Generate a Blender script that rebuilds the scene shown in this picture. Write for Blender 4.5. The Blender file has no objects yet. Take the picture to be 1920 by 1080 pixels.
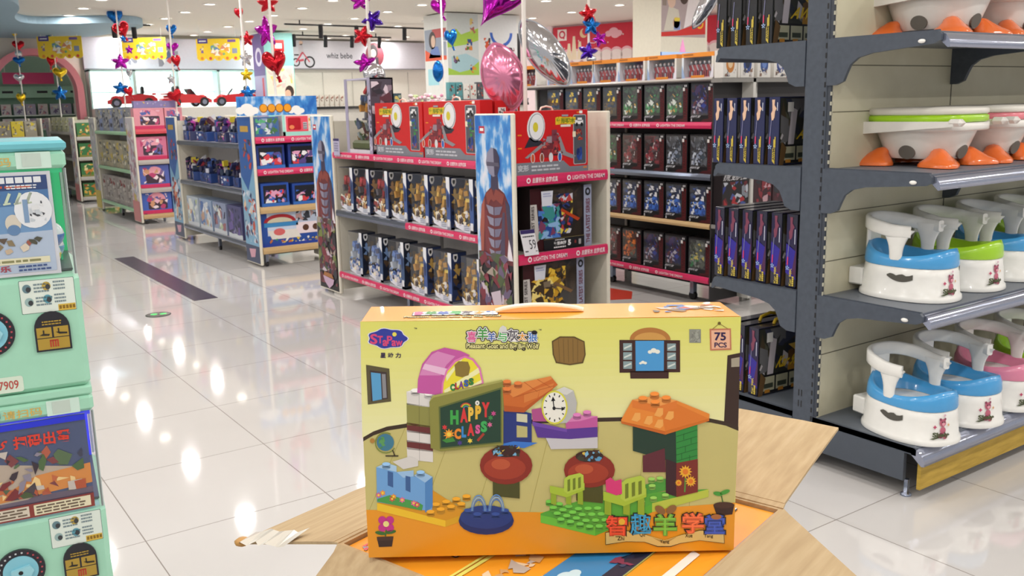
import bpy, math, random
import numpy as np
from mathutils import Vector, Matrix
PI = math.pi
S = bpy.context.scene
COL = S.collection
random.seed(7)

# ------------------------------------------------------------------ camera
cam_d = bpy.data.cameras.new('camera')
cam_o = bpy.data.objects.new('camera', cam_d)
COL.objects.link(cam_o)
PITCH, ROLL, YAW, CAM_H = .195190, -.0222768, .607617, 1.6
fw = Vector((math.sin(YAW) * math.cos(PITCH), math.cos(YAW) * math.cos(PITCH), -math.sin(PITCH)))
rt0 = Vector((math.cos(YAW), -math.sin(YAW), 0))
up0 = rt0.cross(fw)
rt = rt0 * math.cos(ROLL) + up0 * math.sin(ROLL)
up = up0 * math.cos(ROLL) - rt0 * math.sin(ROLL)
mw = Matrix((rt, up, -fw)).transposed().to_4x4()
mw.translation = (0, 0, CAM_H)
cam_o.matrix_world = mw
cam_d.sensor_width = 36
cam_d.lens = 1734.58 * 36 / 1920
cam_d.clip_start = .05
cam_d.dof.use_dof = True
cam_d.dof.focus_distance = 1.5
cam_d.dof.aperture_fstop = 18
S.camera = cam_o

# ------------------------------------------------------------------ world, light, exposure
S.view_settings.view_transform = 'Standard'
S.view_settings.look = 'None'
S.view_settings.gamma = 1
S.view_settings.use_curve_mapping = False
S.view_settings.exposure = 0.22
W = bpy.data.worlds.new('world')
S.world = W
W.use_nodes = True
W.node_tree.nodes['Background'].inputs[0].default_value = (1, .985, .97, 1)
W.node_tree.nodes['Background'].inputs[1].default_value = .46
LAMP_W = 14.0          # watts of one ceiling downlight
CEIL = 3.3

# ------------------------------------------------------------------ materials
def lin(h):
    h = h.lstrip('#')
    c = [int(h[i:i + 2], 16) / 255 for i in (0, 2, 4)]
    return [x / 12.92 if x <= .04045 else ((x + .055) / 1.055) ** 2.4 for x in c]
MC = {}
def M(h, r=.45, metal=0, emit=0, coat=0, spec=.5, vary=.06):
    """plain coloured material with a faint procedural mottling"""
    k = (h, r, metal, emit, coat, spec, vary)
    if k in MC: return MC[k]
    m = bpy.data.materials.new('mat_' + h.strip('#'))
    m.use_nodes = True
    nt = m.node_tree; b = nt.nodes['Principled BSDF']
    c = lin(h)
    b.inputs['Base Color'].default_value = (*c, 1)
    b.inputs['Roughness'].default_value = r
    b.inputs['Metallic'].default_value = metal
    b.inputs['Coat Weight'].default_value = coat
    b.inputs['Specular IOR Level'].default_value = spec
    if emit:
        b.inputs['Emission Color'].default_value = (*c, 1)
        b.inputs['Emission Strength'].default_value = emit
    elif vary:
        tc = nt.nodes.new('ShaderNodeTexCoord'); n = nt.nodes.new('ShaderNodeTexNoise')
        n.inputs['Scale'].default_value = 23; n.inputs['Detail'].default_value = 4
        mx = nt.nodes.new('ShaderNodeMix'); mx.data_type = 'RGBA'
        mx.inputs[6].default_value = (*[x * (1 - vary) for x in c], 1)
        mx.inputs[7].default_value = (*[min(1, x * (1 + vary)) for x in c], 1)
        nt.links.new(tc.outputs['Object'], n.inputs['Vector'])
        nt.links.new(n.outputs['Fac'], mx.inputs[0])
        nt.links.new(mx.outputs[2], b.inputs['Base Color'])
    MC[k] = m
    return m
def noise_mat(name, stops, scale=3, r=.35, stretch=(1, 1, 1), detail=4, spec=.5):
    m = bpy.data.materials.new(name); m.use_nodes = True
    nt = m.node_tree; b = nt.nodes['Principled BSDF']
    b.inputs['Roughness'].default_value = r; b.inputs['Specular IOR Level'].default_value = spec
    tc = nt.nodes.new('ShaderNodeTexCoord'); mp = nt.nodes.new('ShaderNodeMapping'); mp.inputs['Scale'].default_value = stretch
    n = nt.nodes.new('ShaderNodeTexNoise'); n.inputs['Scale'].default_value = scale; n.inputs['Detail'].default_value = detail
    cr = nt.nodes.new('ShaderNodeValToRGB')
    while len(cr.color_ramp.elements) < len(stops): cr.color_ramp.elements.new(.5)
    for e, (p, h) in zip(cr.color_ramp.elements, stops):
        e.position = p; e.color = (*lin(h), 1)
    nt.links.new(tc.outputs['Object'], mp.inputs[0]); nt.links.new(mp.outputs[0], n.inputs['Vector'])
    nt.links.new(n.outputs['Fac'], cr.inputs[0]); nt.links.new(cr.outputs[0], b.inputs['Base Color'])
    return m
def film_mat(tint='#ffffff', g=.1):
    m = bpy.data.materials.new('clear_film'); m.use_nodes = True
    nt = m.node_tree; nt.nodes.clear()
    o = nt.nodes.new('ShaderNodeOutputMaterial'); mx = nt.nodes.new('ShaderNodeMixShader')
    t = nt.nodes.new('ShaderNodeBsdfTransparent'); gl = nt.nodes.new('ShaderNodeBsdfGlossy')
    t.inputs[0].default_value = (*lin(tint), 1); gl.inputs['Roughness'].default_value = .06
    lw = nt.nodes.new('ShaderNodeLayerWeight'); lw.inputs[0].default_value = .5
    pw = nt.nodes.new('ShaderNodeMath'); pw.operation = 'POWER'; pw.inputs[1].default_value = 3
    ad = nt.nodes.new('ShaderNodeMath'); ad.operation = 'MULTIPLY_ADD'; ad.inputs[1].default_value = .16; ad.inputs[2].default_value = g; ad.use_clamp = True
    nt.links.new(lw.outputs['Facing'], pw.inputs[0]); nt.links.new(pw.outputs[0], ad.inputs[0]); nt.links.new(ad.outputs[0], mx.inputs[0])
    nt.links.new(t.outputs[0], mx.inputs[1]); nt.links.new(gl.outputs[0], mx.inputs[2]); nt.links.new(mx.outputs[0], o.inputs[0])
    return m
FILM = film_mat(g=.05)
GREEN_FILM = film_mat('#9af0c8', .06)
def floor_mat():
    m = bpy.data.materials.new('polished_tiles'); m.use_nodes = True
    nt = m.node_tree; b = nt.nodes['Principled BSDF']
    tc = nt.nodes.new('ShaderNodeTexCoord'); mp = nt.nodes.new('ShaderNodeMapping')
    mp.inputs['Location'].default_value = (-1.443 + 7.35, -4.235 + 14.7, 0)
    br = nt.nodes.new('ShaderNodeTexBrick'); br.offset = 0; br.squash = 1
    br.inputs['Scale'].default_value = 1; br.inputs['Mortar Size'].default_value = .0022; br.inputs['Mortar Smooth'].default_value = .1
    br.inputs['Brick Width'].default_value = .735; br.inputs['Row Height'].default_value = .735
    br.inputs['Color1'].default_value = (*lin('#cfcccb'), 1); br.inputs['Color2'].default_value = (*lin('#cbc8c6'), 1)
    br.inputs['Mortar'].default_value = (*lin('#8d8681'), 1)
    n = nt.nodes.new('ShaderNodeTexNoise'); n.inputs['Scale'].default_value = 2.5; n.inputs['Detail'].default_value = 6
    mx = nt.nodes.new('ShaderNodeMix'); mx.data_type = 'RGBA'; mx.blend_type = 'MULTIPLY'; mx.inputs[0].default_value = .5
    cr = nt.nodes.new('ShaderNodeValToRGB'); cr.color_ramp.elements[0].color = (.9, .89, .88, 1); cr.color_ramp.elements[1].color = (1, 1, 1, 1)
    nt.links.new(tc.outputs['Object'], mp.inputs[0]); nt.links.new(mp.outputs[0], br.inputs['Vector'])
    nt.links.new(tc.outputs['Object'], n.inputs['Vector']); nt.links.new(n.outputs['Fac'], cr.inputs[0])
    nt.links.new(br.outputs['Color'], mx.inputs[6]); nt.links.new(cr.outputs[0], mx.inputs[7]); nt.links.new(mx.outputs[2], b.inputs['Base Color'])
    b.inputs['Roughness'].default_value = .055; b.inputs['Specular IOR Level'].default_value = .75
    return m
CARD = noise_mat('corrugated_cardboard', [(.3, '#ad9470'), (.55, '#b8a07b'), (.75, '#c1aa87')], 6, .8, (1, 14, 14))
CREAMP = noise_mat('cream_steel_panel', [(.3, '#cfc9ae'), (.7, '#dbd6bd')], 5, .5)
GREY = noise_mat('slate_grey_powder_coat', [(.3, '#454c58'), (.7, '#4c5461')], 40, .42)
SKY = noise_mat('printed_sky', [(.36, '#2c6cc0'), (.5, '#4f97dc'), (.58, '#bcd6f0'), (.68, '#e6e6f2')], 5, .25, (2.2, 2.2, 1))
WOODY = noise_mat('printed_wood', [(.3, '#a88a2f'), (.7, '#c9a545')], 8, .6, (1, 1, 8))
CHROME = M('#8d95a8', .18, .85, vary=.02)

# ------------------------------------------------------------------ mesh builder
class MB:
    def __init__(s): s.v = []; s.f = []; s.mi = []; s.sm = []; s.mats = []
    def m(s, mat):
        if mat not in s.mats: s.mats.append(mat)
        return s.mats.index(mat)
    def add(s, vs, fs, mat, smooth=False):
        o = len(s.v); i = s.m(mat); s.v += [tuple(v) for v in vs]
        for f in fs: s.f.append([o + k for k in f]); s.mi.append(i); s.sm.append(smooth)
    def box(s, x0, y0, z0, x1, y1, z1, mat, bev=0):
        if x1 < x0: x0, x1 = x1, x0
        if y1 < y0: y0, y1 = y1, y0
        if z1 < z0: z0, z1 = z1, z0
        if not bev:
            vs = [(x, y, z) for x in (x0, x1) for y in (y0, y1) for z in (z0, z1)]
            fs = [(0, 1, 3, 2), (4, 6, 7, 5), (0, 4, 5, 1), (2, 3, 7, 6), (0, 2, 6, 4), (1, 5, 7, 3)]
            s.add(vs, fs, mat); return
        b = min(bev, (x1 - x0) / 2.01, (y1 - y0) / 2.01, (z1 - z0) / 2.01)
        vs = []; idx = {}
        for i, x in enumerate((x0, x1)):
            for j, y in enumerate((y0, y1)):
                for k, z in enumerate((z0, z1)):
                    sx, sy, sz = (1, -1)[i], (1, -1)[j], (1, -1)[k]
                    for a, p in enumerate(((x, y + sy * b, z + sz * b), (x + sx * b, y, z + sz * b), (x + sx * b, y + sy * b, z))):
                        idx[(i, j, k, a)] = len(vs); vs.append(p)
        g = lambda i, j, k, a: idx[(i, j, k, a)]
        fs = []
        for q in (0, 1):
            c = [(0, 0), (0, 1), (1, 1), (1, 0)]
            fs.append([g(q, j, k, 0) for j, k in c]); fs.append([g(i, q, k, 1) for i, k in c]); fs.append([g(i, j, q, 2) for i, j in c])
        for p in (0, 1):
            for q in (0, 1):
                fs.append([g(0, p, q, 1), g(1, p, q, 1), g(1, p, q, 2), g(0, p, q, 2)])
                fs.append([g(p, 0, q, 0), g(p, 1, q, 0), g(p, 1, q, 2), g(p, 0, q, 2)])
                fs.append([g(p, q, 0, 0), g(p, q, 1, 0), g(p, q, 1, 1), g(p, q, 0, 1)])
        for i in (0, 1):
            for j in (0, 1):
                for k in (0, 1): fs.append([g(i, j, k, 0), g(i, j, k, 1), g(i, j, k, 2)])
        s.add(vs, fs, mat)
    def obox(s, c, ax, hs, mat):
        """oriented box: centre, three axis vectors, half sizes"""
        c = Vector(c); A = [Vector(a).normalized() * h for a, h in zip(ax, hs)]
        vs = [c + A[0] * i + A[1] * j + A[2] * k for i in (-1, 1) for j in (-1, 1) for k in (-1, 1)]
        s.add(vs, [(0, 1, 3, 2), (4, 6, 7, 5), (0, 4, 5, 1), (2, 3, 7, 6), (0, 2, 6, 4), (1, 5, 7, 3)], mat)
    def prism(s, pts, fn, h0, h1, mat, smooth=False):
        n = len(pts); vs = [fn(u, v, h0) for u, v in pts] + [fn(u, v, h1) for u, v in pts]
        s.add(vs, [list(range(n))[::-1], list(range(n, 2 * n))], mat)
        s.add(vs, [(i, (i + 1) % n, n + (i + 1) % n, n + i) for i in range(n)], mat, smooth)
    def lathe(s, prof, mat, c=(0, 0, 0), seg=28, sx=1, sy=1, e=2, smooth=True, cap=True):
        """(r,z) profile; e>2 gives a squarer outline"""
        vs = []; n = len(prof)
        for r, z in prof:
            for k in range(seg):
                a = 2 * PI * k / seg; ca, sa = math.cos(a), math.sin(a)
                q = (abs(ca) ** e + abs(sa) ** e) ** (-1 / e)
                vs.append((c[0] + r * sx * ca * q, c[1] + r * sy * sa * q, c[2] + z))
        fs = [(i * seg + k, i * seg + (k + 1) % seg, (i + 1) * seg + (k + 1) % seg, (i + 1) * seg + k) for i in range(n - 1) for k in range(seg)]
        s.add(vs, fs, mat, smooth)
        if cap: s.add(vs, [list(range(seg))[::-1], list(range((n - 1) * seg, n * seg))], mat)
    def ell(s, c, r, mat, seg=14, rings=8):
        prof = [(max(1e-4, math.sin(PI * i / rings)), -math.cos(PI * i / rings)) for i in range(rings + 1)]
        b = MB(); b.lathe(prof, mat, seg=seg, cap=False)
        s.add([(c[0] + x * r[0], c[1] + y * r[1], c[2] + z * r[2]) for x, y, z in b.v], b.f, mat, True)
    def tube(s, path, r, mat, seg=8, smooth=True):
        P = [Vector(p) for p in path]; vs = []
        R = r if isinstance(r, (list, tuple)) else [r] * len(P)
        for i, p in enumerate(P):
            t = (P[min(i + 1, len(P) - 1)] - P[max(i - 1, 0)]).normalized()
            a = t.orthogonal().normalized() if abs(t.z) > .95 else t.cross(Vector((0, 0, 1))).normalized()
            b = t.cross(a)
            vs += [p + (a * math.cos(2 * PI * k / seg) + b * math.sin(2 * PI * k / seg)) * R[i] for k in range(seg)]
        n = len(P)
        s.add(vs, [(i * seg + k, i * seg + (k + 1) % seg, (i + 1) * seg + (k + 1) % seg, (i + 1) * seg + k) for i in range(n - 1) for k in range(seg)], mat, smooth)
        s.add(vs, [list(range(seg))[::-1], list(range((n - 1) * seg, n * seg))], mat)
    def build(s, name, parent=None, loc=(0, 0, 0), rz=0):
        me = bpy.data.meshes.new(name); me.from_pydata(s.v, [], s.f)
        for m in s.mats: me.materials.append(m)
        me.polygons.foreach_set('material_index', s.mi); me.polygons.foreach_set('use_smooth', s.sm)
        me.update()
        o = bpy.data.objects.new(name, me); COL.objects.link(o)
        o.location = loc; o.rotation_euler = (0, 0, rz)
        if parent: o.parent = parent
        return o

# ------------------------------------------------------------------ printed art
TXT = {}
def glyphs(t, bold):
    k = (t, bold)
    if k not in TXT:
        c = bpy.data.curves.new('lettering', 'FONT'); c.body = t; c.offset = bold; c.resolution_u = 3
        o = bpy.data.objects.new('lettering', c); COL.objects.link(o)
        dg = bpy.context.evaluated_depsgraph_get(); ev = o.evaluated_get(dg); me = ev.to_mesh()
        v = [(p.co.x, p.co.y) for p in me.vertices]; f = [list(p.vertices) for p in me.polygons]
        ev.to_mesh_clear(); bpy.data.objects.remove(o); bpy.data.curves.remove(c)
        xs = [p[0] for p in v]; ys = [p[1] for p in v]
        a, b, w, h = min(xs), min(ys), max(xs) - min(xs), max(ys) - min(ys)
        TXT[k] = ([((x - a) / w, (y - b) / h) for x, y in v], f)
    return TXT[k]
class Art:
    """prints flat shapes on a face; fn(u,v,lift)->xyz or an origin with axes"""
    def __init__(s, mb, O=None, U=None, V=None, fn=None, eps=.0006):
        s.mb = mb; s.eps = eps
        if fn: s.fn = fn
        else:
            O, U, V = Vector(O), Vector(U), Vector(V); N = U.cross(V).normalized()
            s.fn = lambda u, v, h: O + U * u + V * v + N * h
    def poly(s, pts, mat, l=1): s.mb.add([s.fn(u, v, s.eps * l) for u, v in pts], [list(range(len(pts)))], mat)
    def rect(s, u0, v0, u1, v1, mat, l=1): s.poly([(u0, v0), (u1, v0), (u1, v1), (u0, v1)], mat, l)
    def rrect(s, u0, v0, u1, v1, r, mat, l=1, n=4):
        p = []
        for cx, cy, a0 in ((u1 - r, v1 - r, 0), (u0 + r, v1 - r, 90), (u0 + r, v0 + r, 180), (u1 - r, v0 + r, 270)):
            p += [(cx + r * math.cos(math.radians(a0 + 90 * i / n)), cy + r * math.sin(math.radians(a0 + 90 * i / n))) for i in range(n + 1)]
        s.poly(p, mat, l)
    def ell(s, u, v, ru, rv, mat, l=1, n=20, a0=0, a1=360, rot=0):
        c, q = math.cos(math.radians(rot)), math.sin(math.radians(rot)); p = []
        k = n if a1 - a0 >= 360 else n + 1
        for i in range(k):
            a = math.radians(a0 + (a1 - a0) * i / n); x, y = ru * math.cos(a), rv * math.sin(a)
            p.append((u + x * c - y * q, v + x * q + y * c))
        s.poly(p, mat, l)
    def ring(s, u, v, r0, r1, mat, l=1, a0=0, a1=360, n=20, asp=1):
        for i in range(n):
            a, b = math.radians(a0 + (a1 - a0) * i / n), math.radians(a0 + (a1 - a0) * (i + 1) / n)
            s.poly([(u + r0 * math.cos(a), v + asp * r0 * math.sin(a)), (u + r1 * math.cos(a), v + asp * r1 * math.sin(a)),
                    (u + r1 * math.cos(b), v + asp * r1 * math.sin(b)), (u + r0 * math.cos(b), v + asp * r0 * math.sin(b))], mat, l)
    def line(s, a, b, w, mat, l=1):
        dx, dy = b[0] - a[0], b[1] - a[1]; d = math.hypot(dx, dy) or 1; nx, ny = -dy / d * w / 2, dx / d * w / 2
        s.poly([(a[0] + nx, a[1] + ny), (a[0] - nx, a[1] - ny), (b[0] - nx, b[1] - ny), (b[0] + nx, b[1] + ny)], mat, l)
    def star(s, u, v, r, mat, l=1, n=5, q=.45, rot=90):
        s.poly([(u + (r if i % 2 == 0 else r * q) * math.cos(math.radians(rot + 180 * i / n)), v + (r if i % 2 == 0 else r * q) * math.sin(math.radians(rot + 180 * i / n))) for i in range(2 * n)], mat, l)
    def text(s, t, u0, v0, u1, v1, mat, l=2, rot=0, bold=.012, shear=0):
        """fits the lettering in the rectangle; rot=90 reads upwards"""
        vs, fs = glyphs(t, bold); out = []
        for x, y in vs:
            if rot == 90: a, b = 1 - y, x
            elif rot == -90: a, b = y, 1 - x
            else: a, b = x + shear * (y - .5), y
            out.append(s.fn(u0 + (u1 - u0) * a, v0 + (v1 - v0) * b, s.eps * l))
        s.mb.add(out, fs, mat)
    def clutter(s, u0, v0, u1, v1, n, pal, size, seed, l=1):
        R = random.Random(seed)
        for i in range(n):
            u, v = R.uniform(u0, u1), R.uniform(v0, v1); k = R.choice((3, 4, 4, 5)); a = R.uniform(0, 6.28); e = R.uniform(.35, 1)
            z = size * R.uniform(.4, 1.1); c, q = math.cos(a), math.sin(a)
            p = []
            for j in range(k):
                t = 2 * PI * j / k + R.uniform(-.4, .4); x, y = z * math.cos(t), z * e * math.sin(t)
                p.append((min(u1, max(u0, u + x * c - y * q)), min(v1, max(v0, v + x * q + y * c))))
            s.poly(p, R.choice(pal), l + i * .03)
    def cloud(s, u, v, r, mat, l=2):
        for dx, dy, k in ((-.9, 0, .6), (0, .25, .85), (.9, 0, .6), (.3, -.1, .8)): s.ell(u + dx * r, v + dy * r, r * k, r * k * .75, mat, l); l += .05
    def greek(s, u0, v0, u1, v1, rows, mat, l=2, seed=0):
        """rows of tiny unreadable small print"""
        R = random.Random(seed); h = (v1 - v0) / rows
        for i in range(rows):
            u = u0; v = v0 + i * h
            while u < u1 - .1 * (u1 - u0):
                w = R.uniform(.08, .22) * (u1 - u0); s.rect(u, v + .25 * h, min(u1, u + w), v + .75 * h, mat, l); u += w + .03 * (u1 - u0)

# ------------------------------------------------------------------ object helpers
def tag(o, label, cat=None, group=None, kind=None):
    if label: o['label'] = label
    if cat: o['category'] = cat
    if group: o['group'] = group
    if kind: o['kind'] = kind
    return o
def thing(name, label, cat, loc=(0, 0, 0), rz=0, group=None):
    o = bpy.data.objects.new(name, None); COL.objects.link(o); o.empty_display_size = .05
    o.location = loc; o.rotation_euler = (0, 0, rz)
    return tag(o, label, cat, group)
def dup(root, loc, rz, label, group=None):
    r = root.copy(); COL.objects.link(r); r.location = loc; r.rotation_euler = (0, 0, rz); r['label'] = label
    if group: r['group'] = group
    for ch in list(root.children):
        c = ch.copy(); COL.objects.link(c); c.parent = r
        for g in list(ch.children):
            d = g.copy(); COL.objects.link(d); d.parent = c
    return r
def struct(mb, name, loc=(0, 0, 0), rz=0): return tag(mb.build(name, None, loc, rz), None, None, None, 'structure')
ORD = ['first', 'second', 'third', 'fourth', 'fifth', 'sixth', 'seventh', 'eighth', 'ninth', 'tenth', 'eleventh', 'twelfth', 'thirteenth']
LEFTF = -PI / 2        # turns a front that faces -y towards -x
def pal(*h): return [M(x, .4, vary=0) for x in h]
WHITE = M('#f2f0ec', .4); BLACK = M('#15151a', .4); INK = M('#1c1b2a', .5, vary=0); PAPER = M('#f4f3f0', .5, vary=0)
PINK = M('#d63263', .28); PINKW = M('#f7e9ee', .3, vary=0); CREAM = M('#e6e0d0', .45); RED = M('#cf2326', .3)
YEL = M('#f2d21f', .4, vary=0); NAVY = M('#1a1b4c', .3); GOLD = M('#e8c32c', .35, vary=0); ORANGE = M('#f09a1e', .35)
# ------------------------------------------------------------------ the room
b = MB(); b.box(-7, -5, -.1, 16, 25, 0, floor_mat()); struct(b, 'floor')
b = MB(); b.box(-7, -5, CEIL, 16, 25, CEIL + .1, M('#ebe5da', .8)); struct(b, 'ceiling')
WALLM = M('#d9d6ca', .6)
b = MB(); b.box(4.12, 22, 0, 13, 22.15, CEIL, WALLM)
for x in (8.9, 9.7, 10.5, 11.3, 12.1): b.box(x, 21.985, 0, x + .015, 22, 2.5, M('#bdb9b0', .6))
struct(b, 'wall_back')
# wall with the arched doorway, left of the lit niches
b = MB(); AX, AZ, ARX, ARZ = 3.2, 2.1, .76, .72
def arch(rx, rz, n=24, foot=0): return [(AX + rx, foot)] + [(AX + rx * math.cos(PI * i / n), AZ + rz * math.sin(PI * i / n)) for i in range(n + 1)] + [(AX - rx, foot)]
inner = arch(ARX, ARZ)
b.box(-7, 21.9, 0, AX - ARX, 22.05, CEIL, WALLM); b.box(AX + ARX, 21.9, 0, 4.12, 22.05, CEIL, WALLM)
for (x0, z0), (x1, z1) in zip(inner[1:-2], inner[2:-1]):
    b.add([(x, y, z) for y in (21.9, 22.05) for x, z in ((x0, z0), (x1, z1), (x1, CEIL), (x0, CEIL))],
          [(0, 1, 2, 3), (7, 6, 5, 4), (0, 4, 5, 1), (2, 6, 7, 3), (1, 5, 6, 2), (0, 3, 7, 4)], WALLM)
struct(b, 'wall_left')
b = MB(); outer = arch(ARX + .13, ARZ + .13)
ORAN = M('#e8909c', .5)
for i in range(len(inner) - 1):
    q = [inner[i], inner[i + 1], outer[i + 1], outer[i]]
    b.add([(x, y, z) for y in (21.55, 21.9) for x, z in q], [(0, 1, 2, 3), (7, 6, 5, 4), (0, 4, 5, 1), (1, 5, 6, 2), (2, 6, 7, 3), (3, 7, 4, 0)], ORAN)
struct(b, 'trim_1')
b = MB(); b.box(1.6, 24.4, 0, 5, 24.5, CEIL, M('#bfe0cf', .6)); struct(b, 'wall_alcove')
# the angled red wall
RW = ((13.05, 16.95), (14.9, 11.4))
rd = Vector((RW[1][0] - RW[0][0], RW[1][1] - RW[0][1], 0)); RL = rd.length; rd.normalize()
def rwall(z0, z1, m, name, off=0, t=.08, art=None, l0=0, l1=None):
    l1 = l1 or RL; n = Vector((rd.y, -rd.x, 0))
    b = MB(); o = Vector((*RW[0], 0)) + n * off
    c = o + rd * (l0 + l1) / 2 - n * t / 2 + Vector((0, 0, (z0 + z1) / 2)); b.obox(c, (rd, n, Vector((0, 0, 1))), ((l1 - l0) / 2, t / 2, (z1 - z0) / 2), m)
    if art: art(Art(b, o + rd * l0 + n * .002 + Vector((0, 0, z0)), rd, (0, 0, 1)))
    return b
struct(rwall(0, CEIL, M('#f3d3d8', .6), 'wall_right'), 'wall_right')
def red_art(a):
    w = M('#f7e6e2', .5, vary=0); pk = M('#f6b9c4', .5, vary=0)
    for i in range(24): a.ell(.12 + .25 * i, .1, .15, .13, pk, 1); a.ell(.12 + .25 * i, .06, .15, .12, w, 2)
    a.rect(.12, .42, .36, .66, w, 1); a.ring(.24, .55, .05, .085, M('#cf2b4a', .5, vary=0), 2); a.rect(.27, .45, .3, .5, M('#cf2b4a', .5, vary=0), 2)
    a.ell(.8, .55, .1, .1, M('#f3d0a0', .5, vary=0), 1); a.ell(.85, .58, .085, .085, M('#d5273f', .5, vary=0), 2)
    for x, h in ((.42, .35), (.55, .5), (.7, .38)): a.poly([(x - .07, 0), (x + .07, 0), (x + .03, h), (x - .03, h)], M('#f4dfc0', .5, vary=0), 3)
    a.cloud(1.55, .5, .14, pk, 1)
    for i in range(16): a.star(.3 + .37 * i, .25 + .37 * ((i * 7) % 5) / 5, .022, w, 1)
tag(rwall(2.55, 3.26, M('#d3263f', .5), 'x', .06, .05, red_art, .05, RL - .1).build('wall_mural'), 'long red mural board with moon, clouds and scalloped pink edge on the right wall', 'sign')
b = MB(); b.box(12.98, 16.9, 0, 13.1, 22, CEIL, M('#f6dfe4', .6)); struct(b, 'wall_side')
b = MB(); a = Art(b, (12.97, 21.5, 2.3), (0, -1, 0), (0, 0, 1))
# pale blue curved ceiling drop in the far corner
sof = [(2.2, 24.4), (-2, 20), (-2, 11), (.6, 11.5), (1.75, 14.2), (2.25, 15.5), (2.35, 17.6), (2.75, 18.6), (3.6, 18.0), (4.3, 17.6), (4.75, 18.6), (4.4, 20.6), (3.9, 21.85)]
for _ in range(3): sof = [q for (x0, y0), (x1, y1) in zip(sof, sof[1:] + sof[:1]) for q in ((.75 * x0 + .25 * x1, .75 * y0 + .25 * y1), (.25 * x0 + .75 * x1, .25 * y0 + .75 * y1))]
b = MB(); b.prism(sof, lambda u, v, h: (u, v, h), 3.17, 3.295, M('#9db8c8', .7)); struct(b, 'ceiling_drop')

# columns
b = MB(); b.box(7.46, 19.9, 0, 8.12, 20.6, CEIL - .05, M('#8fd0cb', .5))
a = Art(b, (7.46, 20.6, 0), (0, -1, 0), (0, 0, 1)); a.rect(0, 1.2, .7, CEIL - .05, M('#6d5a93', .5)); a.ring(.35, 2.75, .12, .2, M('#d8d2e6', .5), 2); a.rect(0, 1.2, .7, 2.35, M('#a7a0c4', .5), 2)
a.rect(.48, 1.9, .58, 2.3, M('#c43a4c', .5), 3)
a = Art(b, (7.46, 19.9, 0), (1, 0, 0), (0, 0, 1)); a.rect(.02, 1.6, .64, 2.55, M('#f1e3cf', .5)); a.rect(.2, 2.85, .46, 3.1, RED, 2); a.rect(.25, 2.92, .41, 3.03, PAPER, 3)
a.rect(.02, 1.6, .64, 1.95, M('#efe9df', .5), 2); a.clutter(.05, 2.0, .6, 2.5, 18, pal('#f0b6a0', '#e8d27a', '#f6c9c4', '#cfe2d2'), .12, 3, 2)
a.ell(.52, 2.0, .1, .13, M('#3a2a24', .5), 4); a.ell(.48, 1.95, .07, .09, M('#e3b79c', .5), 4.5); a.poly([(.3, 1.65), (.62, 1.65), (.6, 1.86), (.42, 1.86)], M('#3f7f6a', .5), 5)
struct(b, 'column_1')
b = MB(); b.box(9.11, 15, 0, 10.75, 15.84, CEIL - .02, M('#e9e9e6', .5))
a = Art(b, (9.11, 15, 0), (1, 0, 0), (0, 0, 1))
a.rect(0, 2.17, .68, CEIL - .03, M('#cfd6d6', .5)); G1 = M('#a9cf4e', .5); a.poly([(0, 2.95), (.2, 3.0), (.3, 2.9), (.68, 3.02), (.68, 2.8), (.4, 2.72), (0, 2.66)], G1, 2)
a.poly([(.08, 2.5), (.4, 2.56), (.68, 2.44), (.68, 2.22), (.08, 2.22)], M('#a8cbd4', .5), 2); a.poly([(0, 2.17), (0, 2.3), (.25, 2.22), (.45, 2.26), (.68, 2.42), (.68, 2.17)], G1, 3)
a.clutter(.1, 2.85, .22, 3.0, 10, pal('#b14a3a', '#7b4b9a', '#8a5a4a'), .05, 5, 4); a.clutter(.38, 2.62, .54, 2.82, 16, pal('#b5443c', '#2f4b8c', '#e08a3a', '#4b7a3a'), .06, 6, 4)
a.clutter(.12, 2.38, .26, 2.52, 12, pal('#3a3530', '#d7b24a', '#7a5a8a'), .05, 7, 4); a.clutter(.48, 2.2, .62, 2.36, 10, pal('#b5443c', '#2f4b8c', '#e08a3a'), .05, 8, 5); a.clutter(.5, 2.9, .64, 3.2, 10, pal('#b5645c', '#e0c87a', '#9a5a8a'), .06, 9, 4)
a.rect(.72, 1.9, 1.56, 3.27, M('#e4e6e8', .5), 1); a.ring(1.2, 2.95, .2, .26, M('#2f62c4', .5), 2, 180, 360)
a.clutter(.8, 2.65, .95, 2.85, 10, pal('#3a3038', '#d4582f'), .06, 10, 3); a.clutter(1.25, 2.55, 1.5, 2.75, 14, pal('#3a3038', '#d4582f', '#e0b92f', '#8a2f3a'), .06, 11, 3); a.rect(1.1, 2.64, 1.24, 2.76, PAPER, 3)
a.rect(1.57, 2.2, 1.64, 2.95, BLACK, 3)
a = Art(b, (9.11, 15.84, 0), (0, -1, 0), (0, 0, 1)); a.rect(.02, 2.45, .8, 3.02, M('#9aa3b5', .5)); a.rect(.3, 2.86, .8, 3.02, M('#c24a4a', .5), 2); a.poly([(.02, 2.45), (.8, 2.45), (.8, 2.52), (.3, 2.56), (.02, 2.66)], M('#e4552c', .5), 3)
a.ell(.3, 2.82, .13, .16, M('#3b2a26', .5), 3); a.ell(.33, 2.8, .08, .11, M('#e2bfa8', .5), 4); a.poly([(.15, 2.5), (.6, 2.5), (.5, 2.7), (.28, 2.7)], M('#6d86c4', .5), 3); a.rect(.1, 2.0, .5, 2.3, M('#a8dde8', .5), 2)
struct(b, 'column_2')
b = MB(); b.box(9.66, 10, 0, 10.6, 10.6, CEIL - .02, M('#e9e3d2', .5)); a = Art(b, (9.66, 10, 0), (1, 0, 0), (0, 0, 1))
a.rect(0, 2.52, .9, 3.27, M('#b8a6a8', .5)); a.poly([(0, 2.52), (.9, 2.57), (.9, 2.85), (.6, 2.68), (.3, 2.6), (0, 2.58)], M('#d42d28', .5), 4)
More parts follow.
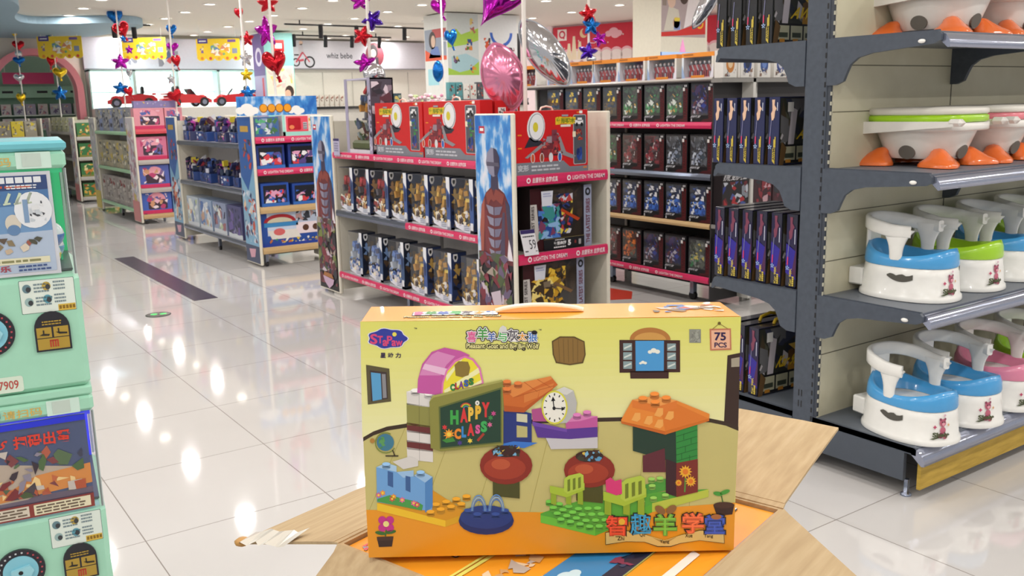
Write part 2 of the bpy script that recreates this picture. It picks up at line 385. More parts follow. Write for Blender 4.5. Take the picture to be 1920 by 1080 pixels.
a.poly([(.05, 2.6), (.4, 2.62), (.34, 2.9), (.15, 2.95)], M('#d9d2c4', .5), 2); a.ell(.2, 3.02, .08, .1, M('#e6c4b0', .5), 3); a.ell(.3, 2.72, .07, .08, M('#e0b39c', .5), 3); a.poly([(.45, 2.64), (.85, 2.8), (.75, 3.1), (.55, 3.1)], M('#efe6e8', .5), 2)
a.ell(.45, 3.1, .09, .12, M('#4a362e', .5), 2); a.rect(.25, 2.62, .38, 2.76, M('#8a9ad0', .5), 3); a.rect(.26, 2.74, .37, 2.79, M('#e8d04a', .5), 4); a.ring(.78, 2.72, .05, .075, M('#f2b92a', .5), 5, 170, 370)
a.rect(.02, 2.95, .1, 3.05, M('#9a8a80', .5), 2)
struct(b, 'column_3')

# ------------------------------------------------------------------ ceiling lamps
LIT = M('#fff6e6', .5, emit=9, vary=0)
gx_ = [-3.1, -1.5, .1, 1.7, 3.3, 4.93, 6.5, 8.12, 9.72, 11.35]; gy_ = [-2.2, .4, 2.95, 5.5, 8.0, 10.55, 12.8, 14.15, 15.4, 16.75, 18.0, 19.25, 20.6, 21.6]
lr = MB(); lr.lathe([(.115, 0), (.115, -.012), (.085, -.016), (.085, -.004)], WHITE, seg=20, cap=False)
ll = MB(); ll.lathe([(.001, -.006), (.085, -.006)], LIT, seg=20, cap=False)
n_l = 0; proto = None
for j, y in enumerate(gy_):
    for i, x in enumerate(gx_):
        d = math.hypot(x, y)
        if y > 12 and (i + j) % 1: continue
        if x < 1 and y > 15: continue
        px = Vector((x, y, CEIL - CAM_H)); z = px.dot(fw)
        seen = z > 0 and abs(px.dot(rt) / z) < .6 and abs(px.dot(up) / z) < .33
        near = y < 12
        lab = 'round recessed ceiling downlight, %s along the %s row out from the back wall' % (ORD[i], ORD[len(gy_) - 1 - j] if len(gy_) - 1 - j < 13 else 'last')
        if seen:
            if proto is None:
                proto = thing('ceiling_downlight', lab, 'ceiling light', (x, y, CEIL - .001), 0, 'ceiling downlights')
                lr.build('ring', proto); ll.build('lens', proto)
            else: dup(proto, (x, y, CEIL - .001), 0, lab)
        if near or (i % 2 == j % 2):
            ld = bpy.data.lights.new('downlight_lamp', 'AREA'); ld.shape = 'DISK'; ld.size = .17; ld.energy = LAMP_W * (1 if near else 1.15); ld.color = (1, .975, .94)
            lo = bpy.data.objects.new('downlight_lamp', ld); COL.objects.link(lo); lo.location = (x, y, CEIL - .02)
# track lights
def track(y0, x0, x1, heads, label, lean):
    t = thing('light_track', label, 'track light', (x0, y0, CEIL - .1))
    b = MB(); b.box(0, -.02, 0, x1 - x0, .02, .03, BLACK); b.box(.3, -.01, .03, .32, .01, .1, BLACK); b.box(x1 - x0 - .4, -.01, .03, x1 - x0 - .38, .01, .1, BLACK); b.build('rail', t)
    for h in heads:
        b = MB(); p = Vector((h - x0, 0, -.03)); d = Vector((.1, lean, -1)).normalized()
        b.tube([p + Vector((0, 0, .05)), p], .012, BLACK); b.tube([p - d * .06, p + d * .2], .045, BLACK, 12); b.build('spot_head', t)
track(17.5, 7.0, 10.5, [7.74, 8.51, 9.6, 10.21, 10.43], 'black ceiling track of spotlights nearest the customer side', .25)
track(20.0, 8.1, 10.6, [8.2, 8.95, 9.6, 10.3], 'black ceiling track of spotlights closest to the back wall sign', .35)
track(18.6, 3.9, 4.8, [4.15, 4.5], 'short black ceiling track with two spotlights near the arched doorway', .3)

# ------------------------------------------------------------------ back wall fittings
b = MB(); b.box(4.2, 21.86, 2.54, 7.9, 21.99, 3.22, M('#cbcad6', .5)); a = Art(b, (4.2, 21.86, 2.54), (1, 0, 0), (0, 0, 1))
a.clutter(1.55, .06, 2.0, .5, 26, pal('#c44a4a', '#4a5a8a', '#e8e6e2', '#8a8a96'), .12, 21); a.clutter(.9, .1, 1.1, .55, 10, pal('#8a8a96', '#b0b0bc'), .08, 22); a.rect(0, 0, 3.7, .025, M('#6a6a72', .4), 2)
tag(b.build('fascia_board'), 'pale lilac fascia board above the four lit display niches', 'sign board')
for i in range(4):
    x = 4.22 + i * .92
    t = thing('display_niche', 'bright lit wall niche, %s of four counted from the arched doorway' % ORD[i], 'display niche', (x, 21.6, 1.2), 0, 'lit niches on the back wall')
    b = MB(); b.box(.03, .36, 0, .89, .39, 1.33, M('#eefcfa', .5, emit=1.7, vary=0)); b.build('lit_back', t)
    b = MB(); TL = M('#bfe6e2', .4)
    for q in ((0, 0, 0, .03, .39, 1.33), (.89, 0, 0, .92, .39, 1.33), (0, 0, 1.3, .92, .39, 1.33), (0, .3, .85, .92, .36, .87)): b.box(*q, TL)
    b.build('niche_frame', t)
b = MB(); b.box(4.2, 20.9, 0, 7.9, 21.58, 1.72, M('#e2dfd8', .4), .02); tag(b.build('display_counter'), 'long white counter under the lit niches carrying three red ride-on cars', 'counter')
def ride_car(loc, rz, label):
    t = thing('toy_ride_on_car', label, 'ride-on car', loc, rz, 'red ride-on cars on the counter'); R = M('#cf1f28', .2, coat=.6)
    b = MB(); pr = [(-.5, .08), (-.5, .18), (-.42, .25), (-.2, .28), (.1, .26), (.34, .22), (.5, .15), (.5, .08)]
    b.prism(pr, lambda u, v, h: (u, h, v), -.24, .24, R); b.box(-.48, -.2, .26, -.4, .2, .3, R, .01); b.ell((.3, -.16, .2), (.12, .09, .06), R); b.ell((.3, .16, .2), (.12, .09, .06), R)
    b.build('body', t)
    b = MB(); b.add([(.16, -.19, .25), (.16, .19, .25), (.06, .17, .38), (.06, -.17, .38)], [(0, 1, 2, 3)], M('#2a2f38', .1)); b.tube([(.16, -.19, .25), (.06, -.17, .38), (.06, .17, .38), (.16, .19, .25)], .01, BLACK); b.build('windscreen', t)
    for y in (-.1, .1):
        b = MB(); b.box(-.22, y - .07, .26, -.1, y + .07, .3, BLACK, .02); b.box(-.25, y - .07, .27, -.19, y + .07, .45, BLACK, .03); b.build('seat', t)
    for x in (-.32, .32):
        for y in (-.22, .22):
            b = MB(); b.prism([(.1 * math.cos(k * PI / 9), .1 * math.sin(k * PI / 9)) for k in range(18)], lambda u, v, h: (x + u, y + h, .1 + v), -.035, .035, BLACK); b.prism([(.055 * math.cos(k * PI / 6), .055 * math.sin(k * PI / 6)) for k in range(12)], lambda u, v, h: (x + u, y + h, .1 + v), -.038, .038, CHROME); b.build('wheel', t)
ride_car((4.95, 21.2, 1.72), PI * .95, 'red ride-on toy car on the counter, nearest the arched doorway')
ride_car((6.08, 21.2, 1.72), .15, 'red ride-on toy car in the middle of the counter')
ride_car((7.2, 21.2, 1.72), PI * .92, 'red ride-on toy car on the counter, nearest the purple column')
# whiz bebe fascia
b = MB(); b.box(8.86, 21.86, 2.57, 12.6, 21.99, 3.25, M('#cfced6', .45)); a = Art(b, (8.86, 21.86, 2.57), (1, 0, 0), (0, 0, 1)); a.rect(0, 0, 3.74, .02, M('#77767c', .4), 2)
a.text('whiz bebe', .92, .26, 1.62, .4, M('#4c4c55', .5), 2)
a.ring(.47, .17, .1, .14, BLACK, 2); a.ring(.12, .16, .07, .1, BLACK, 2); K_ = M('#c8485a', .5); a.line((.12, .16), (.3, .4), .04, K_, 3); a.line((.3, .4), (.47, .17), .03, K_, 3); a.line((.2, .2), (.32, .22), .05, K_, 3); a.poly([(.2, .34), (.34, .36), (.3, .6), (.2, .58)], M('#c9c2c8', .5), 2); a.ell(.27, .62, .05, .05, M('#e5c4b0', .5), 2); a.rect(.08, .32, .2, .35, BLACK, 4)
a.ell(2.25, .36, .26, .3, M('#7a3540', .5), 2); a.ell(2.2, .44, .13, .17, M('#2a2024', .5), 3); a.ell(2.2, .4, .08, .1, M('#e7c9b6', .5), 4); a.poly([(2.05, .05), (2.35, .02), (2.34, .3), (2.1, .3)], M('#3a3438', .5), 3); a.poly([(2.12, .05), (2.26, .05), (2.26, .26), (2.15, .27)], M('#efe9e4', .5), 5)
tag(b.build('fascia_sign'), 'wide white wall sign reading whiz bebe with a small bicycle picture', 'sign')

# alcove behind the arch: pale green shelves with little boxes
t = thing('alcove_shelf', 'pale green product shelf seen through the pink arch', 'shelf', (1.9, 23.7, 0)); GRN = M('#a9d8bf', .45)
b = MB(); b.box(0, .45, 0, 2.9, .5, 2.25, GRN); b.box(0, .0, 2.0, 2.9, .5, 2.25, GRN); b.box(0, 0, 0, .04, .5, 2.0, GRN); b.box(2.86, 0, 0, 2.9, .5, 2.0, GRN)
a = Art(b, (0, 0, 2.0), (1, 0, 0), (0, 0, 1))
for i in range(4): a.rect(.2 + .7 * i, .1, .42 + .7 * i, .15, INK); a.rect(.5 + .7 * i, .06, .68 + .7 * i, .12, M('#6a9a84', .5))
b.build('frame', t)
for z in (1.62, 1.3, .95):
    b = MB(); b.box(.04, .02, z - .03, 2.86, .45, z, M('#dff0e8', .4)); b.build('board', t)
bb = []
for k in range(3):
    m = MB(); m.box(-.1, -.06, 0, .1, .06, .24, M(('#cfd3e2', '#e7dde0', '#b9b0cc')[k], .4)); a = Art(m, (-.1, -.06, 0), (1, 0, 0), (0, 0, 1)); a.clutter(.02, .02, .18, .2, 8, pal('#7a6a9a', '#d89aa8', '#f0efe8', '#8aa0c0'), .06, 30 + k); bb.append(m)
for z, zn in ((1.62, 'upper'), (1.3, 'middle')):
    for i in range(11):
        o = bb[(i * 2 + int(z * 10)) % 3].build('toy_carton', None, (2.1 + .25 * i, 23.85, z))
        tag(o, 'small pastel carton behind the arch, %s along the %s green shelf' % (ORD[i], zn), 'box', 'cartons on the alcove shelves')
b = MB(); b.box(2.75, 22.9, 2.28, 3.75, 22.95, 2.52, M('#d8407c', .5)); b.box(2.8, 22.915, 2.52, 2.815, 22.93, CEIL, WHITE); b.box(3.7, 22.915, 2.52, 3.715, 22.93, CEIL, WHITE)
tag(b.build('hanging_sign'), 'plain magenta banner hanging behind the arched doorway', 'sign')

# scalloped yellow signs hanging from the ceiling
def hang_sign(loc, label):
    t = thing('hanging_sign', label, 'sign', loc, -.55, 'scalloped yellow signs hung from the ceiling'); w, h = .86, .43
    pts = [(w / 2, 0), (-w / 2, 0)] + [(-w / 2 + w * i / 30, -h + .05 + (-.05) * abs(math.sin(PI * 5 * i / 30)) ** .6) for i in range(31)]
    b = MB(); b.prism(pts, lambda u, v, q: (u, q, v), 0, .012, M('#f0cb2e', .45)); a = Art(b, (-w / 2, 0, -h), (1, 0, 0), (0, 0, 1))
    a.rect(.03, h - .09, .23, h, M('#4a3a8a', .5)); a.rect(.62, h - .07, .78, h - .02, M('#7a5a9a', .5)); a.greek(.06, h - .07, .2, h - .02, 1, PAPER, 2, 3)
    a.clutter(.28, .1, .66, .34, 34, pal('#7fae7a', '#d88a6a', '#e8d9b0', '#6a8ac0', '#e6a04a', '#f3efe0'), .07, 41, 1); a.clutter(.06, .15, .14, .3, 6, pal('#8a6a9a', '#e8d9b0'), .04, 42); a.rect(.7, .14, .8, .24, M('#8a93a8', .5), 2)
    for i in range(5): a.ell(.1 + .165 * i, .05, .03, .03, M(('#e68a2a', '#d8503a', '#e0a83a', '#e07a2a', '#d8503a')[i], .5), 2)
    b.build('board', t)
    b = MB()
    for x in (-.35, .35): b.tube([(x, .006, 0), (x, .006, CEIL - loc[2])], .004, WHITE, 5)
    b.build('cord', t)
hang_sign((3.55, 20.6, 3.13), 'scalloped yellow hanging sign in front of the pink arch')
hang_sign((4.95, 19.8, 3.08), 'scalloped yellow hanging sign over the niches, nearer the arch')
hang_sign((6.18, 19.0, 3.03), 'scalloped yellow hanging sign over the niches, nearer the purple column')

# service counter along the back with boxes on it
t = thing('display_shelf', 'long low back display shelf with a black top edge before the big poster column', 'shelf', (5.75, 14.2, 0))
b = MB(); b.box(0, .05, 0, 4.6, .5, 1.6, M('#dcd8d0', .5)); b.build('cabinet', t)
b = MB(); b.box(0, 0, 1.6, 4.6, .52, 1.64, BLACK); b.build('top', t)
b = MB(); b.box(2.95, .02, 1.64, 4.6, .5, 1.72, M('#4a4a4c', .4)); b.box(3.3, .0, 1.7, 4.6, .02, 1.72, CHROME); b.build('riser', t)
def small(name, w, d, h, base, palette, seed, n=9):
    m = MB(); m.box(-w / 2, -d / 2, 0, w / 2, d / 2, h, M(base, .4)); a = Art(m, (-w / 2, -d / 2, 0), (1, 0, 0), (0, 0, 1)); a.clutter(w * .08, h * .1, w * .92, h * .9, n, pal(*palette), min(w, h) * .3, seed); return m
m = small('x', .075, .06, .19, '#e6dfd2', ('#b5705a', '#d9a98a', '#f2efe6', '#8a6a5a'), 50)
for i in range(8): tag(m.build('product_box', None, (5.98 + .088 * i + (.06 if i > 1 else 0), 14.4, 1.64)), 'small cream box on the back shelf, %s from its end by the teal column' % ORD[i], 'box', 'cream boxes on the back shelf')
m = small('x', .15, .1, .2, '#2f4a58', ('#9ab0a0', '#d6c06a', '#6a86a0', '#20303a'), 51)
for i in range(3): tag(m.build('product_box', None, (7.33 + .19 * i, 14.45, 1.66 - .02)), 'dark teal box on the back shelf, %s of three counted from the cream boxes' % ORD[i], 'box', 'dark teal boxes on the back shelf')
for i in range(5):
    m = small('x', .13, .1, (.3, .3, .28, .27, .3)[i], ('#5a9aa0', '#5a9aa0', '#e6e4de', '#d8d5cf', '#55565e')[i], ('#c44a3a', '#3a3436', '#e6dfd6', '#8a5a4a'), 60 + i)
    tag(m.build('product_box', None, (8.78 + .15 * i, 14.4, 1.72)), '%s box on the raised end of the back shelf, %s from the blue balloons' % (('teal', 'teal', 'white', 'pale', 'grey')[i], ORD[i]), 'box', 'tall boxes on the raised shelf end')
for i in range(7):
    m = MB(); R_ = random.Random(i + 5); x0 = 0
    for k in range(7): m.ell((R_.uniform(-.05, .05), R_.uniform(-.04, .04), .04 + R_.uniform(0, .13)), (.035, .035, .03), M(R_.choice(('#e79ab8', '#f2d6de', '#c6d6a0', '#f6e9e6')), .5), 8, 5)
    m.lathe([(.03, 0), (.045, .06)], M('#e9e5dc', .5), seg=10); tag(m.build('flower_pot', None, (7.98 + .11 * i, 14.42, 1.64)), 'little pot of pink flowers on the back shelf, %s from the dark teal boxes' % ORD[i], 'flowers', 'pots of pink flowers on the back shelf')
# blue board with a pink cone beyond the dark boxes
t = thing('display_stand', 'tall white stand carrying a blue board and a pink cone before the cream column', 'display stand', (8.2, 8.5, 0))
b = MB(); b.box(0, 0, 0, .75, .4, 1.98, WHITE); b.build('plinth', t)
b = MB(); b.box(.02, -.0, 1.98, .7, .02, 2.2, M('#3f63b5', .4)); a = Art(b, (.02, 0, 1.98), (1, 0, 0), (0, 0, 1)); a.rect(.06, .05, .2, .14, PAPER); a.rect(.26, .04, .3, .15, PAPER); a.rect(0, .18, .68, .22, M('#a9c4ec', .4), 2); b.build('board', t)
b = MB(); b.lathe([(.11, 1.98), (.06, 2.12), (.025, 2.28), (.001, 2.38)], M('#d98ab8', .4), (.5, .12, 0), 12); b.build('cone', t)
# ------------------------------------------------------------------ gondola units down the aisle
GW, GD, GH = .79, .43, 1.55
def strip_text(a, L, z0, z1, first=0):
    u = .06; k = first; h = z1 - z0
    while u < L - .2:
        a.ell(u + .015, (z0 + z1) / 2, .016, h * .3, PINKW, 2, 8); a.ell(u + .015, (z0 + z1) / 2, .009, h * .16, PINK, 3, 6)
        if k % 2 == 0: w = .27; a.text('LIGHTEN THE DREAM', u + .045, z0 + h * .28, min(L - .02, u + .045 + w), z1 - h * .28, PINKW, 2)
        else: w = .2; a.text('启蒙积木 启梦成真', u + .045, z0 + h * .22, min(L - .02, u + .045 + w), z1 - h * .22, PINKW, 2)
        u += w + .12; k += 1
def price_strip(parent, kind, p0, p1, z0, z1, first=0):
    """strip along p0->p1 (local x,y), facing the right-hand normal of that direction"""
    P0, P1 = Vector((*p0, 0)), Vector((*p1, 0)); U = (P1 - P0); L = U.length; U.normalize(); N = U.cross(Vector((0, 0, 1)))
    b = MB(); mat = {'pink': PINK, 'metal': CHROME, 'green': M('#a9d9ae', .25), 'wood': M('#c9a878', .6), 'red': M('#d8505c', .3), 'grey': M('#b9b4ae', .3)}[kind]
    pts = [(0, z0), (.014, z0 + .004), (.018, (z0 + z1) / 2), (.012, z1 - .004), (0, z1)]
    b.prism(pts, lambda u, v, h: tuple(P0 + U * h + N * (u + .002) + Vector((0, 0, v))), 0, L, mat)
    if kind == 'pink': a = Art(b, P0 + N * .0205, U, (0, 0, 1)); strip_text(a, L, z0 + .004, z1 - .004, first)
    b.build('price_strip', parent)
def poster_sky(a, w, h, seed):
    """tall printed panel: sky, an armoured plain figure and a heap of coloured parts"""
    a.rect(0, 0, w, h, BLACK, 1); a.rect(0, h * .38, w, h, SKY, 2)
    r = M('#c5344a', .3, vary=0); a.rect(w * .12, h * .925, w * .28, h * .955, r, 3); a.rect(w * .15, h * .935, w * .25, h * .947, PAPER, 4)
    SV, MR, DK, M2 = M('#8d8aa0', .3), M('#6a2a2f', .35), M('#3f3850', .3), M('#8a4038', .35); Q = lambda *p: [(w * x, h * y) for x, y in p]
    a.poly(Q((.1, .38), (.08, .52), (.14, .62), (.27, .675), (.42, .70), (.43, .745), (.63, .745), (.64, .70), (.8, .68), (.93, .63), (1, .5), (1, .38)), MR, 3)
    a.poly(Q((.43, .69), (.43, .78), (.62, .78), (.63, .69)), DK, 3.5)
    a.poly(Q((.3, .8), (.34, .845), (.46, .868), (.6, .86), (.68, .83), (.69, .79), (.62, .755), (.5, .745), (.38, .76)), SV, 5); a.poly(Q((.52, .866), (.6, .86), (.68, .83), (.69, .79), (.62, .755), (.54, .75)), DK, 6); a.poly(Q((.33, .79), (.68, .79), (.67, .805), (.33, .807)), M('#5a5568', .25), 7)
    a.poly(Q((.27, .672), (.45, .695), (.5, .665), (.56, .695), (.8, .675), (.74, .63), (.56, .65), (.5, .64), (.42, .65), (.33, .62)), M2, 5)
    a.poly(Q((.08, .52), (.14, .62), (.24, .655), (.22, .56), (.17, .42), (.1, .4)), M('#a4584a', .35), 5); a.poly(Q((.82, .655), (.93, .63), (1, .5), (1, .42), (.88, .5)), DK, 5)
    for i in range(5):
        y = .625 - .047 * i; k = .14 - .014 * i; a.poly(Q((.5 - k - .08, y), (.49, y - .008), (.49, y - .042), (.5 - k, y - .036)), SV, 6); a.poly(Q((.51, y - .008), (.52 + k + .08, y), (.52 + k, y - .036), (.51, y - .042)), M('#736f88', .3), 6)
    a.poly(Q((.26, .38), (.2, .6), (.3, .6), (.4, .38)), M('#7a3238', .35), 4); a.poly(Q((.62, .38), (.74, .6), (.8, .6), (.78, .38)), M('#4a3f58', .35), 4); a.poly(Q((.84, .4), (.9, .5), (1, .4)), M('#e7dfe6', .4), 4)
    a.clutter(w * .03, h * .1, w * .97, h * .42, 120, pal('#4c5a38', '#7a2a38', '#8a3a4a', '#55544a', '#a8988c', '#2f2a33', '#6a5a78', '#5a2530', '#74803f', '#c9b8c4'), w * .17, seed, 6)
    a.clutter(w * .05, h * .03, w * .95, h * .2, 26, pal('#3a2030', '#5a2530', '#2a2a33', '#7a3a44'), w * .14, seed + 1, 10)
    B1 = M('#c9a9c4', .35); a.poly([(w * .22, h * .075), (w * .8, h * .065), (w * .74, h * .035), (w * .52, h * .005), (w * .3, h * .04)], B1, 16); a.poly([(w * .3, h * .1), (w * .7, h * .095), (w * .78, h * .07), (w * .25, h * .075)], M('#a66a34', .35), 17)
def poster_blue(a, w, h, seed):
    a.rect(0, 0, w, h, M('#2f5fa6', .3), 1); a.poly([(0, h * .6), (w * .5, h * .5), (w, h * .68), (w, 0), (0, 0)], M('#7fb0cf', .3), 2); a.rect(0, 0, w, h * .12, M('#3a4666', .3), 4)
    a.rect(w * .2, h * .9, w * .8, h * .94, M('#c9a24a', .4), 3); a.clutter(w * .05, h * .14, w * .95, h * .5, 60, pal('#d8dce6', '#c4523a', '#2f3a6a', '#8fb4cc', '#e6c4a0', '#7a4a5a', '#b7c9d8'), w * .2, seed, 3)
    a.clutter(w * .3, h * .65, w * .9, h * .85, 14, pal('#3a3f5a', '#c4463a', '#a0703f'), w * .12, seed + 2, 5); a.poly([(w * .25, h * .09), (w * .75, h * .1), (w * .65, h * .04), (w * .35, h * .03)], M('#d9a4b4', .4), 7)
def poster_pale(a, w, h, seed):
    a.rect(0, 0, w, h, M(('#cfd0d6', '#d8cdd2', '#d9d3da')[seed % 3], .3), 1)
    a.clutter(0, h * .15, w, h * .95, 80, pal(*(('#b7a9c9', '#cfd8d2', '#c4b8a0', '#a9a3b8', '#e6e0e2', '#8f86a0', '#a0b0a6'), ('#d8b0b8', '#e9dfe2', '#c9a0b0', '#c4c4d2', '#f2ecee', '#b08a9a', '#d8c070'))[seed % 2]), w * .22, seed, 2)
    a.rect(0, 0, w, h * .2, M(('#d8c25a', '#d88a8a')[seed % 2], .35), 8)
def gondola(x0, y0, L, name, label, poster, seed, left, cap, hook=False):
    t = thing(name, label, 'shelf unit', (x0, y0, 0), 0, 'toy shelf units along the main aisle')
    for px, py, front in ((0, 0, True), (0, L - GD, True), (GW - .03, 0, False), (GW - .03, L - GD, False)):
        b = MB(); b.box(px, py, .02, px + .03, py + GD, GH, CREAM, .008)
        if front:
            a = Art(b, (px, py + GD, .02), (0, -1, 0), (0, 0, 1))
            a.rect(0, 0, .005, .01, CREAM); sub = Art(b, (px, py + GD - .012, .035), (0, -1, 0), (0, 0, 1)); poster(sub, GD - .03, GH - .045, seed + int(py > 1))
        b.build('side_panel', t)
    b = MB(); b.box(.385, GD, .06, .405, L - GD, 1.5, M('#c9c6c4', .5)); b.box(.38, L / 2 - .02, .06, .383, L / 2 + .02, 1.5, M('#8d8a88', .4)); b.build('back_panel', t)
    for yy in (GD - .02, L - GD):
        b = MB(); b.box(.03, yy, .06, GW - .03, yy + .02, 1.5, M('#d3cdbd', .5)); b.build('end_panel', t)
    for z, strips in left:
        b = MB(); b.box(.02, GD, z - .03, .385, L - GD, z, M('#b7b5b8', .35)); b.build('shelf_board', t)
        b = MB(); b.box(.405, GD, z - .03, GW - .02, L - GD, z, M('#b7b5b8', .35)); b.build('shelf_board', t)
        for i, (ya, yb, kind) in enumerate(strips): price_strip(t, kind, (.018, yb), (.018, ya), z - .053, z + .002, i + int(z * 10))
    for z, kind in cap:
        b = MB(); b.box(.03, .012, z - .03, GW - .03, GD - .02, z, M('#c2bdb4', .4)); b.build('shelf_board', t)
        b = MB(); b.box(.03, L - GD + .02, z - .03, GW - .03, L - .012, z, M('#c2bdb4', .4)); b.build('shelf_board', t)
        price_strip(t, kind, (.032, .01), (GW - .034, .01), z - .066, z + .003, int(z * 10))
    for x in (.08, GW - .08):
        for y in (.06, L / 2, L - .06):
            b = MB(); b.prism([(.03 * math.cos(k * PI / 6), .03 + .03 * math.sin(k * PI / 6)) for k in range(12)], lambda u, v, h: (x + h, y + u, v), -.012, .012, BLACK); b.box(x - .016, y - .02, .04, x + .016, y + .02, .15, CHROME); b.build('caster', t)
    return t
GX = 3.277
# 1: the near unit with the sky posters
NG = 3.08; NY = 4.672
g1 = gondola(GX, NY, NG, 'gondola_shelf', 'white shelf unit with tall sky posters on its sides, nearest on the main aisle', poster_sky, 100,
             [(1.245, [(GD, NG - GD, 'pink')]), (.755, [(GD, 1.42, 'pink'), (1.42, NG - GD, 'metal')]), (.222, [(GD, NG - GD, 'pink')])],
             [(1.168, 'pink'), (.672, 'pink'), (.2, 'pink')])
# 2: blue unit
BY, BL = 9.25, 3.15
g2 = gondola(GX, BY, BL, 'gondola_shelf', 'shelf unit with blue printed sides and blue shelf edges, second along the main aisle', poster_blue, 120,
             [(1.26, [(GD, BL - GD, 'metal')]), (.775, [(GD, BL - GD, 'metal')]), (.215, [(GD, BL - GD, 'metal')])],
             [(1.335, 'pink'), (1.01, 'pink'), (.62, 'wood'), (.2, 'wood')])
# 3: pale unit
PY, PL = 14.15, 3.05
g3 = gondola(GX, PY, PL, 'gondola_shelf', 'shelf unit with pale green edges and pink end boxes, third along the aisle', poster_pale, 131,
             [(1.335, [(GD, PL - GD, 'green')]), (.77, [(GD, PL - GD, 'green')]), (.2, [(GD, PL - GD, 'green')])],
             [(1.37, 'red'), (.93, 'grey'), (.52, 'grey'), (.14, 'wood')])
# 4 and 5: far units
FY, FL = 18.6, 3.0
g4 = gondola(GX, FY, FL, 'gondola_shelf', 'pale shelf unit with green-backed end shelves, fourth and last along the main aisle', poster_pale, 141,
             [(1.28, [(GD, FL - GD, 'grey')]), (.8, [(GD, FL - GD, 'grey')]), (.25, [(GD, FL - GD, 'grey')])],
             [(1.2, 'grey'), (.83, 'grey'), (.47, 'grey'), (.1, 'grey')])
g5 = gondola(2.1, 19.4, 1.9, 'gondola_shelf', 'small pale shelf unit left of the others, in front of the arched doorway', poster_pale, 152,
             [(1.25, [(GD, 1.9 - GD, 'grey')]), (.8, [(GD, 1.9 - GD, 'grey')])], [(1.22, 'grey'), (.8, 'grey')])
# printed header over the blue unit's end
b = MB(); b.box(-.13, .0, 0, .72, .02, .19, M('#3f86cf', .3)); a = Art(b, (-.13, 0, 0), (1, 0, 0), (0, 0, 1)); a.rect(0, 0, .85, .19, SKY); a.cloud(.1, .05, .08, PAPER, 2); a.cloud(.62, .04, .06, PAPER, 2)
[a.ell(.27 + .085 * i, .07, .045, .045, M('#8a4a1a', .4), 3) or a.ell(.27 + .085 * i, .072, .038, .038, M('#f0a020', .4), 4 + .1 * i) for i in range(4)]
tag(b.build('header_sign', None, (GX + .02, BY + .05, GH + .002)), 'blue sky header sign with orange lettering on top of the blue shelf unit', 'sign')

# ------------------------------------------------------------------ packaged toys
def robot(mb, cx, cy, z0, h, P, seed):
    """small jointed block figure, plain and faceless"""
    R = random.Random(seed); s = h; p = lambda: R.choice(P)
    def bx(x, y, z, w, d, hh, tilt=0):
        c, q = math.cos(tilt), math.sin(tilt); mb.obox((cx + x * s, cy + y * s, z0 + z * s), ((c, 0, q), (0, 1, 0), (-q, 0, c)), (w * s / 2, d * s / 2, hh * s / 2), p())
    for sx in (-1, 1):
        bx(sx * .13, 0, .12, .13, .16, .24, sx * .12); bx(sx * .15, -.03, .03, .16, .22, .06); bx(sx * .1, 0, .34, .11, .13, .2, sx * .15)
        bx(sx * .27, -.02, .66, .16, .18, .16, sx * .4); bx(sx * .31, -.05, .5, .1, .12, .22, sx * .25); bx(sx * .3, -.1, .36, .11, .14, .2, -sx * .3); bx(sx * .22, .05, .86, .05, .04, .26, sx * .5)
    bx(0, 0, .46, .2, .14, .12); bx(0, -.01, .62, .3, .18, .22); bx(0, -.09, .64, .18, .06, .14, .2); bx(0, -.02, .8, .13, .13, .13); bx(.0, -.03, .88, .1, .05, .08)
RP = {'red': pal('#a32430', '#7c1a26', '#c4434a', '#5a5560', '#8a2f3a'), 'yellow': pal('#d9a236', '#e6b94c', '#b98527', '#f0cf6a', '#5a5048'), 'blue': pal('#2e4c9a', '#5b7fc4', '#9db4da', '#1f2d5c', '#c4ccd8')}
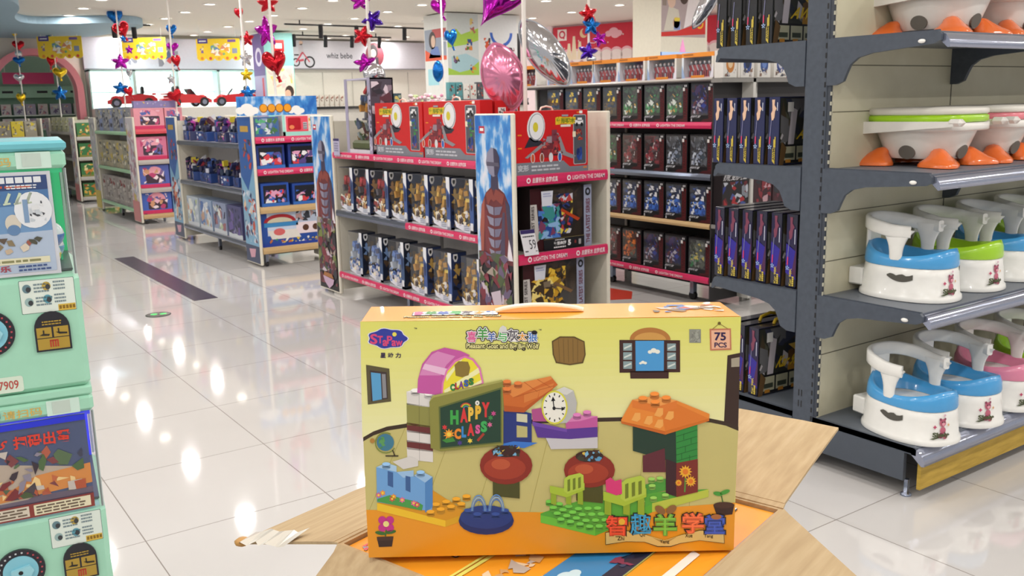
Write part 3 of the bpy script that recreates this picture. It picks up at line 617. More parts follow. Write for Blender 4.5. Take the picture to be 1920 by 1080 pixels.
def figure_box(kind):
    """clear box with a standing toy inside; printed corner strip and shield tag; front faces -y"""
    w, d, h = .235, .13, .365
    t = thing('figure_box', '', 'toy box')
    base = {'red': '#6a5a66', 'yellow': '#77706a', 'blue': '#44546e'}[kind]; side = {'red': '#343c5a', 'yellow': '#2f3d66', 'blue': '#20283c'}[kind]
    b = MB(); b.box(-w / 2, -d / 2, 0, w / 2, d / 2, .012, M('#c9c9cf', .4)); b.box(-w / 2, d / 2 - .004, 0, w / 2, d / 2, h, M(base, .4)); b.box(w / 2 - .005, -d / 2, 0, w / 2, d / 2, h, M(side, .35)); b.box(-w / 2, -d / 2, h - .005, w / 2, d / 2, h, M('#3f4048', .4))
    a = Art(b, (-w / 2, d / 2 - .0045, 0), (1, 0, 0), (0, 0, 1)); a.clutter(.01, .12, w - .01, h - .01, 22, pal('#5a5864', '#4a4a54', '#6a6a78', base), .06, 3)
    # slanted printed foot panel and corner strip
    a = Art(b, (-w / 2, -d / 2, 0), (1, 0, 0), (0, 0, 1)); c1 = {'red': '#b58a5a', 'yellow': '#c9a55a', 'blue': '#7f9cc9'}[kind]
    a.poly([(0, .075), (.02, .03), (w * .6, .0), (w, 0), (w, .06), (w * .7, .05), (w * .3, .055)], M('#dfe0ea', .35), 1)
    a.clutter(.005, .04, w - .05, .15, 40, pal(c1, '#e6dcc4', {'red': '#8a3a3a', 'yellow': '#8a6a2f', 'blue': '#2f4a8a'}[kind], '#4a3a3a', '#c4c0cc'), .032, {'red': 4, 'yellow': 5, 'blue': 6}[kind], 2)
    a.rect(w - .045, .0, w, .3, M({'red': '#4a5f8f', 'yellow': '#3f5a96', 'blue': '#33507a'}[kind], .35), 1); a.rect(w - .045, h - .07, w, h, M('#e9eaf0', .35), 2); a.poly([(w - .045, h - .07), (w, h - .07), (w, h - .12)], M('#e9eaf0', .35), 2); a.greek(w * .5, .012, w * .78, .05, 3, M('#8a93a8', .4), 4, 3)
    a.ell(w - .025, h * .55, .012, .05, M('#22305c', .4), 3); a.rect(w - .04, .02, w - .008, .07, M('#e3e4ea', .4), 3)
    a = Art(b, (w / 2, -d / 2, 0), (0, 1, 0), (0, 0, 1)); a.clutter(.01, .02, d - .01, h * .8, 24, pal(side, c1, '#5a4632', '#1d2233', '#8a6a3a'), .045, 8, 1)
    b.build('carton', t)
    b = MB(); robot(b, -.02, .0, .1 if kind != 'blue' else .06, .25 if kind != 'blue' else .28, RP[kind], {'red': 1, 'yellow': 2, 'blue': 3}[kind]); b.build('toy_figure', t)
    b = MB(); b.box(-w / 2, -d / 2, .012, w / 2 - .006, -d / 2 + .0008, h - .005, FILM); b.build('clear_window', t)
    b = MB(); sh = [(-.018, 0), (.018, 0), (.02, -.03), (.008, -.055), (-.008, -.055), (-.02, -.03)]
    b.prism(sh, lambda u, v, q: (w / 2 + q, -d / 2 + .035 + u, h - .01 + v), .0005, .002, M('#f2f2f4', .35)); b.prism([(u * .5, v * .5 - .012) for u, v in sh], lambda u, v, q: (w / 2 + q, -d / 2 + .035 + u, h - .01 + v), .002, .0025, BLACK); b.build('shield_tag', t)
    return t
FB = {k: figure_box(k) for k in ('red', 'yellow', 'blue')}; used = set()
def put(proto, loc, rz, label, group, flag):
    if flag not in used:
        used.add(flag); proto.location = loc; proto.rotation_euler = (0, 0, rz); proto['label'] = label; proto['group'] = group; return proto
    return dup(proto, loc, rz, label, group)
n = {'red': 0, 'yellow': 0, 'blue': 0}
for y, k in ((5.18, 'yellow'), (5.48, 'yellow'), (5.78, 'yellow'), (6.10, 'yellow'), (6.40, 'red'), (6.72, 'red'), (7.02, 'red')):
    put(FB[k], (GX + .095, y + .13, .757), LEFTF + .04, 'boxed %s robot on the middle shelf, %s %s one from the sky poster' % (k, ORD[n[k]], k), 'boxed robots on the middle shelf', k); n[k] += 1
n = {'yellow': 0, 'blue': 0}
for y, k in ((5.12, 'yellow'), (5.50, 'yellow'), (5.85, 'yellow'), (6.2, 'blue'), (6.56, 'blue'), (6.92, 'blue')):
    put(FB[k], (GX + .1, y + .13, .224), LEFTF + .04, 'boxed %s robot on the lowest shelf, %s %s one from the sky poster' % (k, ORD[n[k]], k), 'boxed robots on the lowest shelf', k); n[k] += 1
# red play-set boxes
def red_box(w, d, h, variant):
    t = thing('playset_box', '', 'toy box'); b = MB(); b.box(-w / 2, -d / 2, 0, w / 2, d / 2, h, RED, .002); a = Art(b, (-w / 2, -d / 2, 0), (1, 0, 0), (0, 0, 1)); S_ = w / .57; k = h / .39
    P_ = lambda *p: [(x * S_, y * k) for x, y in p]
    gy2 = M('#7f828c', .4); a.poly(P_((0, 0), (.57, 0), (.57, .035), (.42, .035), (.37, .075), (0, .075)), gy2, 1); a.text('变形', .015 * S_, .02 * k, .1 * S_, .062 * k, M('#c4c7cf', .4), 3, bold=.04); a.greek(.12 * S_, .015 * k, .34 * S_, .06 * k, 2, M('#c4c7cf', .4), 3, 5)
    ex, ey = (.16, .29) if variant == 0 else (.27, .29)
    bl = M('#2c2c38', .4); wt = M('#ecebee', .35)
    a.ell(ex * S_, ey * k, .068 * S_, .092 * k, wt, 2, rot=-8); a.ell((ex + .003) * S_, ey * k, .06 * S_, .084 * k, M('#8c8e98', .35), 3, rot=-8); a.ell((ex + .004) * S_, (ey + .002) * k, .054 * S_, .078 * k, wt, 4, rot=-8)
    a.poly([((ex - .09) * S_, .165 * k), ((ex - .05) * S_, .23 * k), ((ex + .05) * S_, .2 * k), ((ex + .02) * S_, .175 * k)], bl, 2); a.ell((ex - .005) * S_, ey * k, .02 * S_, .03 * k, M('#d8c93a', .35), 5)
    tx = .31 if variant == 0 else .06
    sp = M('#e8c22f', .35); a.clutter(tx * S_, .3 * k, (tx + .17) * S_, .35 * k, 16, [sp], .03 * S_, 12, 2); a.rect(tx * S_, .305 * k, (tx + .16) * S_, .345 * k, sp, 3); a.text('变形积木', (tx + .005) * S_, .308 * k, (tx + .155) * S_, .342 * k, M('#7a8a1f', .4), 4, bold=.05); a.rect((tx + .05) * S_, .35 * k, (tx + .1) * S_, .362 * k, M('#9a9aa2', .4), 3); a.rect((tx + .04) * S_, .286 * k, (tx + .12) * S_, .3 * k, M('#e6dccf', .4), 3)
    # printed garage play-set with ramps
    ox = .19 if variant == 0 else .05
    for q, m in (((0, .1, .07, .18), '#8a3038'), ((.06, .12, .14, .24), '#a3343a'), ((.09, .2, .13, .27), '#7a3a48'), ((.02, .15, .1, .2), '#6d2a33'), ((.1, .11, .135, .15), '#3a2228'), ((.05, .19, .09, .23), '#9a8a94')): a.rect((ox + q[0]) * S_, q[1] * k, (ox + q[2]) * S_, q[3] * k, M(m, .4), 3 + q[1])
    a.poly(P_((ox + .14, .22), (ox + .155, .23), (ox + .2, .13), (ox + .28, .1), (ox + .25, .085), (ox + .12, .13), (ox + .16, .14)), M('#8f8b90', .4), 4); a.poly(P_((ox - .02, .17), (ox + .04, .2), (ox + .04, .18), (ox - .15 + .05, .1), (ox - .12, .105)), M('#8f8b90', .4), 4)
    a.clutter((ox + .01) * S_, .12 * k, (ox + .18) * S_, .25 * k, 26, pal('#6d2a33', '#b8474a', '#8f8b96', '#4a2a33', '#c46a5a'), .016, 13, 5)
    for i, c in enumerate(('#c4552f', '#8a4a2f', '#d9d9de', '#2f5fb0')): x = (ox - .06 + .07 * i); a.ell(x * S_, .1 * k, .016 * S_, .03 * k, wt, 5); a.ell(x * S_, .1 * k, .012 * S_, .026 * k, M(c, .4), 6)
    a.rect(.445 * S_ - (.02 if variant else 0), .22 * k, .47 * S_ - (.02 if variant else 0), .255 * k, M('#efe2c4', .4), 3)
    for x, y in ((.48, .37), (.02, .24), (.02, .16), (.53, .02), (.5, .09)): a.rect(x * S_, y * k, (x + .03) * S_, (y + .008) * k, M('#e88a2a', .4), 2)
    a.rect(.5 * S_, .367 * k, .525 * S_, .384 * k, PAPER, 3)
    wx = .435 if variant else .455
    b.build('carton', t)
    b = MB(); a = Art(b, (-w / 2, -d / 2 - .0004, 0), (1, 0, 0), (0, 0, 1)); a.rrect((wx - .005) * S_, .045 * k, (wx + .1) * S_, .36 * k, .012, M('#b9bac0', .3), 1); a.rrect(wx * S_, .05 * k, (wx + .095) * S_, .355 * k, .01, M('#55575f', .3), 2)
    cx = (wx + .045) * S_; a.rect(cx - .035 * S_, .3 * k, cx + .03 * S_, .325 * k, wt, 4); a.rect(cx - .015 * S_, .32 * k, cx + .02 * S_, .34 * k, wt, 4); a.ell(cx - .022 * S_, .298 * k, .01 * S_, .012 * k, BLACK, 5); a.ell(cx + .018 * S_, .298 * k, .01 * S_, .012 * k, BLACK, 5)
    if variant: a.clutter(cx - .02 * S_, .28 * k, cx + .02 * S_, .34 * k, 8, pal('#e9e9ea', '#2a2a30'), .02, 14, 6); a.clutter(cx - .01, .14 * k, cx + .04 * S_, .2 * k, 8, pal('#3f8a4a', '#5aa35a'), .02, 15, 4); a.clutter(cx - .03 * S_, .06 * k, cx + .03 * S_, .1 * k, 14, pal('#a3543f', '#2f4a9a', '#d9d0c8'), .016, 16, 4)
    a.clutter(cx - .03 * S_, .2 * k, cx + .025 * S_, .27 * k, 14, pal('#b03a34', '#7a222a', '#d8703a') if not variant else pal('#24408f', '#3a5ab0', '#20a050'), .022, 17, 4); a.clutter(cx - .025 * S_, .07 * k, cx + .02 * S_, .16 * k, 14, pal('#24408f', '#3a5ab0', '#1a2a66'), .024, 18, 4)
    b.build('window', t)
    b = MB(); b.tube([(-.05, 0, h), (-.04, 0, h + .018), (0, 0, h + .026), (.04, 0, h + .018), (.05, 0, h)], .006, M('#f0d8c8', .3)); b.build('handle', t)
    return t
rb1 = red_box(.73, .1, .39, 1); put(rb1, (GX + .085, 5.445, 1.247), LEFTF, 'red play-set box on the top shelf, next to the near sky poster', 'red play-set boxes on the top shelf', 'r1')
put(rb1, (GX + .085, 6.2, 1.247), LEFTF, 'red play-set box on the top shelf, beside the tall clear box', 'red play-set boxes on the top shelf', 'r1')
for i, x in enumerate((.2, .31)):
    b = MB(); b.box(-.36, -.05, 0, .36, .05, .385, RED, .002); a = Art(b, (.36, -.05, 0), (0, 1, 0), (0, 0, 1)); a.rect(.02, .28, .08, .34, PAPER); a.clutter(.025, .285, .075, .335, 6, pal('#55525a', '#8a8a90', '#2a2a30'), .02, 19, 2); a.rect(.02, .02, .08, .06, M('#7f828c', .4), 1)
    tag(b.build('playset_box', None, (GX + x, 5.43 + .02 * i, 1.247), LEFTF), 'red play-set box end %s the front one by the near sky poster' % ('directly behind' if i == 0 else 'two places behind'), 'toy box', 'red play-set boxes on the top shelf')
rb0 = red_box(.58, .12, .392, 0); put(rb0, (GX + .325, NY + .085, 1.17), 0, 'red play-set box with white oval picture, alone on the top end shelf', 'red play-set boxes on the end shelf', 'r0')
# tall clear tower box
t = thing('figure_box', 'tall clear-fronted dark box taller than the red boxes beside it', 'toy box', (GX + .12, 6.83, 1.247), LEFTF)
b = MB(); w, d, h = .46, .2, .585; b.box(-w / 2, -d / 2, 0, w / 2, d / 2, .02, M('#8a8a94', .4)); b.box(-w / 2, d / 2 - .01, 0, w / 2, d / 2, h, M('#3a4458', .4)); b.box(w / 2 - .01, -d / 2, 0, w / 2, d / 2, h, M('#4a4450', .4)); b.box(-w / 2, -d / 2, h - .012, w / 2, d / 2, h, M('#c9c4dc', .35))
for x in (-w / 2, w / 2 - .05): b.box(x, -d / 2 - .001, 0, x + .05, -d / 2 + .002, h, M('#a9a3bd', .3))
a = Art(b, (-w / 2, -d / 2 - .001, 0), (1, 0, 0), (0, 0, 1)); a.rect(.05, 0, w - .05, .03, M('#d5d2dc', .4), 1); a.clutter(w - .05, .02, w, h - .04, 20, pal('#5a4a4a', '#8a8496', '#cfc9dc', '#2f2f3a'), .03, 71, 2)
a = Art(b, (w / 2, -d / 2, 0), (0, 1, 0), (0, 0, 1)); a.clutter(.01, .02, d - .01, h - .03, 30, pal('#3a2f3a', '#8a7a86', '#cfc3cc', '#5a2f3a', '#2a2a33'), .07, 72, 1); b.build('carton', t)
b = MB(); robot(b, 0, 0, .26, .26, pal('#c98a2f', '#4a4a55', '#6a6a78', '#2f4a7a'), 5); R_ = random.Random(4)
for i in range(60): b.obox((R_.uniform(-.17, .17), R_.uniform(-.05, .07), R_.uniform(.04, .24)), ((1, R_.uniform(-1, 1), R_.uniform(-1, 1)), (0, 1, .3), (0, -.3, 1)), (R_.uniform(.006, .035), .008, R_.uniform(.006, .03)), R_.choice(pal('#5a7a4a', '#7a3a44', '#9aa3a8', '#3a4a3a', '#8a6a3a', '#4a5a78')))
b.box(-.19, -.08, .02, .19, .08, .1, M('#4f5a2a', .5), .02); b.obox((.03, -.03, .5), ((1, 0, .7), (0, 1, 0), (-.7, 0, 1)), (.05, .01, .012), M('#c42a30', .3)); b.obox((.06, -.02, .53), ((1, 0, -.4), (0, 1, 0), (.4, 0, 1)), (.03, .01, .01), M('#3f8a4a', .3)); b.build('toy_figure', t)
b = MB(); b.box(-w / 2 + .05, -d / 2, .02, w / 2 - .05, -d / 2 + .001, h - .012, FILM); b.build('clear_window', t)
b = MB(); b.box(-.055, -.004, 0, .055, 0, .14, M('#b9b3cf', .4)); a = Art(b, (-.055, -.004, 0), (1, 0, 0), (0, 0, 1)); a.rect(0, .12, .11, .14, M('#3a2f66', .4)); a.greek(.015, .03, .095, .11, 4, M('#8a86a6', .4), 2, 6)
tag(b.build('price_card', None, (GX - .012, 7.2, 1.22), LEFTF), 'pale lilac price card clipped to the top shelf beside the tall clear box', 'price card')
# two dark robot boxes on the end shelves
def latest_box(loc, body, P, num, label):
    w, d, h = .5, .16, .405; t = thing('robot_box', label, 'toy box', loc, 0, 'dark robot boxes on the end shelves'); b = MB(); b.box(-w / 2, -d / 2, 0, w / 2, d / 2, h, M(body, .3), .002); a = Art(b, (-w / 2, -d / 2, 0), (1, 0, 0), (0, 0, 1))
    a.rect(0, .0, .17, h, M('#3a1418', .35), 1); a.rect(.1, .06, .41, h, M('#33291f', .3), 2); a.clutter(.18, .1, .42, h - .01, 40, pal('#3a2e22', '#2a2320', '#463628', '#241c1c'), .06, 75, 3)
    SL = M('#9aa0b8', .3); a.rect(.435, 0, w, h, SL, 3); TX = M('#6a2436', .35); a.text('THE LATEST SERIES', .452, .02, .485, h - .09, TX, 5, 90, .02); a.ell(.468, h - .045, .022, .026, BLACK, 5); a.ell(.468, h - .045, .01, .013, SL, 6)
    a.poly([(0, .08), (.03, .05), (.07, .08), (.05, h - .1), (0, h - .1)], M('#c4beba', .3), 3); a.text('LATEST SERIES', .006, .09, .03, h - .11, M('#3a2f33', .35), 5, 90, .02)
    a.clutter(.06, .08, .24, .3, 70, P[0], .05, 76 + num, 6); a.clutter(.2, .1, .34, .36, 46, P[1], .04, 77 + num, 6); a.poly([(.24, .25), (.25, .265), (.4, .19), (.38, .175)], P[2], 9)
    a.poly([(.09, h - .115), (.17, h - .115), (.18, h - .02), (.085, h - .02)], M('#d5d6e2', .35), 8); a.greek(.1, h - .06, .165, h - .03, 2, M('#9aa0c4', .4), 9, 4)
    a.rect(.1, 0, .434, .075, BLACK, 10); a.rect(.1, .0745, .434, .0765, M('#9a8a5a', .4), 11); WT = M('#e6e6e8', .4); a.text('变形金刚', .18, .03, .28, .055, WT, 12, 0, .05); a.greek(.18, .008, .28, .026, 1, WT, 12, 3); a.greek(.19, .06, .27, .07, 1, WT, 12, 8); a.text('5', .295, .02, .32, .058, WT, 12, 0, .06); a.rect(.35, .03, .365, .05, M('#7a2a2a', .4), 12); a.rect(.385, .02, .405, .055, M('#a0a0a0', .4), 12)
    b.build('carton', t)
    b = MB(); b.box(.1 - w / 2, -d / 2 - .003, .078, .43 - w / 2, -d / 2 - .0025, h - .005, FILM); b.build('clear_window', t)
latest_box((GX + .395, NY + .11, .674), '#241a1c', (pal('#2a4a96', '#4a78c4', '#8ab0dc', '#1a2450', '#7a3a5a', '#3a8a8a'), pal('#1a2450', '#2a3a7a', '#c9c9d4', '#14142a', '#d8c24a', '#b83a3a'), M('#b8421f', .3)), 5, 'dark box reading THE LATEST SERIES with blue robot art on the middle end shelf')
latest_box((GX + .33, NY + .11, .202), '#2a221a', (pal('#d8a92f', '#b9861f', '#e6c24a', '#3a2a1a', '#7a6a55', '#f0d880'), pal('#c9961f', '#8a6414', '#e0b83a', '#2a2018', '#5a4a3a'), M('#7a5a3a', .3)), 6, 'dark box reading LATEST SERIES with yellow robot art on the lowest end shelf')
b = MB(); a0 = [(-.055, 0), (.055, 0), (.055, .165), (-.055, .165)]; b.prism(a0, lambda u, v, q: (u - v * .22, q, v), -.003, 0, M('#e9e7ec', .4)); a = Art(b, fn=lambda u, v, l: (u - v * .22, -.003 - l, v)); a.rect(-.055, .14, .055, .165, M('#3a2f66', .4), 1); a.text('59', -.005, .04, .045, .1, INK, 2, 0, -.004); a.greek(-.045, .115, .045, .13, 1, INK, 2, 3); a.greek(-.045, .02, -.02, .035, 1, INK, 2, 2); a.greek(.035, .02, .05, .03, 1, INK, 2, 2)
tag(b.build('price_card', None, (GX + .12, NY - .014, .668)), 'tilted white price card reading 59 on the middle end shelf', 'price card')

# ------------------------------------------------------------------ things on the blue unit
def gadget(seed, P):
    """small dark toy vehicle with arms, standing on a display box"""
    R = random.Random(seed); t = thing('toy_vehicle', '', 'toy'); b = MB(); b.box(-.09, -.07, 0, .09, .07, .11, M(R.choice(('#2f4a8a', '#3a3f66', '#2a2f4a')), .35), .006); a = Art(b, (-.09, -.07, 0), (1, 0, 0), (0, 0, 1)); a.clutter(.01, .01, .17, .1, 14, P, .03, seed, 1); b.build('display_base', t)
    b = MB()
    for i in range(15): b.obox((R.uniform(-.09, .09), R.uniform(-.06, .06), .13 + R.uniform(0, .13)), ((1, R.uniform(-.6, .6), R.uniform(-.9, .9)), (0, 1, R.uniform(-.5, .5)), (0, 0, 1)), (R.uniform(.015, .06), R.uniform(.01, .03), R.uniform(.01, .03)), R.choice(P))
    for x in (-.06, .06): b.prism([(.035 * math.cos(k * PI / 7), .035 * math.sin(k * PI / 7)) for k in range(14)], lambda u, v, q: (x + u, -.05 + q, .15 + v), -.02, .02, P[0])
    b.build('toy_body', t); return t
GP = [pal('#26264a', '#3a3a6a', '#5a2a3a', '#8a8aa0', '#1a1a2a'), pal('#22305c', '#3f5a9a', '#8a3a9a', '#c4c4d2', '#1a1a2a'), pal('#3a2a6a', '#b03a9a', '#5a5a8a', '#d8b8a0', '#1f1f33'), pal('#1f2f4a', '#2f4a7a', '#a03040', '#d8d8e0', '#c9b83a')]
GG = [gadget(200 + i, GP[i]) for i in range(4)]
for row, z, zn in ((0, 1.262, 'top'), (1, .777, 'middle')):
    for i in range(8):
        k = (i * 3 + row) % 4
        put(GG[k], (GX + .13 + .03 * (i % 2), BY + .58 + .295 * i, z), LEFTF + .2 * ((i % 3) - 1), '%s dark toy vehicle along the blue unit\'s %s shelf, from its near end' % (ORD[i], zn), 'toy vehicles on the blue shelf unit', 'gg%d' % k)
def carton(name, w, d, h, base, draw, seed=0):
    b = MB(); b.box(-w / 2, -d / 2, 0, w / 2, d / 2, h, M(base, .35), .002); draw(Art(b, (-w / 2, -d / 2, 0), (1, 0, 0), (0, 0, 1)), w, h, seed); return b
def d_scene(P, n=26, band=None, sz=.22):
    def f(a, w, h, s):
        if band: a.rect(0, 0, w, h * .14, M(band, .35), 1)
        a.clutter(w * .05, h * .12, w * .95, h * .92, n, pal(*P), min(w, h) * sz, s, 2)
    return f
for i in range(4):
    b = carton('x', .46, .2, .36, ('#b9c4cf', '#9aaecb', '#8f9ab8', '#4a4a78')[i], d_scene((('#c4d29a', '#d8dfe6', '#7a8ab0', '#d8a07a', '#e9ece6'), ('#c4a08a', '#d9dde2', '#5a78b0', '#c9d2a0', '#eceef0'), ('#dfe0d8', '#3a3f5a', '#b4c4a0', '#9ab0cc', '#a06a70'), ('#2f3050', '#6a5a9a', '#3a3a5a', '#8a86a8', '#55506a'))[i], 30, '#d5dae0'), 210 + i)
    tag(b.build('toy_carton', None, (GX + .14, BY + 2.42 - .52 * i, .217), LEFTF), '%s printed carton on the blue unit\'s lowest shelf, counted from its far end' % ORD[i], 'toy box', 'cartons low on the blue shelf unit')
# its end shelves
def window_toy(a, w, h, s):
    a.rect(w * .08, h * .12, w * .92, h * .9, M('#23262f', .3), 1); R = random.Random(s)
    a.clutter(w * .12, h * .15, w * .88, h * .7, 26, pal(*(('#58b04a', '#e0c23a', '#dfe2ea', '#8a4aa0', '#3a7ac4') if s % 2 else ('#d8404a', '#f0f0f2', '#3a6ac4', '#e0a0c0', '#5a4a8a'))), min(w, h) * .2, s, 2); a.rect(0, 0, w, h * .14, M('#3f74c4', .35), 6)
EY = BY + .14
for x, w, base, dr, z, h, lab in (
    (.18, .26, '#4a6a9a', d_scene(('#58b07a', '#dfe6e9', '#8fa0c4', '#2f5fb0', '#4a7a4a'), 34), 1.337, .2, 'blue and green boxed toy on the top end shelf beneath the sky header'),
    (.55, .4, '#efe0dc', None, 1.337, .21, 'red and mint toy oven box on the top end shelf under the sky header'),
    (.2, .3, '#243a86', window_toy, 1.012, .24, 'boxed green toy car on the second end shelf of the blue unit'),
    (.56, .34, '#243a86', window_toy, 1.012, .24, 'boxed red and white toy car on the second end shelf of the blue unit'),
    (.22, .3, '#2f58b4', window_toy, .622, .24, 'blue windowed toy box on the third end shelf, nearer the white frame edge'),
    (.57, .32, '#274a9c', window_toy, .622, .22, 'blue windowed toy box on the third end shelf, nearer the sky poster'),
    (.39, .7, '#2a50a4', 'big', .202, .37, 'big blue box with red car picture on the blue unit\'s lowest end shelf')):
    def oven(a, w, h, s):
        a.rect(0, 0, w, h * .2, M('#a6e0d6', .35), 1); a.rect(0, .0, w * .07, h, M('#a6e0d6', .35), 1); a.rect(w * .1, h * .2, w * .7, h * .95, M('#ee5568', .3), 2); a.rrect(w * .15, h * .28, w * .5, h * .88, .015, M('#b8202e', .25), 3); a.ell(w * .25, h * .42, w * .07, h * .1, M('#f08a5a', .3), 4); a.rect(w * .56, h * .3, w * .67, h * .65, M('#c9c4cc', .3), 4)
        for i in range(9): a.rect(w * (.57 + .033 * (i % 3)), h * (.32 + .11 * (i // 3)), w * (.59 + .033 * (i % 3)), h * (.39 + .11 * (i // 3)), M('#5a5a66', .3), 5)
        a.clutter(w * .72, h * .3, w * .96, h * .85, 12, pal('#e0603a', '#f0b04a', '#7ab04a', '#f3e0c0'), .04, 7, 3)
    def bigcar(a, w, h, s):
        a.rect(w * .1, h * .3, w * .95, h * .95, M('#c9d6ec', .35), 1); a.clutter(w * .55, h * .65, w * .95, h * .95, 14, pal('#23262f', '#c4a0a0', '#3a3f4a'), .06, 8, 2); a.ell(w * .3, h * .68, w * .25, h * .22, M('#b8303a', .3), 3, a0=0, a1=180); a.ell(w * .3, h * .66, w * .2, h * .15, M('#e6dfc4', .3), 4, a0=0, a1=180); a.rect(w * .05, h * .55, w * .58, h * .67, M('#3f8ac4', .3), 5)
        a.poly([(w * .1, h * .45), (w * .55, h * .45), (w * .62, h * .2), (w * .16, h * .2)], M('#e8e2da', .3), 6); a.ell(w * .28, h * .4, w * .09, h * .1, M('#d86a6a', .3), 7); a.rect(w * .55, h * .3, w * .95, h * .62, M('#f0dfe4', .3), 5)
        for q in (.7, .86): a.ell(w * q, h * .46, w * .05, h * .09, M('#5a3a2a', .3), 6)
        a.clutter(w * .1, h * .05, w * .9, h * .22, 26, pal('#e0c04a', '#c4703a', '#f0ede6', '#8a6ab0', '#3f9a5a'), .03, 9, 8); a.rect(0, 0, w, h * .08, M('#2f48a8', .3), 9)
    b = carton('x', w, .18, h, base, oven if dr is None else bigcar if dr == 'big' else dr, int(x * 100) + int(z * 10))
    tag(b.build('toy_carton', None, (GX + x, EY, z)), lab, 'toy box', 'boxes on the blue unit\'s end shelves')

# ------------------------------------------------------------------ things on the pale unit
for row, (z, zn, h, bases, P) in enumerate(((1.337, 'top', .36, ('#8d8f94', '#8a94b8', '#9a9a9c'), ('#b8b4ac', '#6a6a74', '#c4b88a', '#55555c')), (.772, 'middle', .42, ('#a89f86', '#9a9684', '#b0a68c'), ('#c9b45a', '#8a8576', '#d8d2c0', '#6a6a66')), (.202, 'lowest', .42, ('#a39c98', '#9a918c', '#a8a09a'), ('#8a3a3a', '#c9c4bc', '#7a746e', '#b8b0a8')))):
    prot = [carton('x', .2, .1, h, bases[i], d_scene(P, 22), 230 + 5 * row + i) for i in range(3)]; mesh = [None] * 3
    for i in range(9):
        k = i % 3; lab = '%s tall slim carton on the pale unit\'s %s shelf, from its near end' % (ORD[i], zn)
        if row == 0 and i > 6: loc = (GX + .1, PY + .56 + .235 * i, z)
        else: loc = (GX + .1, PY + .56 + .235 * i, z)
        if mesh[k] is None: mesh[k] = tag(prot[k].build('toy_carton', None, loc, LEFTF + .35), lab, 'toy box', 'slim cartons on the pale shelf unit')
        else: dup(mesh[k], loc, LEFTF + .35, lab)
def d_pink(a, w, h, s):
    R = random.Random(s); a.rect(0, 0, w, h * .16, M('#d83a6a', .35), 1); a.ell(w * .5, h * .62, w * .3, h * .32, M(('#f0a8b8', '#e8c0d0')[s % 2], .35), 1); a.rrect(w * .2, h * .2, w * .85, h * .62, .02, M(('#4a3a4a', '#3f4a6a')[s % 2], .3), 2)
    a.clutter(w * .12, h * .2, w * .88, h * .9, 22, pal('#f3c0d0', '#c44a78', '#f8e6ea', '#8a6a9a', '#d8a07a', '#5a6ab0'), .05, s, 3)
i = 0
for z, zn in ((1.372, 'top'), (.932, 'second'), (.522, 'third'), (.142, 'lowest')):
    for x, w in ((.25, .42), (.6, .25)):
        b = carton('x', w, .16, .3 if z > 1.3 else .33, ('#e89aa8', '#d87a9a', '#5a6ab8', '#4a6ac0')[i // 2], d_pink, 260 + i)
        tag(b.build('toy_carton', None, (GX + x, PY + .13, z)), '%s pink toy box on the %s end shelf of the pale unit' % ('wide' if w > .3 else 'narrow', zn), 'toy box', 'pink boxes on the pale unit\'s end'); i += 1
b = carton('x', .6, .1, .1, '#8f86b8', d_scene(('#e8c24a', '#b0a0d0', '#f0ede6'), 10), 280); tag(b.build('toy_carton', None, (GX + .36, PY + .13, 1.675)), 'long lilac and yellow box lying on top of the pale shelf unit', 'toy box')
# far unit: burger coloured boxes on a green back
for j, (z, zn) in enumerate(((1.202, 'top'), (.832, 'second'), (.472, 'third'), (.102, 'lowest'))):
    for i, x in enumerate((.22, .56)):
        b = carton('x', .32, .2, .25, '#3f7a4a', d_scene(('#c9803a', '#e0b04a', '#a3542f', '#e9d8a0', '#5a8a3a'), 20, '#8a8a4a'), 290 + j * 2 + i)
        tag(b.build('toy_carton', None, (GX + x, FY + .13, z)), 'green toy food box on the last unit\'s %s end shelf, %s of two' % (zn, ORD[i]), 'toy box', 'toy food boxes on the last unit')
prot = [carton('x', .14, .1, .28, ('#b8b89a', '#c4c4ac', '#a3a58a')[i], d_scene(('#d8d89a', '#8a8a5a', '#e6e6d2', '#b0b05a'), 14), 300 + i) for i in range(3)]
for i in range(12):
    tag(prot[i % 3].build('toy_carton', None, (GX + .1, FY + .55 + .17 * i, 1.282), LEFTF + .4), '%s pale yellow carton along the last unit\'s top shelf, from its near end' % ORD[i], 'toy box', 'pale cartons on the last unit')
for i in range(3):
    b = carton('x', .2, .12, .28, ('#8a8478', '#d8c23a', '#a39c8a')[i], d_scene(('#c9c4b0', '#e0c83a', '#6a645a'), 14), 320 + i); tag(b.build('toy_carton', None, (2.1 + .16 + .22 * i, 19.53, 1.222)), '%s carton on the small unit before the arch, %s of three' % (('brown', 'yellow', 'tan')[i], ORD[i]), 'toy box', 'cartons on the small unit')
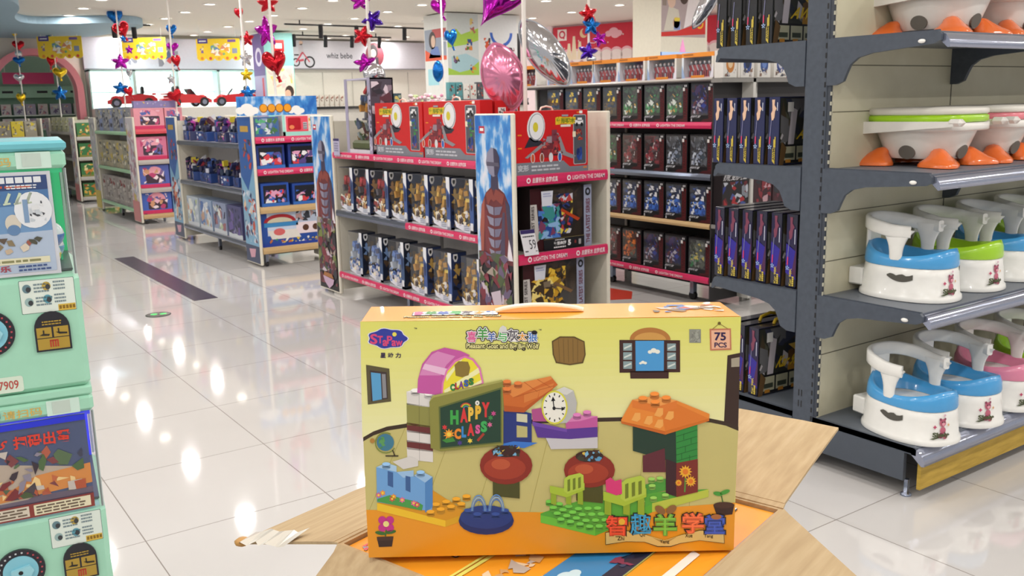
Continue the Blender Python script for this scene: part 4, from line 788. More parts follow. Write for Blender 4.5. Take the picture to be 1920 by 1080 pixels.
# ------------------------------------------------------------------ tall toy wall at right of the aisle
RX, RY0, RY1 = 5.33, 4.97, 7.75
t = thing('wall_shelf_unit', 'tall shelf unit full of black robot boxes with magenta shelf edges', 'shelf unit', (RX, RY0, 0))
RLn = RY1 - RY0; TOPZ = 1.772
b = MB(); b.box(.42, .0, .06, .45, RLn, TOPZ, M('#3a3a3e', .5)); b.build('back_panel', t)
for y in (0, RLn / 2, RLn - .03):
    b = MB(); b.box(.40, y, .0, .46, y + .03, TOPZ + .02, M('#c9c6c0', .4)); b.build('upright', t)
for z, kind in ((TOPZ, 'grey'), (1.437, 'pink'), (1.042, 'metal'), (.655, 'wood'), (.232, 'pink')):
    b = MB(); b.box(.02, 0, z - .03, .42, RLn, z, M('#5a5658', .4) if kind != 'wood' else M('#c9a878', .6)); b.box(.46, 0, z - .03, .8, RLn, z, M('#8a8688', .4)); b.build('shelf_board', t)
    if kind == 'pink' or kind == 'metal': price_strip(t, kind, (.018, RLn), (.018, 0 if kind == 'metal' else 0), z - .05, z + .003, 0)
    elif kind == 'grey': price_strip(t, kind, (.018, RLn), (.018, 0), z - .022, z + .002)
    else: price_strip(t, kind, (.018, RLn), (.018, 0), z - .04, z + .002)
price_strip(t, 'pink', (.019, RLn), (.019, 1.12), 1.042 - .055, 1.047, 1)
for y in (.3, 1.3, 2.5):
    b = MB(); b.prism([(.035 * math.cos(k * PI / 6), .035 + .035 * math.sin(k * PI / 6)) for k in range(12)], lambda u, v, h: (.15 + h, y + u, v), -.015, .015, BLACK); b.box(.13, y - .02, .05, .17, y + .02, .2, CHROME); b.build('caster', t)
b = MB(); b.box(-.03, -.05, 0, -.005, -.02, 1.98, M('#d9d6d0', .4)); b2 = b
b = MB(); b.box(.455, -.03, 0, .478, -.004, 1.96, M('#dcd9d3', .4)); b.build('end_post', t)
# black robot boxes with window: six colourings
BB = {}
def black_box(key):
    w, d, h = .236, .1, .3; P, P2, acc = {'green': (('#20402c', '#2f6a40', '#1a2a24', '#4a4f4a', '#3a5a4a'), ('#3f9a5a', '#dfe6df', '#c9a04a'), None),
        'violet': (('#2a2440', '#4a3a6a', '#5a2a34', '#3a3a44', '#1f2a5a'), ('#6a3a44', '#b8b4c4', '#3a4aa0'), None),
        'red': (('#4a1c22', '#7a2a34', '#33242a', '#5a5256', '#8a3a44'), ('#a33a44', '#7a4a5a', '#c9c4c4'), None),
        'silver': (('#33363c', '#4a4e55', '#7a808a', '#2a2c30', '#5f656e'), ('#c4ccd8', '#8f9ab0', '#3a4a5a'), None),
        'blue': (('#1f2f55', '#2f55a8', '#3a3f4a', '#16203a', '#4a5a78'), ('#e2e6ec', '#c9ced8', '#3f78d8'), '#f0f1f4'),
        'orange': (('#5a2a1c', '#a3542f', '#d86a2f', '#33242a', '#3a3a3e'), ('#e6803a', '#c95a2a', '#5a6a5a'), '#f08a3a'),
        'grey': (('#4a4f48', '#3a4038', '#5a6058', '#6a706a'), ('#2f7a4a', '#c9b85a', '#8a908a'), None),
        'gold': (('#1f3450', '#2a3a48', '#3a3a3a', '#4a4438'), ('#8a6a3a', '#3a4a6a', '#6a5a3a'), '#f2d43a')}[key]
    t = thing('robot_box', '', 'toy box'); b = MB(); b.box(-w / 2, -d / 2, 0, w / 2, d / 2, h, M('#17161a', .3), .002); a = Art(b, (-w / 2, -d / 2, 0), (1, 0, 0), (0, 0, 1))
    a.rect(.004, .05, w - .05, h - .012, M('#2a2b2f', .3), 1); a.clutter(.01, .055, w - .055, h - .02, 60, pal(*P), .04, len(key) * 7, 2); a.clutter(.02, .06, .12, .16, 22, pal(*P2), .022, len(key) * 5 + 1, 5); a.clutter(.07, .1, .17, .26, 26, pal(*P2, *P), .03, len(key) * 3 + 2, 5)
    if acc: a.clutter(.06, .17, .16, .26, 16, pal(acc, P[0]), .03, 33, 8); a.clutter(.1, .06, .17, .17, 12, pal(P[1], P2[2]), .03, 34, 8)
    a.rect(w - .048, .02, w - .006, h - .045, M('#5e1018', .35), 3); a.text('TRANSFORM', w - .043, .03, w - .012, h - .06, M('#2c0a0e', .4), 4, 90, .02)
    a.rect(w - .04, h - .03, w - .03, h - .015, M('#d9d9dc', .4), 4); a.rect(w - .024, h - .03, w - .014, h - .015, M('#d9d9dc', .4), 4); a.rect(w - .052, h - .062, w - .03, h - .036, M('#e9e6e4', .4), 9)
    WT = M('#b9bac0', .4); a.text('变形联盟', .006, .032, .105, .05, WT, 9, 0, .04, .2); a.rect(.006, .005, .02, .026, WT, 9)
    a.poly([(w - .13, .0), (w, .0), (w, .03), (w - .1, .02)], M('#4a141a', .35), 9)
    b.build('carton', t); b = MB(); b.box(.004 - w / 2, -d / 2 - .0065, .05, w / 2 - .05, -d / 2 - .006, h - .012, FILM); b.build('clear_window', t); return t
CN = {'green': 'dark green', 'violet': 'violet and red', 'red': 'dark red', 'silver': 'silver grey', 'blue': 'blue and white', 'orange': 'orange', 'grey': 'pale grey-green', 'gold': 'yellow-chested'}
rows = [(1.44, 'second', ['violet', 'green', 'green', 'green', 'gold', 'gold', 'gold', 'gold'], 4.84), (1.045, 'third', ['silver', 'silver', 'red', 'red', 'green', 'green', 'red'], 4.86), (.658, 'fourth', ['blue'] * 6, 4.84), (.235, 'lowest', ['grey', 'violet', 'violet', 'orange', 'red', 'green'], 4.86)]
for z, zn, kinds, y0 in rows:
    for i, k in enumerate(kinds):
        if k not in BB: BB[k] = black_box(k)
        y = 4.97 + .13 + .262 * i + (.005 if i % 2 else 0)
        put(BB[k], (RX + .085, y, z), LEFTF, '%s robot box, %s from the rack end of the tall unit\'s %s shelf' % (CN[k], ORD[i], zn), 'black robot boxes on the tall unit', 'bb' + k)
# clear boxes of small figures on top
t = thing('figure_set_box', '', 'toy box'); w, d, h = .33, .12, .19; b = MB(); b.box(-w / 2, d / 2 - .005, 0, w / 2, d / 2, h - .03, M('#4a6078', .4)); b.box(-w / 2, -d / 2, 0, w / 2, d / 2, .008, M('#c9a0a8', .4)); b.box(-w / 2, -d / 2, h - .032, w / 2, d / 2, h, M('#ef9430', .35))
for x, c in ((-w / 2, '#dfe8f0'), (w / 2 - .02, '#e6e2d8')): b.box(x, -d / 2, 0, x + .02, d / 2, h - .032, M(c, .35))
a = Art(b, (-w / 2, -d / 2 - .0005, 0), (1, 0, 0), (0, 0, 1)); a.poly([(0, .1), (.0, 0), (.035, 0), (.018, .06)], M('#9fb8dc', .35), 1); a.poly([(w, .1), (w, 0), (w - .035, 0), (w - .018, .06)], M('#e8e4ee', .35), 1); a.rect(.02, h - .02, .12, h - .008, M('#b56a1f', .4), 1); a.rect(.1, .0, .24, .02, M('#e08a2a', .35), 2)
b.build('carton', t)
for i in range(6):
    f = MB(); x = -.118 + .047 * i; r_ = M(('#9c2a34', '#b23a3f', '#8a2a3f')[i % 3], .35); s_ = M('#c9ccd4', .25, .4)
    f.ell((x, 0, .118), (.013, .013, .017), s_, 8, 6); f.obox((x, 0, .075), ((1, 0, .1), (0, 1, 0), (-.1, 0, 1)), (.016, .01, .025), r_); f.box(x - .018, -.008, .01, x - .004, .008, .05, r_); f.box(x + .004, -.008, .01, x + .018, .008, .05, (s_, r_)[i % 2]); f.obox((x - .023, -.005, .08), ((1, 0, .5), (0, 1, 0), (-.5, 0, 1)), (.006, .006, .024), s_); f.obox((x + .023, -.005, .08), ((1, 0, -.5), (0, 1, 0), (.5, 0, 1)), (.006, .006, .024), r_); f.build('toy_figure', t)
b = MB(); b.box(-w / 2 + .02, -d / 2, .008, w / 2 - .02, -d / 2 + .0008, h - .032, FILM); b.build('clear_window', t); FS = t
for i, y in enumerate((5.16, 5.55, 5.91, 6.24, 6.56, 6.9, 7.4)):
    put(FS, (RX + .1, y, TOPZ + .002), LEFTF, 'orange-topped clear box of red figures on the tall unit, %s from the grey rack' % ORD[i], 'clear figure boxes on top of the tall unit', 'fs')
# goods on the unit's near end, seen through the grey rack
for z in (TOPZ, 1.06, .64, .2):
    pass
EX = 5.30
t = thing('end_display', 'dark end display facing the grey rack, at the near end of the tall toy unit', 'shelf unit', (EX, 4.84, 0)); b = MB(); b.box(.345, 0, .05, .375, .12, 1.76, M('#d9d6d0', .4)); b.build('side_panel', t)
b = MB(); b.box(.03, .11, .05, 1.25, .12, 1.76, M('#2f2c2e', .5)); b.build('back_panel', t)
for z in (1.762, 1.17, .66, .2):
    b = MB(); b.box(.0 if z > 1.7 else .03, 0, z - .03, 1.25, .11, z, M('#8f8c88', .4)); b.build('shelf_board', t)
def d_steel(a, w, h, s):
    a.clutter(w * .03, h * .03, w * .97, h * .8, 46, pal('#b02a30', '#2a3a8a', '#c9ccd6', '#1a1a22', '#6a1a22', '#4a5a9a', '#8a8f9a'), .06, s, 1)
b = carton('x', .3, .09, .42, '#1c1418', d_steel, 331); a = Art(b, (-.15, -.045, 0), (1, 0, 0), (0, 0, 1)); a.rect(0, .325, .3, .42, M('#1a1216', .35), 8); a.text('钢铁变形联盟', .012, .335, .28, .39, M('#d8d6da', .35), 9, 0, .03, .12)
tag(b.build('robot_box', None, (EX + .188, 4.898, .662)), 'dark robot box lettered in silver Chinese characters, seen between the grey rack shelves', 'toy box')
b = carton('x', .3, .09, .36, '#16141a', d_steel, 332); a = Art(b, (-.15, -.045, 0), (1, 0, 0), (0, 0, 1)); a.rect(.1, .0, .3, .36, M('#1a171c', .35), 8); a.text('陆霸', .17, .1, .27, .15, WHITE, 9, 0, .05); a.rect(.285, 0, .3, .36, M('#dcd9d6', .4), 9)
tag(b.build('robot_box', None, (EX + .188, 4.898, .202)), 'black robot box with two white characters low behind the yellow building-set box', 'toy box')
for i in range(3):
    b = carton('x', .22, .09, .36, '#3a1820', d_scene(('#8a2a34', '#4a1a24', '#c9a0a8', '#2a2a33', '#6a2a3a'), 24), 334 + i); tag(b.build('robot_box', None, (EX + .5 + .23 * i, 4.898, .662)), 'dark red toy box %s from the white end panel, seen through the grey rack' % ORD[i], 'toy box', 'dark red boxes behind the grey rack')
for i in range(4):
    def d_white(a, w, h, s):
        a.ell(w * .5, h * .5, w * .3, h * .32, M(('#c9803a', '#2f4a8a', '#33508f', '#3a4a8a')[s % 4], .35), 1); a.ell(w * .5, h * .55, w * .18, h * .2, M(('#e6c9a0', '#1f2a4a', '#6a86c4', '#c9c9d6')[s % 4], .35), 2); a.clutter(w * .1, h * .05, w * .9, h * .35, 10, pal('#8a6a5a', '#c9c4c4', '#4a4a55'), .02, s, 3)
    b = carton('x', .15, .09, .2, '#e6e2dc', d_white, 340 + i); tag(b.build('figure_set_box', None, (EX + .1 + .19 * i, 4.9, 1.764)), 'white figure box on top of the end display, %s from the orange-topped boxes' % ORD[i], 'toy box', 'white boxes on the end display')
for i in range(9):
    f = MB(); r_ = M(('#a03a40', '#8a3a5a', '#7a5a8a')[i % 3], .35); f.lathe([(.02, 0), (.024, .06), (.03, .1), (.012, .13)], r_, seg=8); f.ell((0, 0, .15), (.014, .014, .018), M('#cfcad4', .3), 8, 5); f.obox((.025, 0, .09), ((1, 0, -1), (0, 1, 0), (1, 0, 1)), (.008, .008, .035), M('#d8cfd8', .3)); f.obox((-.025, 0, .09), ((1, 0, 1), (0, 1, 0), (-1, 0, 1)), (.008, .008, .035), r_)
    tag(f.build('toy_figure', None, (EX + .8 + .045 * i, 4.9, 1.764)), 'small purple-red toy figure on the end display top, %s after the white boxes' % ORD[i], 'toy', 'small figures on the end display')

# ------------------------------------------------------------------ slate grey double-sided rack
QX, QYc, QYf, QYb = 3.30, 2.50, 1.945, 3.095     # end plane, post centre, customer edge, far edge
XL = 3.55; LEV = [(.22, 'base'), (.77, 'lower'), (1.31, 'middle'), (1.835, 'upper')]
t = thing('grey_rack', 'large slate grey double-sided shop rack holding the potties', 'rack', (QX, QYc, 0))
ups = (0, .88, 1.76, 2.64, 3.52)
for k, x in enumerate(ups):
    b = MB(); b.box(x, -.055, .0, x + .05, .055, 2.55, GREY, .004)
    if k == 0:
        a = Art(b, (0, .055, 0), (0, -1, 0), (0, 0, 1))
        for z in range(60): a.rect(.098, .2 + .039 * z, .106, .222 + .039 * z, BLACK, 1)
        for u in (.03, .045): a.rect(u, .3, u + .006, .33, BLACK, 1); a.rect(u, .25, u + .006, .28, BLACK, 1)
        b.box(.006, -.072, .2, .018, -.055, 2.55, M('#3c424d', .45))
        for z in range(58): b.box(.004, -.078, .21 + .04 * z, .016, -.072, .225 + .04 * z, M('#b9b6a4', .5))
    b.build('upright', t)
b = MB(); b.box(.02, -.07, .22, XL, -.055, 2.5, CREAMP)
for z in (.502, .912, 1.12, 1.54, 1.73, 2.13): b.box(.02, -.0712, z, XL, -.0695, z + .004, M('#6f6b58', .6))
for x in ups[1:]: b.box(x + .02, -.0715, .22, x + .026, -.0695, 2.5, M('#5f5b4c', .6))
b.build('back_panel', t)
b = MB(); b.box(.05, .04, .22, XL, .055, 2.5, M('#4a4f58', .5)); b.build('far_back_panel', t)
def bracket(sign, z):
    # profile (distance from post, height)
    w = .53; return [(.055, z), (w, z), (w + .012, z - .012), (w + .012, z - .034), (w - .012, z - .046), (.26, z - .066), (.2, z - .08), (.165, z - .105), (.15, z - .135), (.135, z - .17), (.1, z - .185), (.055, z - .185)]
for z, zn in LEV[1:]:
    for sg in (-1, 1):
        for k, x in enumerate(ups[:3] if sg < 0 else ups[:2]):
            b = MB(); b.prism(bracket(sg, z), lambda u, v, h: (x + h, sg * u, v), -.004 if k == 0 else .01, .012 if k == 0 else .03, GREY); b.build('bracket', t)
        b = MB(); b.box(.012, sg * .07, z - .026, XL, sg * .53, z - .001, M('#6a707a', .45)); b.box(.005, sg * .06, z - .012, .014, sg * .53, z + .004, GREY); b.build('shelf_board', t)
    b = MB(); pr = [(.525, z - .002), (.55, z - .012), (.566, z - .035), (.57, z - .06), (.56, z - .062), (.525, z - .03)]
    b.prism(pr, lambda u, v, h: (h, -u, v), .014, XL, M('#a3a9bd', .14, .75), True); b.build('label_rail', t)
    b = MB(); b.prism(pr, lambda u, v, h: (h, u, v), .014, XL, GREY); b.build('label_rail', t)
    b = MB(); b.ell((-.008, -.47, z - .035), (.008, .016, .008), WHITE, 8, 6); b.build('plastic_clip', t)
# base decks
for sg in (-1, 1):
    b = MB(); b.box(.0, sg * .055, .195, XL, sg * .545, .22, M('#646b75', .45)); b.box(0, sg * .055, .19, .012, sg * .55, .222, GREY)
    a = Art(b, (.05, -.545, .22), (1, 0, 0), (0, 1, 0))
    if sg < 0:
        for i in range(60):
            for j in range(3): a.ell(.03 + .05 * i, .03 + .06 * j, .004, .004, BLACK, 1, 6)
    b.build('base_deck', t)
    b = MB(); b.box(0, sg * .055, .07, .02, sg * .5, .19, M('#4b525d', .45)); b.build('base_bracket', t)
b = MB(); pr = [(.53, .222), (.56, .212), (.582, .185), (.588, .155), (.575, .152), (.53, .19)]; b.prism(pr, lambda u, v, h: (h, -u, v), .0, XL, M('#a3a9bd', .14, .75), True); b.build('label_rail', t)
b = MB(); b.box(.018, -.565, .045, XL, -.55, .188, WOODY); b.build('kick_board', t)
for x, y in ((.03, -.5), (.03, .45), (1.7, -.5), (1.7, .45), (3.4, -.5)):
    b = MB(); b.lathe([(.022, 0), (.022, .008), (.011, .012), (.011, .07)], CHROME, (x, y, 0), 12); b.build('foot', t)

# gun-toy boxes on its far side, spines to the aisle
def spine_box(kind):
    w, d, h = .058, .4, (.298 if kind != 'kar' else .33)      # thickness along y, length along x
    t = thing('toy_set_box', '', 'toy box'); b = MB(); base = {'awm': '#1c2150', 'dark': '#14151b', 'kar': '#131230'}[kind]
    b.box(0, -w / 2, 0, d, w / 2, h, M(base, .22, coat=.5), .0015); a = Art(b, (0, w / 2, 0), (0, -1, 0), (0, 0, 1))
    PC = M({'awm': '#e6bfa3', 'dark': '#6a6a72', 'kar': '#7c3a52'}[kind], .35, vary=0); YT = M('#d9c04a', .35, vary=0)
    if kind == 'kar':
        a.poly([(0, h * .2), (w, h * .12), (w, h * .5), (0, h * .62)], M('#2a1c94', .25, vary=0), 1); a.poly([(0, h * .6), (w, h * .5), (w, h * .8), (0, h)], M('#1d1640', .25, vary=0), 1); a.poly([(w * .6, h * .2), (w, h * .15), (w, h * .6)], M('#4a1a4a', .25, vary=0), 2)  # glow reflected by the holographic finish, painted in as violet bands
    if kind != 'dark': a.poly([(.018, h * .96), (.034, h * .96), (.032, h * .88), (.044, h * .83), (.036, h * .79), (.033, h * .7), (.026, h * .66), (.018, h * .66), (.014, h * .76), (.021, h * .8), (.02, h * .88)], PC, 3)
    a.line((.017, h * .66), (.011, h * .4), .003, M('#8a8ab0', .35, vary=0), 3); a.line((.012, h * .42), (.011, h * .31), .006, M('#d8406a', .35, vary=0), 4); a.rect(.046, h * .8, .05, h * .92 if kind != 'kar' else h * .6, M('#cfd2e6', .35, vary=0), 3)
    for k in range(5): c_, s_ = math.cos(k * 1.257 + .3), math.sin(k * 1.257 + .3); a.line((.012 + .003 * c_, h * .27 + .003 * s_), (.012 + .011 * c_, h * .27 + .011 * s_), .004, M('#a9c4ee', .35, vary=0), 5)
    if kind == 'kar': a.text('Kar 98K', .024, h * .03, .037, h * .27, YT, 6, 90, .02); [a.rect(.04, h * (.03 + .028 * i), .05, h * (.052 + .028 * i), YT, 6) for i in range(5)]
    else:
        a.poly([(.028, h * .06), (.042, .004), (.042, h * .25), (.028, h * .25)], YT, 5); a.text('AWM', .03, h * .07, .041, h * .245, M('#2a2410', .4, vary=0), 6, 90, .03); a.rect(.033, h * .26, .038, h * .38, YT, 5); a.rect(.039, h * .26, .044, h * .42, YT, 5)
    # broad face towards the back panel
    a = Art(b, (0, -w / 2, 0), (1, 0, 0), (0, 0, 1)); a.rect(.005, .005, d - .005, h - .005, M('#33352f', .3), 1)
    a.clutter(.01, h * .3, d - .01, h * .97, 44, pal('#55584a', '#6f6f72', '#3a3f55', '#8a8f98', '#4a4030', '#c9c4c8', '#2a2d38'), .06, 350, 2); a.clutter(.2, h * .3, d - .02, h * .7, 24, pal('#b5832a', '#8a5a24', '#d8b04a', '#6a4a24'), .05, 351, 4)
    a.poly([(.06, h * .28), (.1, h * .28), (.12, h * .8), (.08, h * .85)], M('#cfc8cf', .35), 5); a.text('AWM' if kind != 'kar' else 'Kar 98K', .13, h * .37, .31, h * .54, GOLD, 8, 0, .03, .2); a.rect(.01, .01, d - .01, h * .3, BLACK, 7)
    for i in range(4): a.rect(.03 + .09 * i, .02, .11 + .09 * i, h * .27, M('#b9b79a', .35), 8); a.rect(.04 + .09 * i, h * .1, .1 + .09 * i, h * .17, M('#3f4638', .35), 9); a.rect(.045 + .09 * i, h * .03, .08 + .09 * i, h * .08, M('#c98a2f', .35), 9)
    a.rect(.05, h * .78, .09, h * .92, PAPER, 9); a.poly([(0, 0), (.03, 0), (.05, h * .25), (.015, h * .35)], M('#6a5030', .35), 9)
    b.build('carton', t)
    return t
SB = {k: spine_box(k) for k in ('awm', 'dark', 'kar')}
for i in range(5): put(SB['awm'], (QX + .03, 2.735 + .0815 * (4 - i), 1.312), 0, 'navy box with AWM spine on the rack\'s middle shelf, %s from its outer tip' % ORD[i], 'navy boxes on the rack', 'awm')
for i in range(4): put(SB['dark'], (QX + .03, 2.79 + .088 * (3 - i), 1.837), 0, 'black box with AWM spine on the rack\'s top shelf, %s from its outer tip' % ORD[i], 'black boxes on the rack', 'dark')
for i in range(6): put(SB['kar'], (QX + .03, 2.615 + .0845 * (5 - i), .772), -.05, 'purple box lettered Kar 98K on the rack\'s lower shelf, %s from its outer tip' % ORD[i], 'purple boxes on the rack', 'kar')
for i in range(3): dup(SB['kar'], (QX + .03, 2.81 + .085 * (2 - i), .222), -.06, 'purple box lettered Kar 98K on the rack\'s base deck, %s from the outer edge' % ORD[i], 'purple boxes on the rack base')
for i in range(2):
    b = MB(); b.tube([(-.07, 0, 0), (-.06, 0, .02), (0, 0, .032), (.06, 0, .02), (.07, 0, 0)], .008, M('#d8b52a', .4)); b.build('handle', [o for o in COL.objects if o.name.startswith('toy_set_box') and o.get('label', '').find('base deck, %s' % ORD[2 - i]) > 0][0], (.2, 0, .33))

# ------------------------------------------------------------------ potties
def potty(hexc):
    t = thing('baby_potty', '', 'potty'); Wm = M('#f1f0ec', .25, coat=.3); C = M(hexc, .22, coat=.4); a_, b_ = .15, .2; E = 2.35
    def rad(th): ca, sa = math.cos(th), math.sin(th); return (abs(ca) ** E + abs(sa) ** E) ** (-1 / E)
    b = MB(); b.lathe([(1.03, 0), (1.035, .006), (1.02, .02), (.985, .026), (.95, .1), (.925, .135), (.9, .138)], Wm, seg=40, sx=a_, sy=b_, e=E)
    # prints wrapped on the shell; the hand slot's shade is painted dark
    def wrap(u, v, l):   # u: metres along the side from the front (-y) going to -x, v: height
        th = -PI / 2 - u / .17; s_ = .985 - .035 * max(0, v - .026) / .074 + .004 + l * 2 / .17; q = rad(th); return (a_ * s_ * math.cos(th) * q, b_ * s_ * math.sin(th) * q, v)
    a = Art(b, fn=wrap); pts = lambda cx, cy, w, h: None
    def strip(pl, m, l):   # split into thin slices so the print hugs the curve
        a.poly(pl, m, l)
    dk = M('#54514a', .6)
    for i in range(8): x0 = .195 + i * .012; top = .107 + .004 * math.cos(i * 1.9); a.poly([(x0, .078 + .004 * (abs(i - 3.5) / 3.5) ** 2 * 3), (x0 + .0121, .078 + .004 * (abs(i - 2.5) / 3.5) ** 2 * 3), (x0 + .0121, .107 + .004 * math.cos((i + 1) * 1.9)), (x0, top)], dk, 1)
    Pk = M('#c4687f', .4, vary=0); Pd = M('#8f3a58', .4, vary=0); Gn = M('#4a5230', .4, vary=0)
    for s_ in (.04,):
        for (x, y, r, m, l) in ((0, .095, .017, Pk, 2), (-.012, .11, .006, Pd, 2.5), (.012, .11, .006, Pd, 2.5), (0, .065, .015, Pk, 2), (.012, .045, .012, Pd, 3), (-.01, .04, .012, Pk, 3), (0, .092, .008, M('#e6a0b0', .4, vary=0), 4), (-.005, .1, .003, BLACK, 5), (.005, .1, .003, BLACK, 5)):
            a.ell(s_ + x, y, r, r * .95, m, l, 10)
        a.text('Shely', s_ + .05, .035, s_ - .025, .06, Gn, 6, 0, .05); a.poly([(s_ + .06, .032), (s_ + .045, .03), (s_ - .03, .044), (s_ - .03, .05)], Gn, 5)
        a.star(s_ + .038, .08, .009, M('#c44a70', .4, vary=0), 3, 4, .5); a.star(s_ - .03, .085, .008, M('#d8a06a', .4, vary=0), 3); a.ell(s_ - .01, .125, .006, .005, M('#d8b0c0', .4, vary=0), 3)
        if s_ == .05: a.line((.14, .03), (.1, .075), .0025, M('#ffffff', .3, vary=0), 1)
    b.build('body', t)
    # coloured seat ring, high at front and back
    b = MB(); seg = 44; V = []; prof = [(.935, 0, 0), (.95, .01, 0), (.93, .03, .6), (.88, .045, 1), (.8, .042, .95), (.72, .022, .5), (.66, .004, .1)]
    for r, z, k in prof:
        for i in range(seg):
            th = 2 * PI * i / seg; q = rad(th); dy = math.sin(th); lift = .028 * dy * dy + (.02 if dy > 0 else .006) * abs(dy) ** 3
            if r < .75: yy = -.02
            else: yy = 0
            V.append((a_ * r * math.cos(th) * q, b_ * r * math.sin(th) * q + yy * (.75 - r) * 4, .137 + z + k * lift))
    b.add(V, [(i * seg + k, i * seg + (k + 1) % seg, (i + 1) * seg + (k + 1) % seg, (i + 1) * seg + k) for i in range(len(prof) - 1) for k in range(seg)], C, True); b.build('seat_ring', t)
    b = MB(); b.lathe([(.69, .142), (.6, .13), (.4, .1), (.01, .095)], Wm, seg=32, sx=a_, sy=b_, e=2.1, cap=False); b.ell((0, -.02, .13), (.05, .09, .012), Wm); b.build('inner_bowl', t)
    # arm rest loop
    b = MB(); n = 30; V = []
    for i in range(n + 1):
        th = math.radians(-28 + 236 * i / n); q = (abs(math.cos(th)) ** 2.6 + abs(math.sin(th)) ** 2.6) ** (-1 / 2.6)
        e_ = min(i, n - i) / n; zc = .285 + .03 * max(0, math.sin(th)) ; hh = .024 + .004 * min(1, e_ * 6); th_ = .011
        for dr, dz in ((-th_, -hh * .8), (-th_, hh * .8), (-th_ * .5, hh), (th_ * .5, hh), (th_, hh * .8), (th_, -hh * .8), (th_ * .5, -hh), (-th_ * .5, -hh)):
            V.append(((.135 + dr) * math.cos(th) * q, (.155 + dr) * math.sin(th) * q + .02, zc + dz))
    k8 = 8; b.add(V, [(i * k8 + k, i * k8 + (k + 1) % k8, (i + 1) * k8 + (k + 1) % k8, (i + 1) * k8 + k) for i in range(n) for k in range(k8)] , Wm, True); b.add(V, [list(range(8)), list(range(n * 8, n * 8 + 8))[::-1]], Wm)
    b.build('arm_rest', t)
    for sx in (-1, 1):
        b = MB(); V = []; L_ = [(.292 - .014 * i, .028 + .05 * (1 - i / 9) ** 2.6) for i in range(10)]
        for z, hw in L_:
            for k in range(12): f = 2 * PI * k / 12; V.append((sx * .131 + .011 * math.cos(f), .0 + hw * math.sin(f), z))
        b.add(V, [(i * 12 + k, i * 12 + (k + 1) % 12, i * 12 + 12 + (k + 1) % 12, i * 12 + 12 + k) for i in range(len(L_) - 1) for k in range(12)], Wm, True); b.build('arm_support', t)
    b = MB(); b.box(-.05, .165, .17, .05, .185, .3, Wm, .008); b.build('back_support', t)
    b = MB(); b.box(-.09, .17, .03, .09, .235, .105, Wm, .006); b.build('drawer', t)
    return t
PT = {'blue': potty('#4aa0dc'), 'green': potty('#a3d42a'), 'pink': potty('#e58aa8')}
for i, (c, x) in enumerate((('blue', 3.475), ('blue', 3.815), ('pink', 4.15), ('green', 4.5), ('blue', 4.86), ('pink', 5.2))):
    put(PT[c], (x, 2.09, .222), math.radians(-10), '%s-seated white potty on the rack\'s base deck, %s from the open end' % (c, ORD[i]), 'potties on the rack', 'pt' + c)
for i, (c, x) in enumerate((('blue', 3.59), ('green', 3.94), ('blue', 4.29), ('green', 4.63), ('blue', 4.98))):
    put(PT[c], (x, 2.2, .772), math.radians(4), '%s-seated white potty on the rack\'s lower shelf, %s from the open end' % (c, ORD[i]), 'potties on the rack', 'pt' + c)
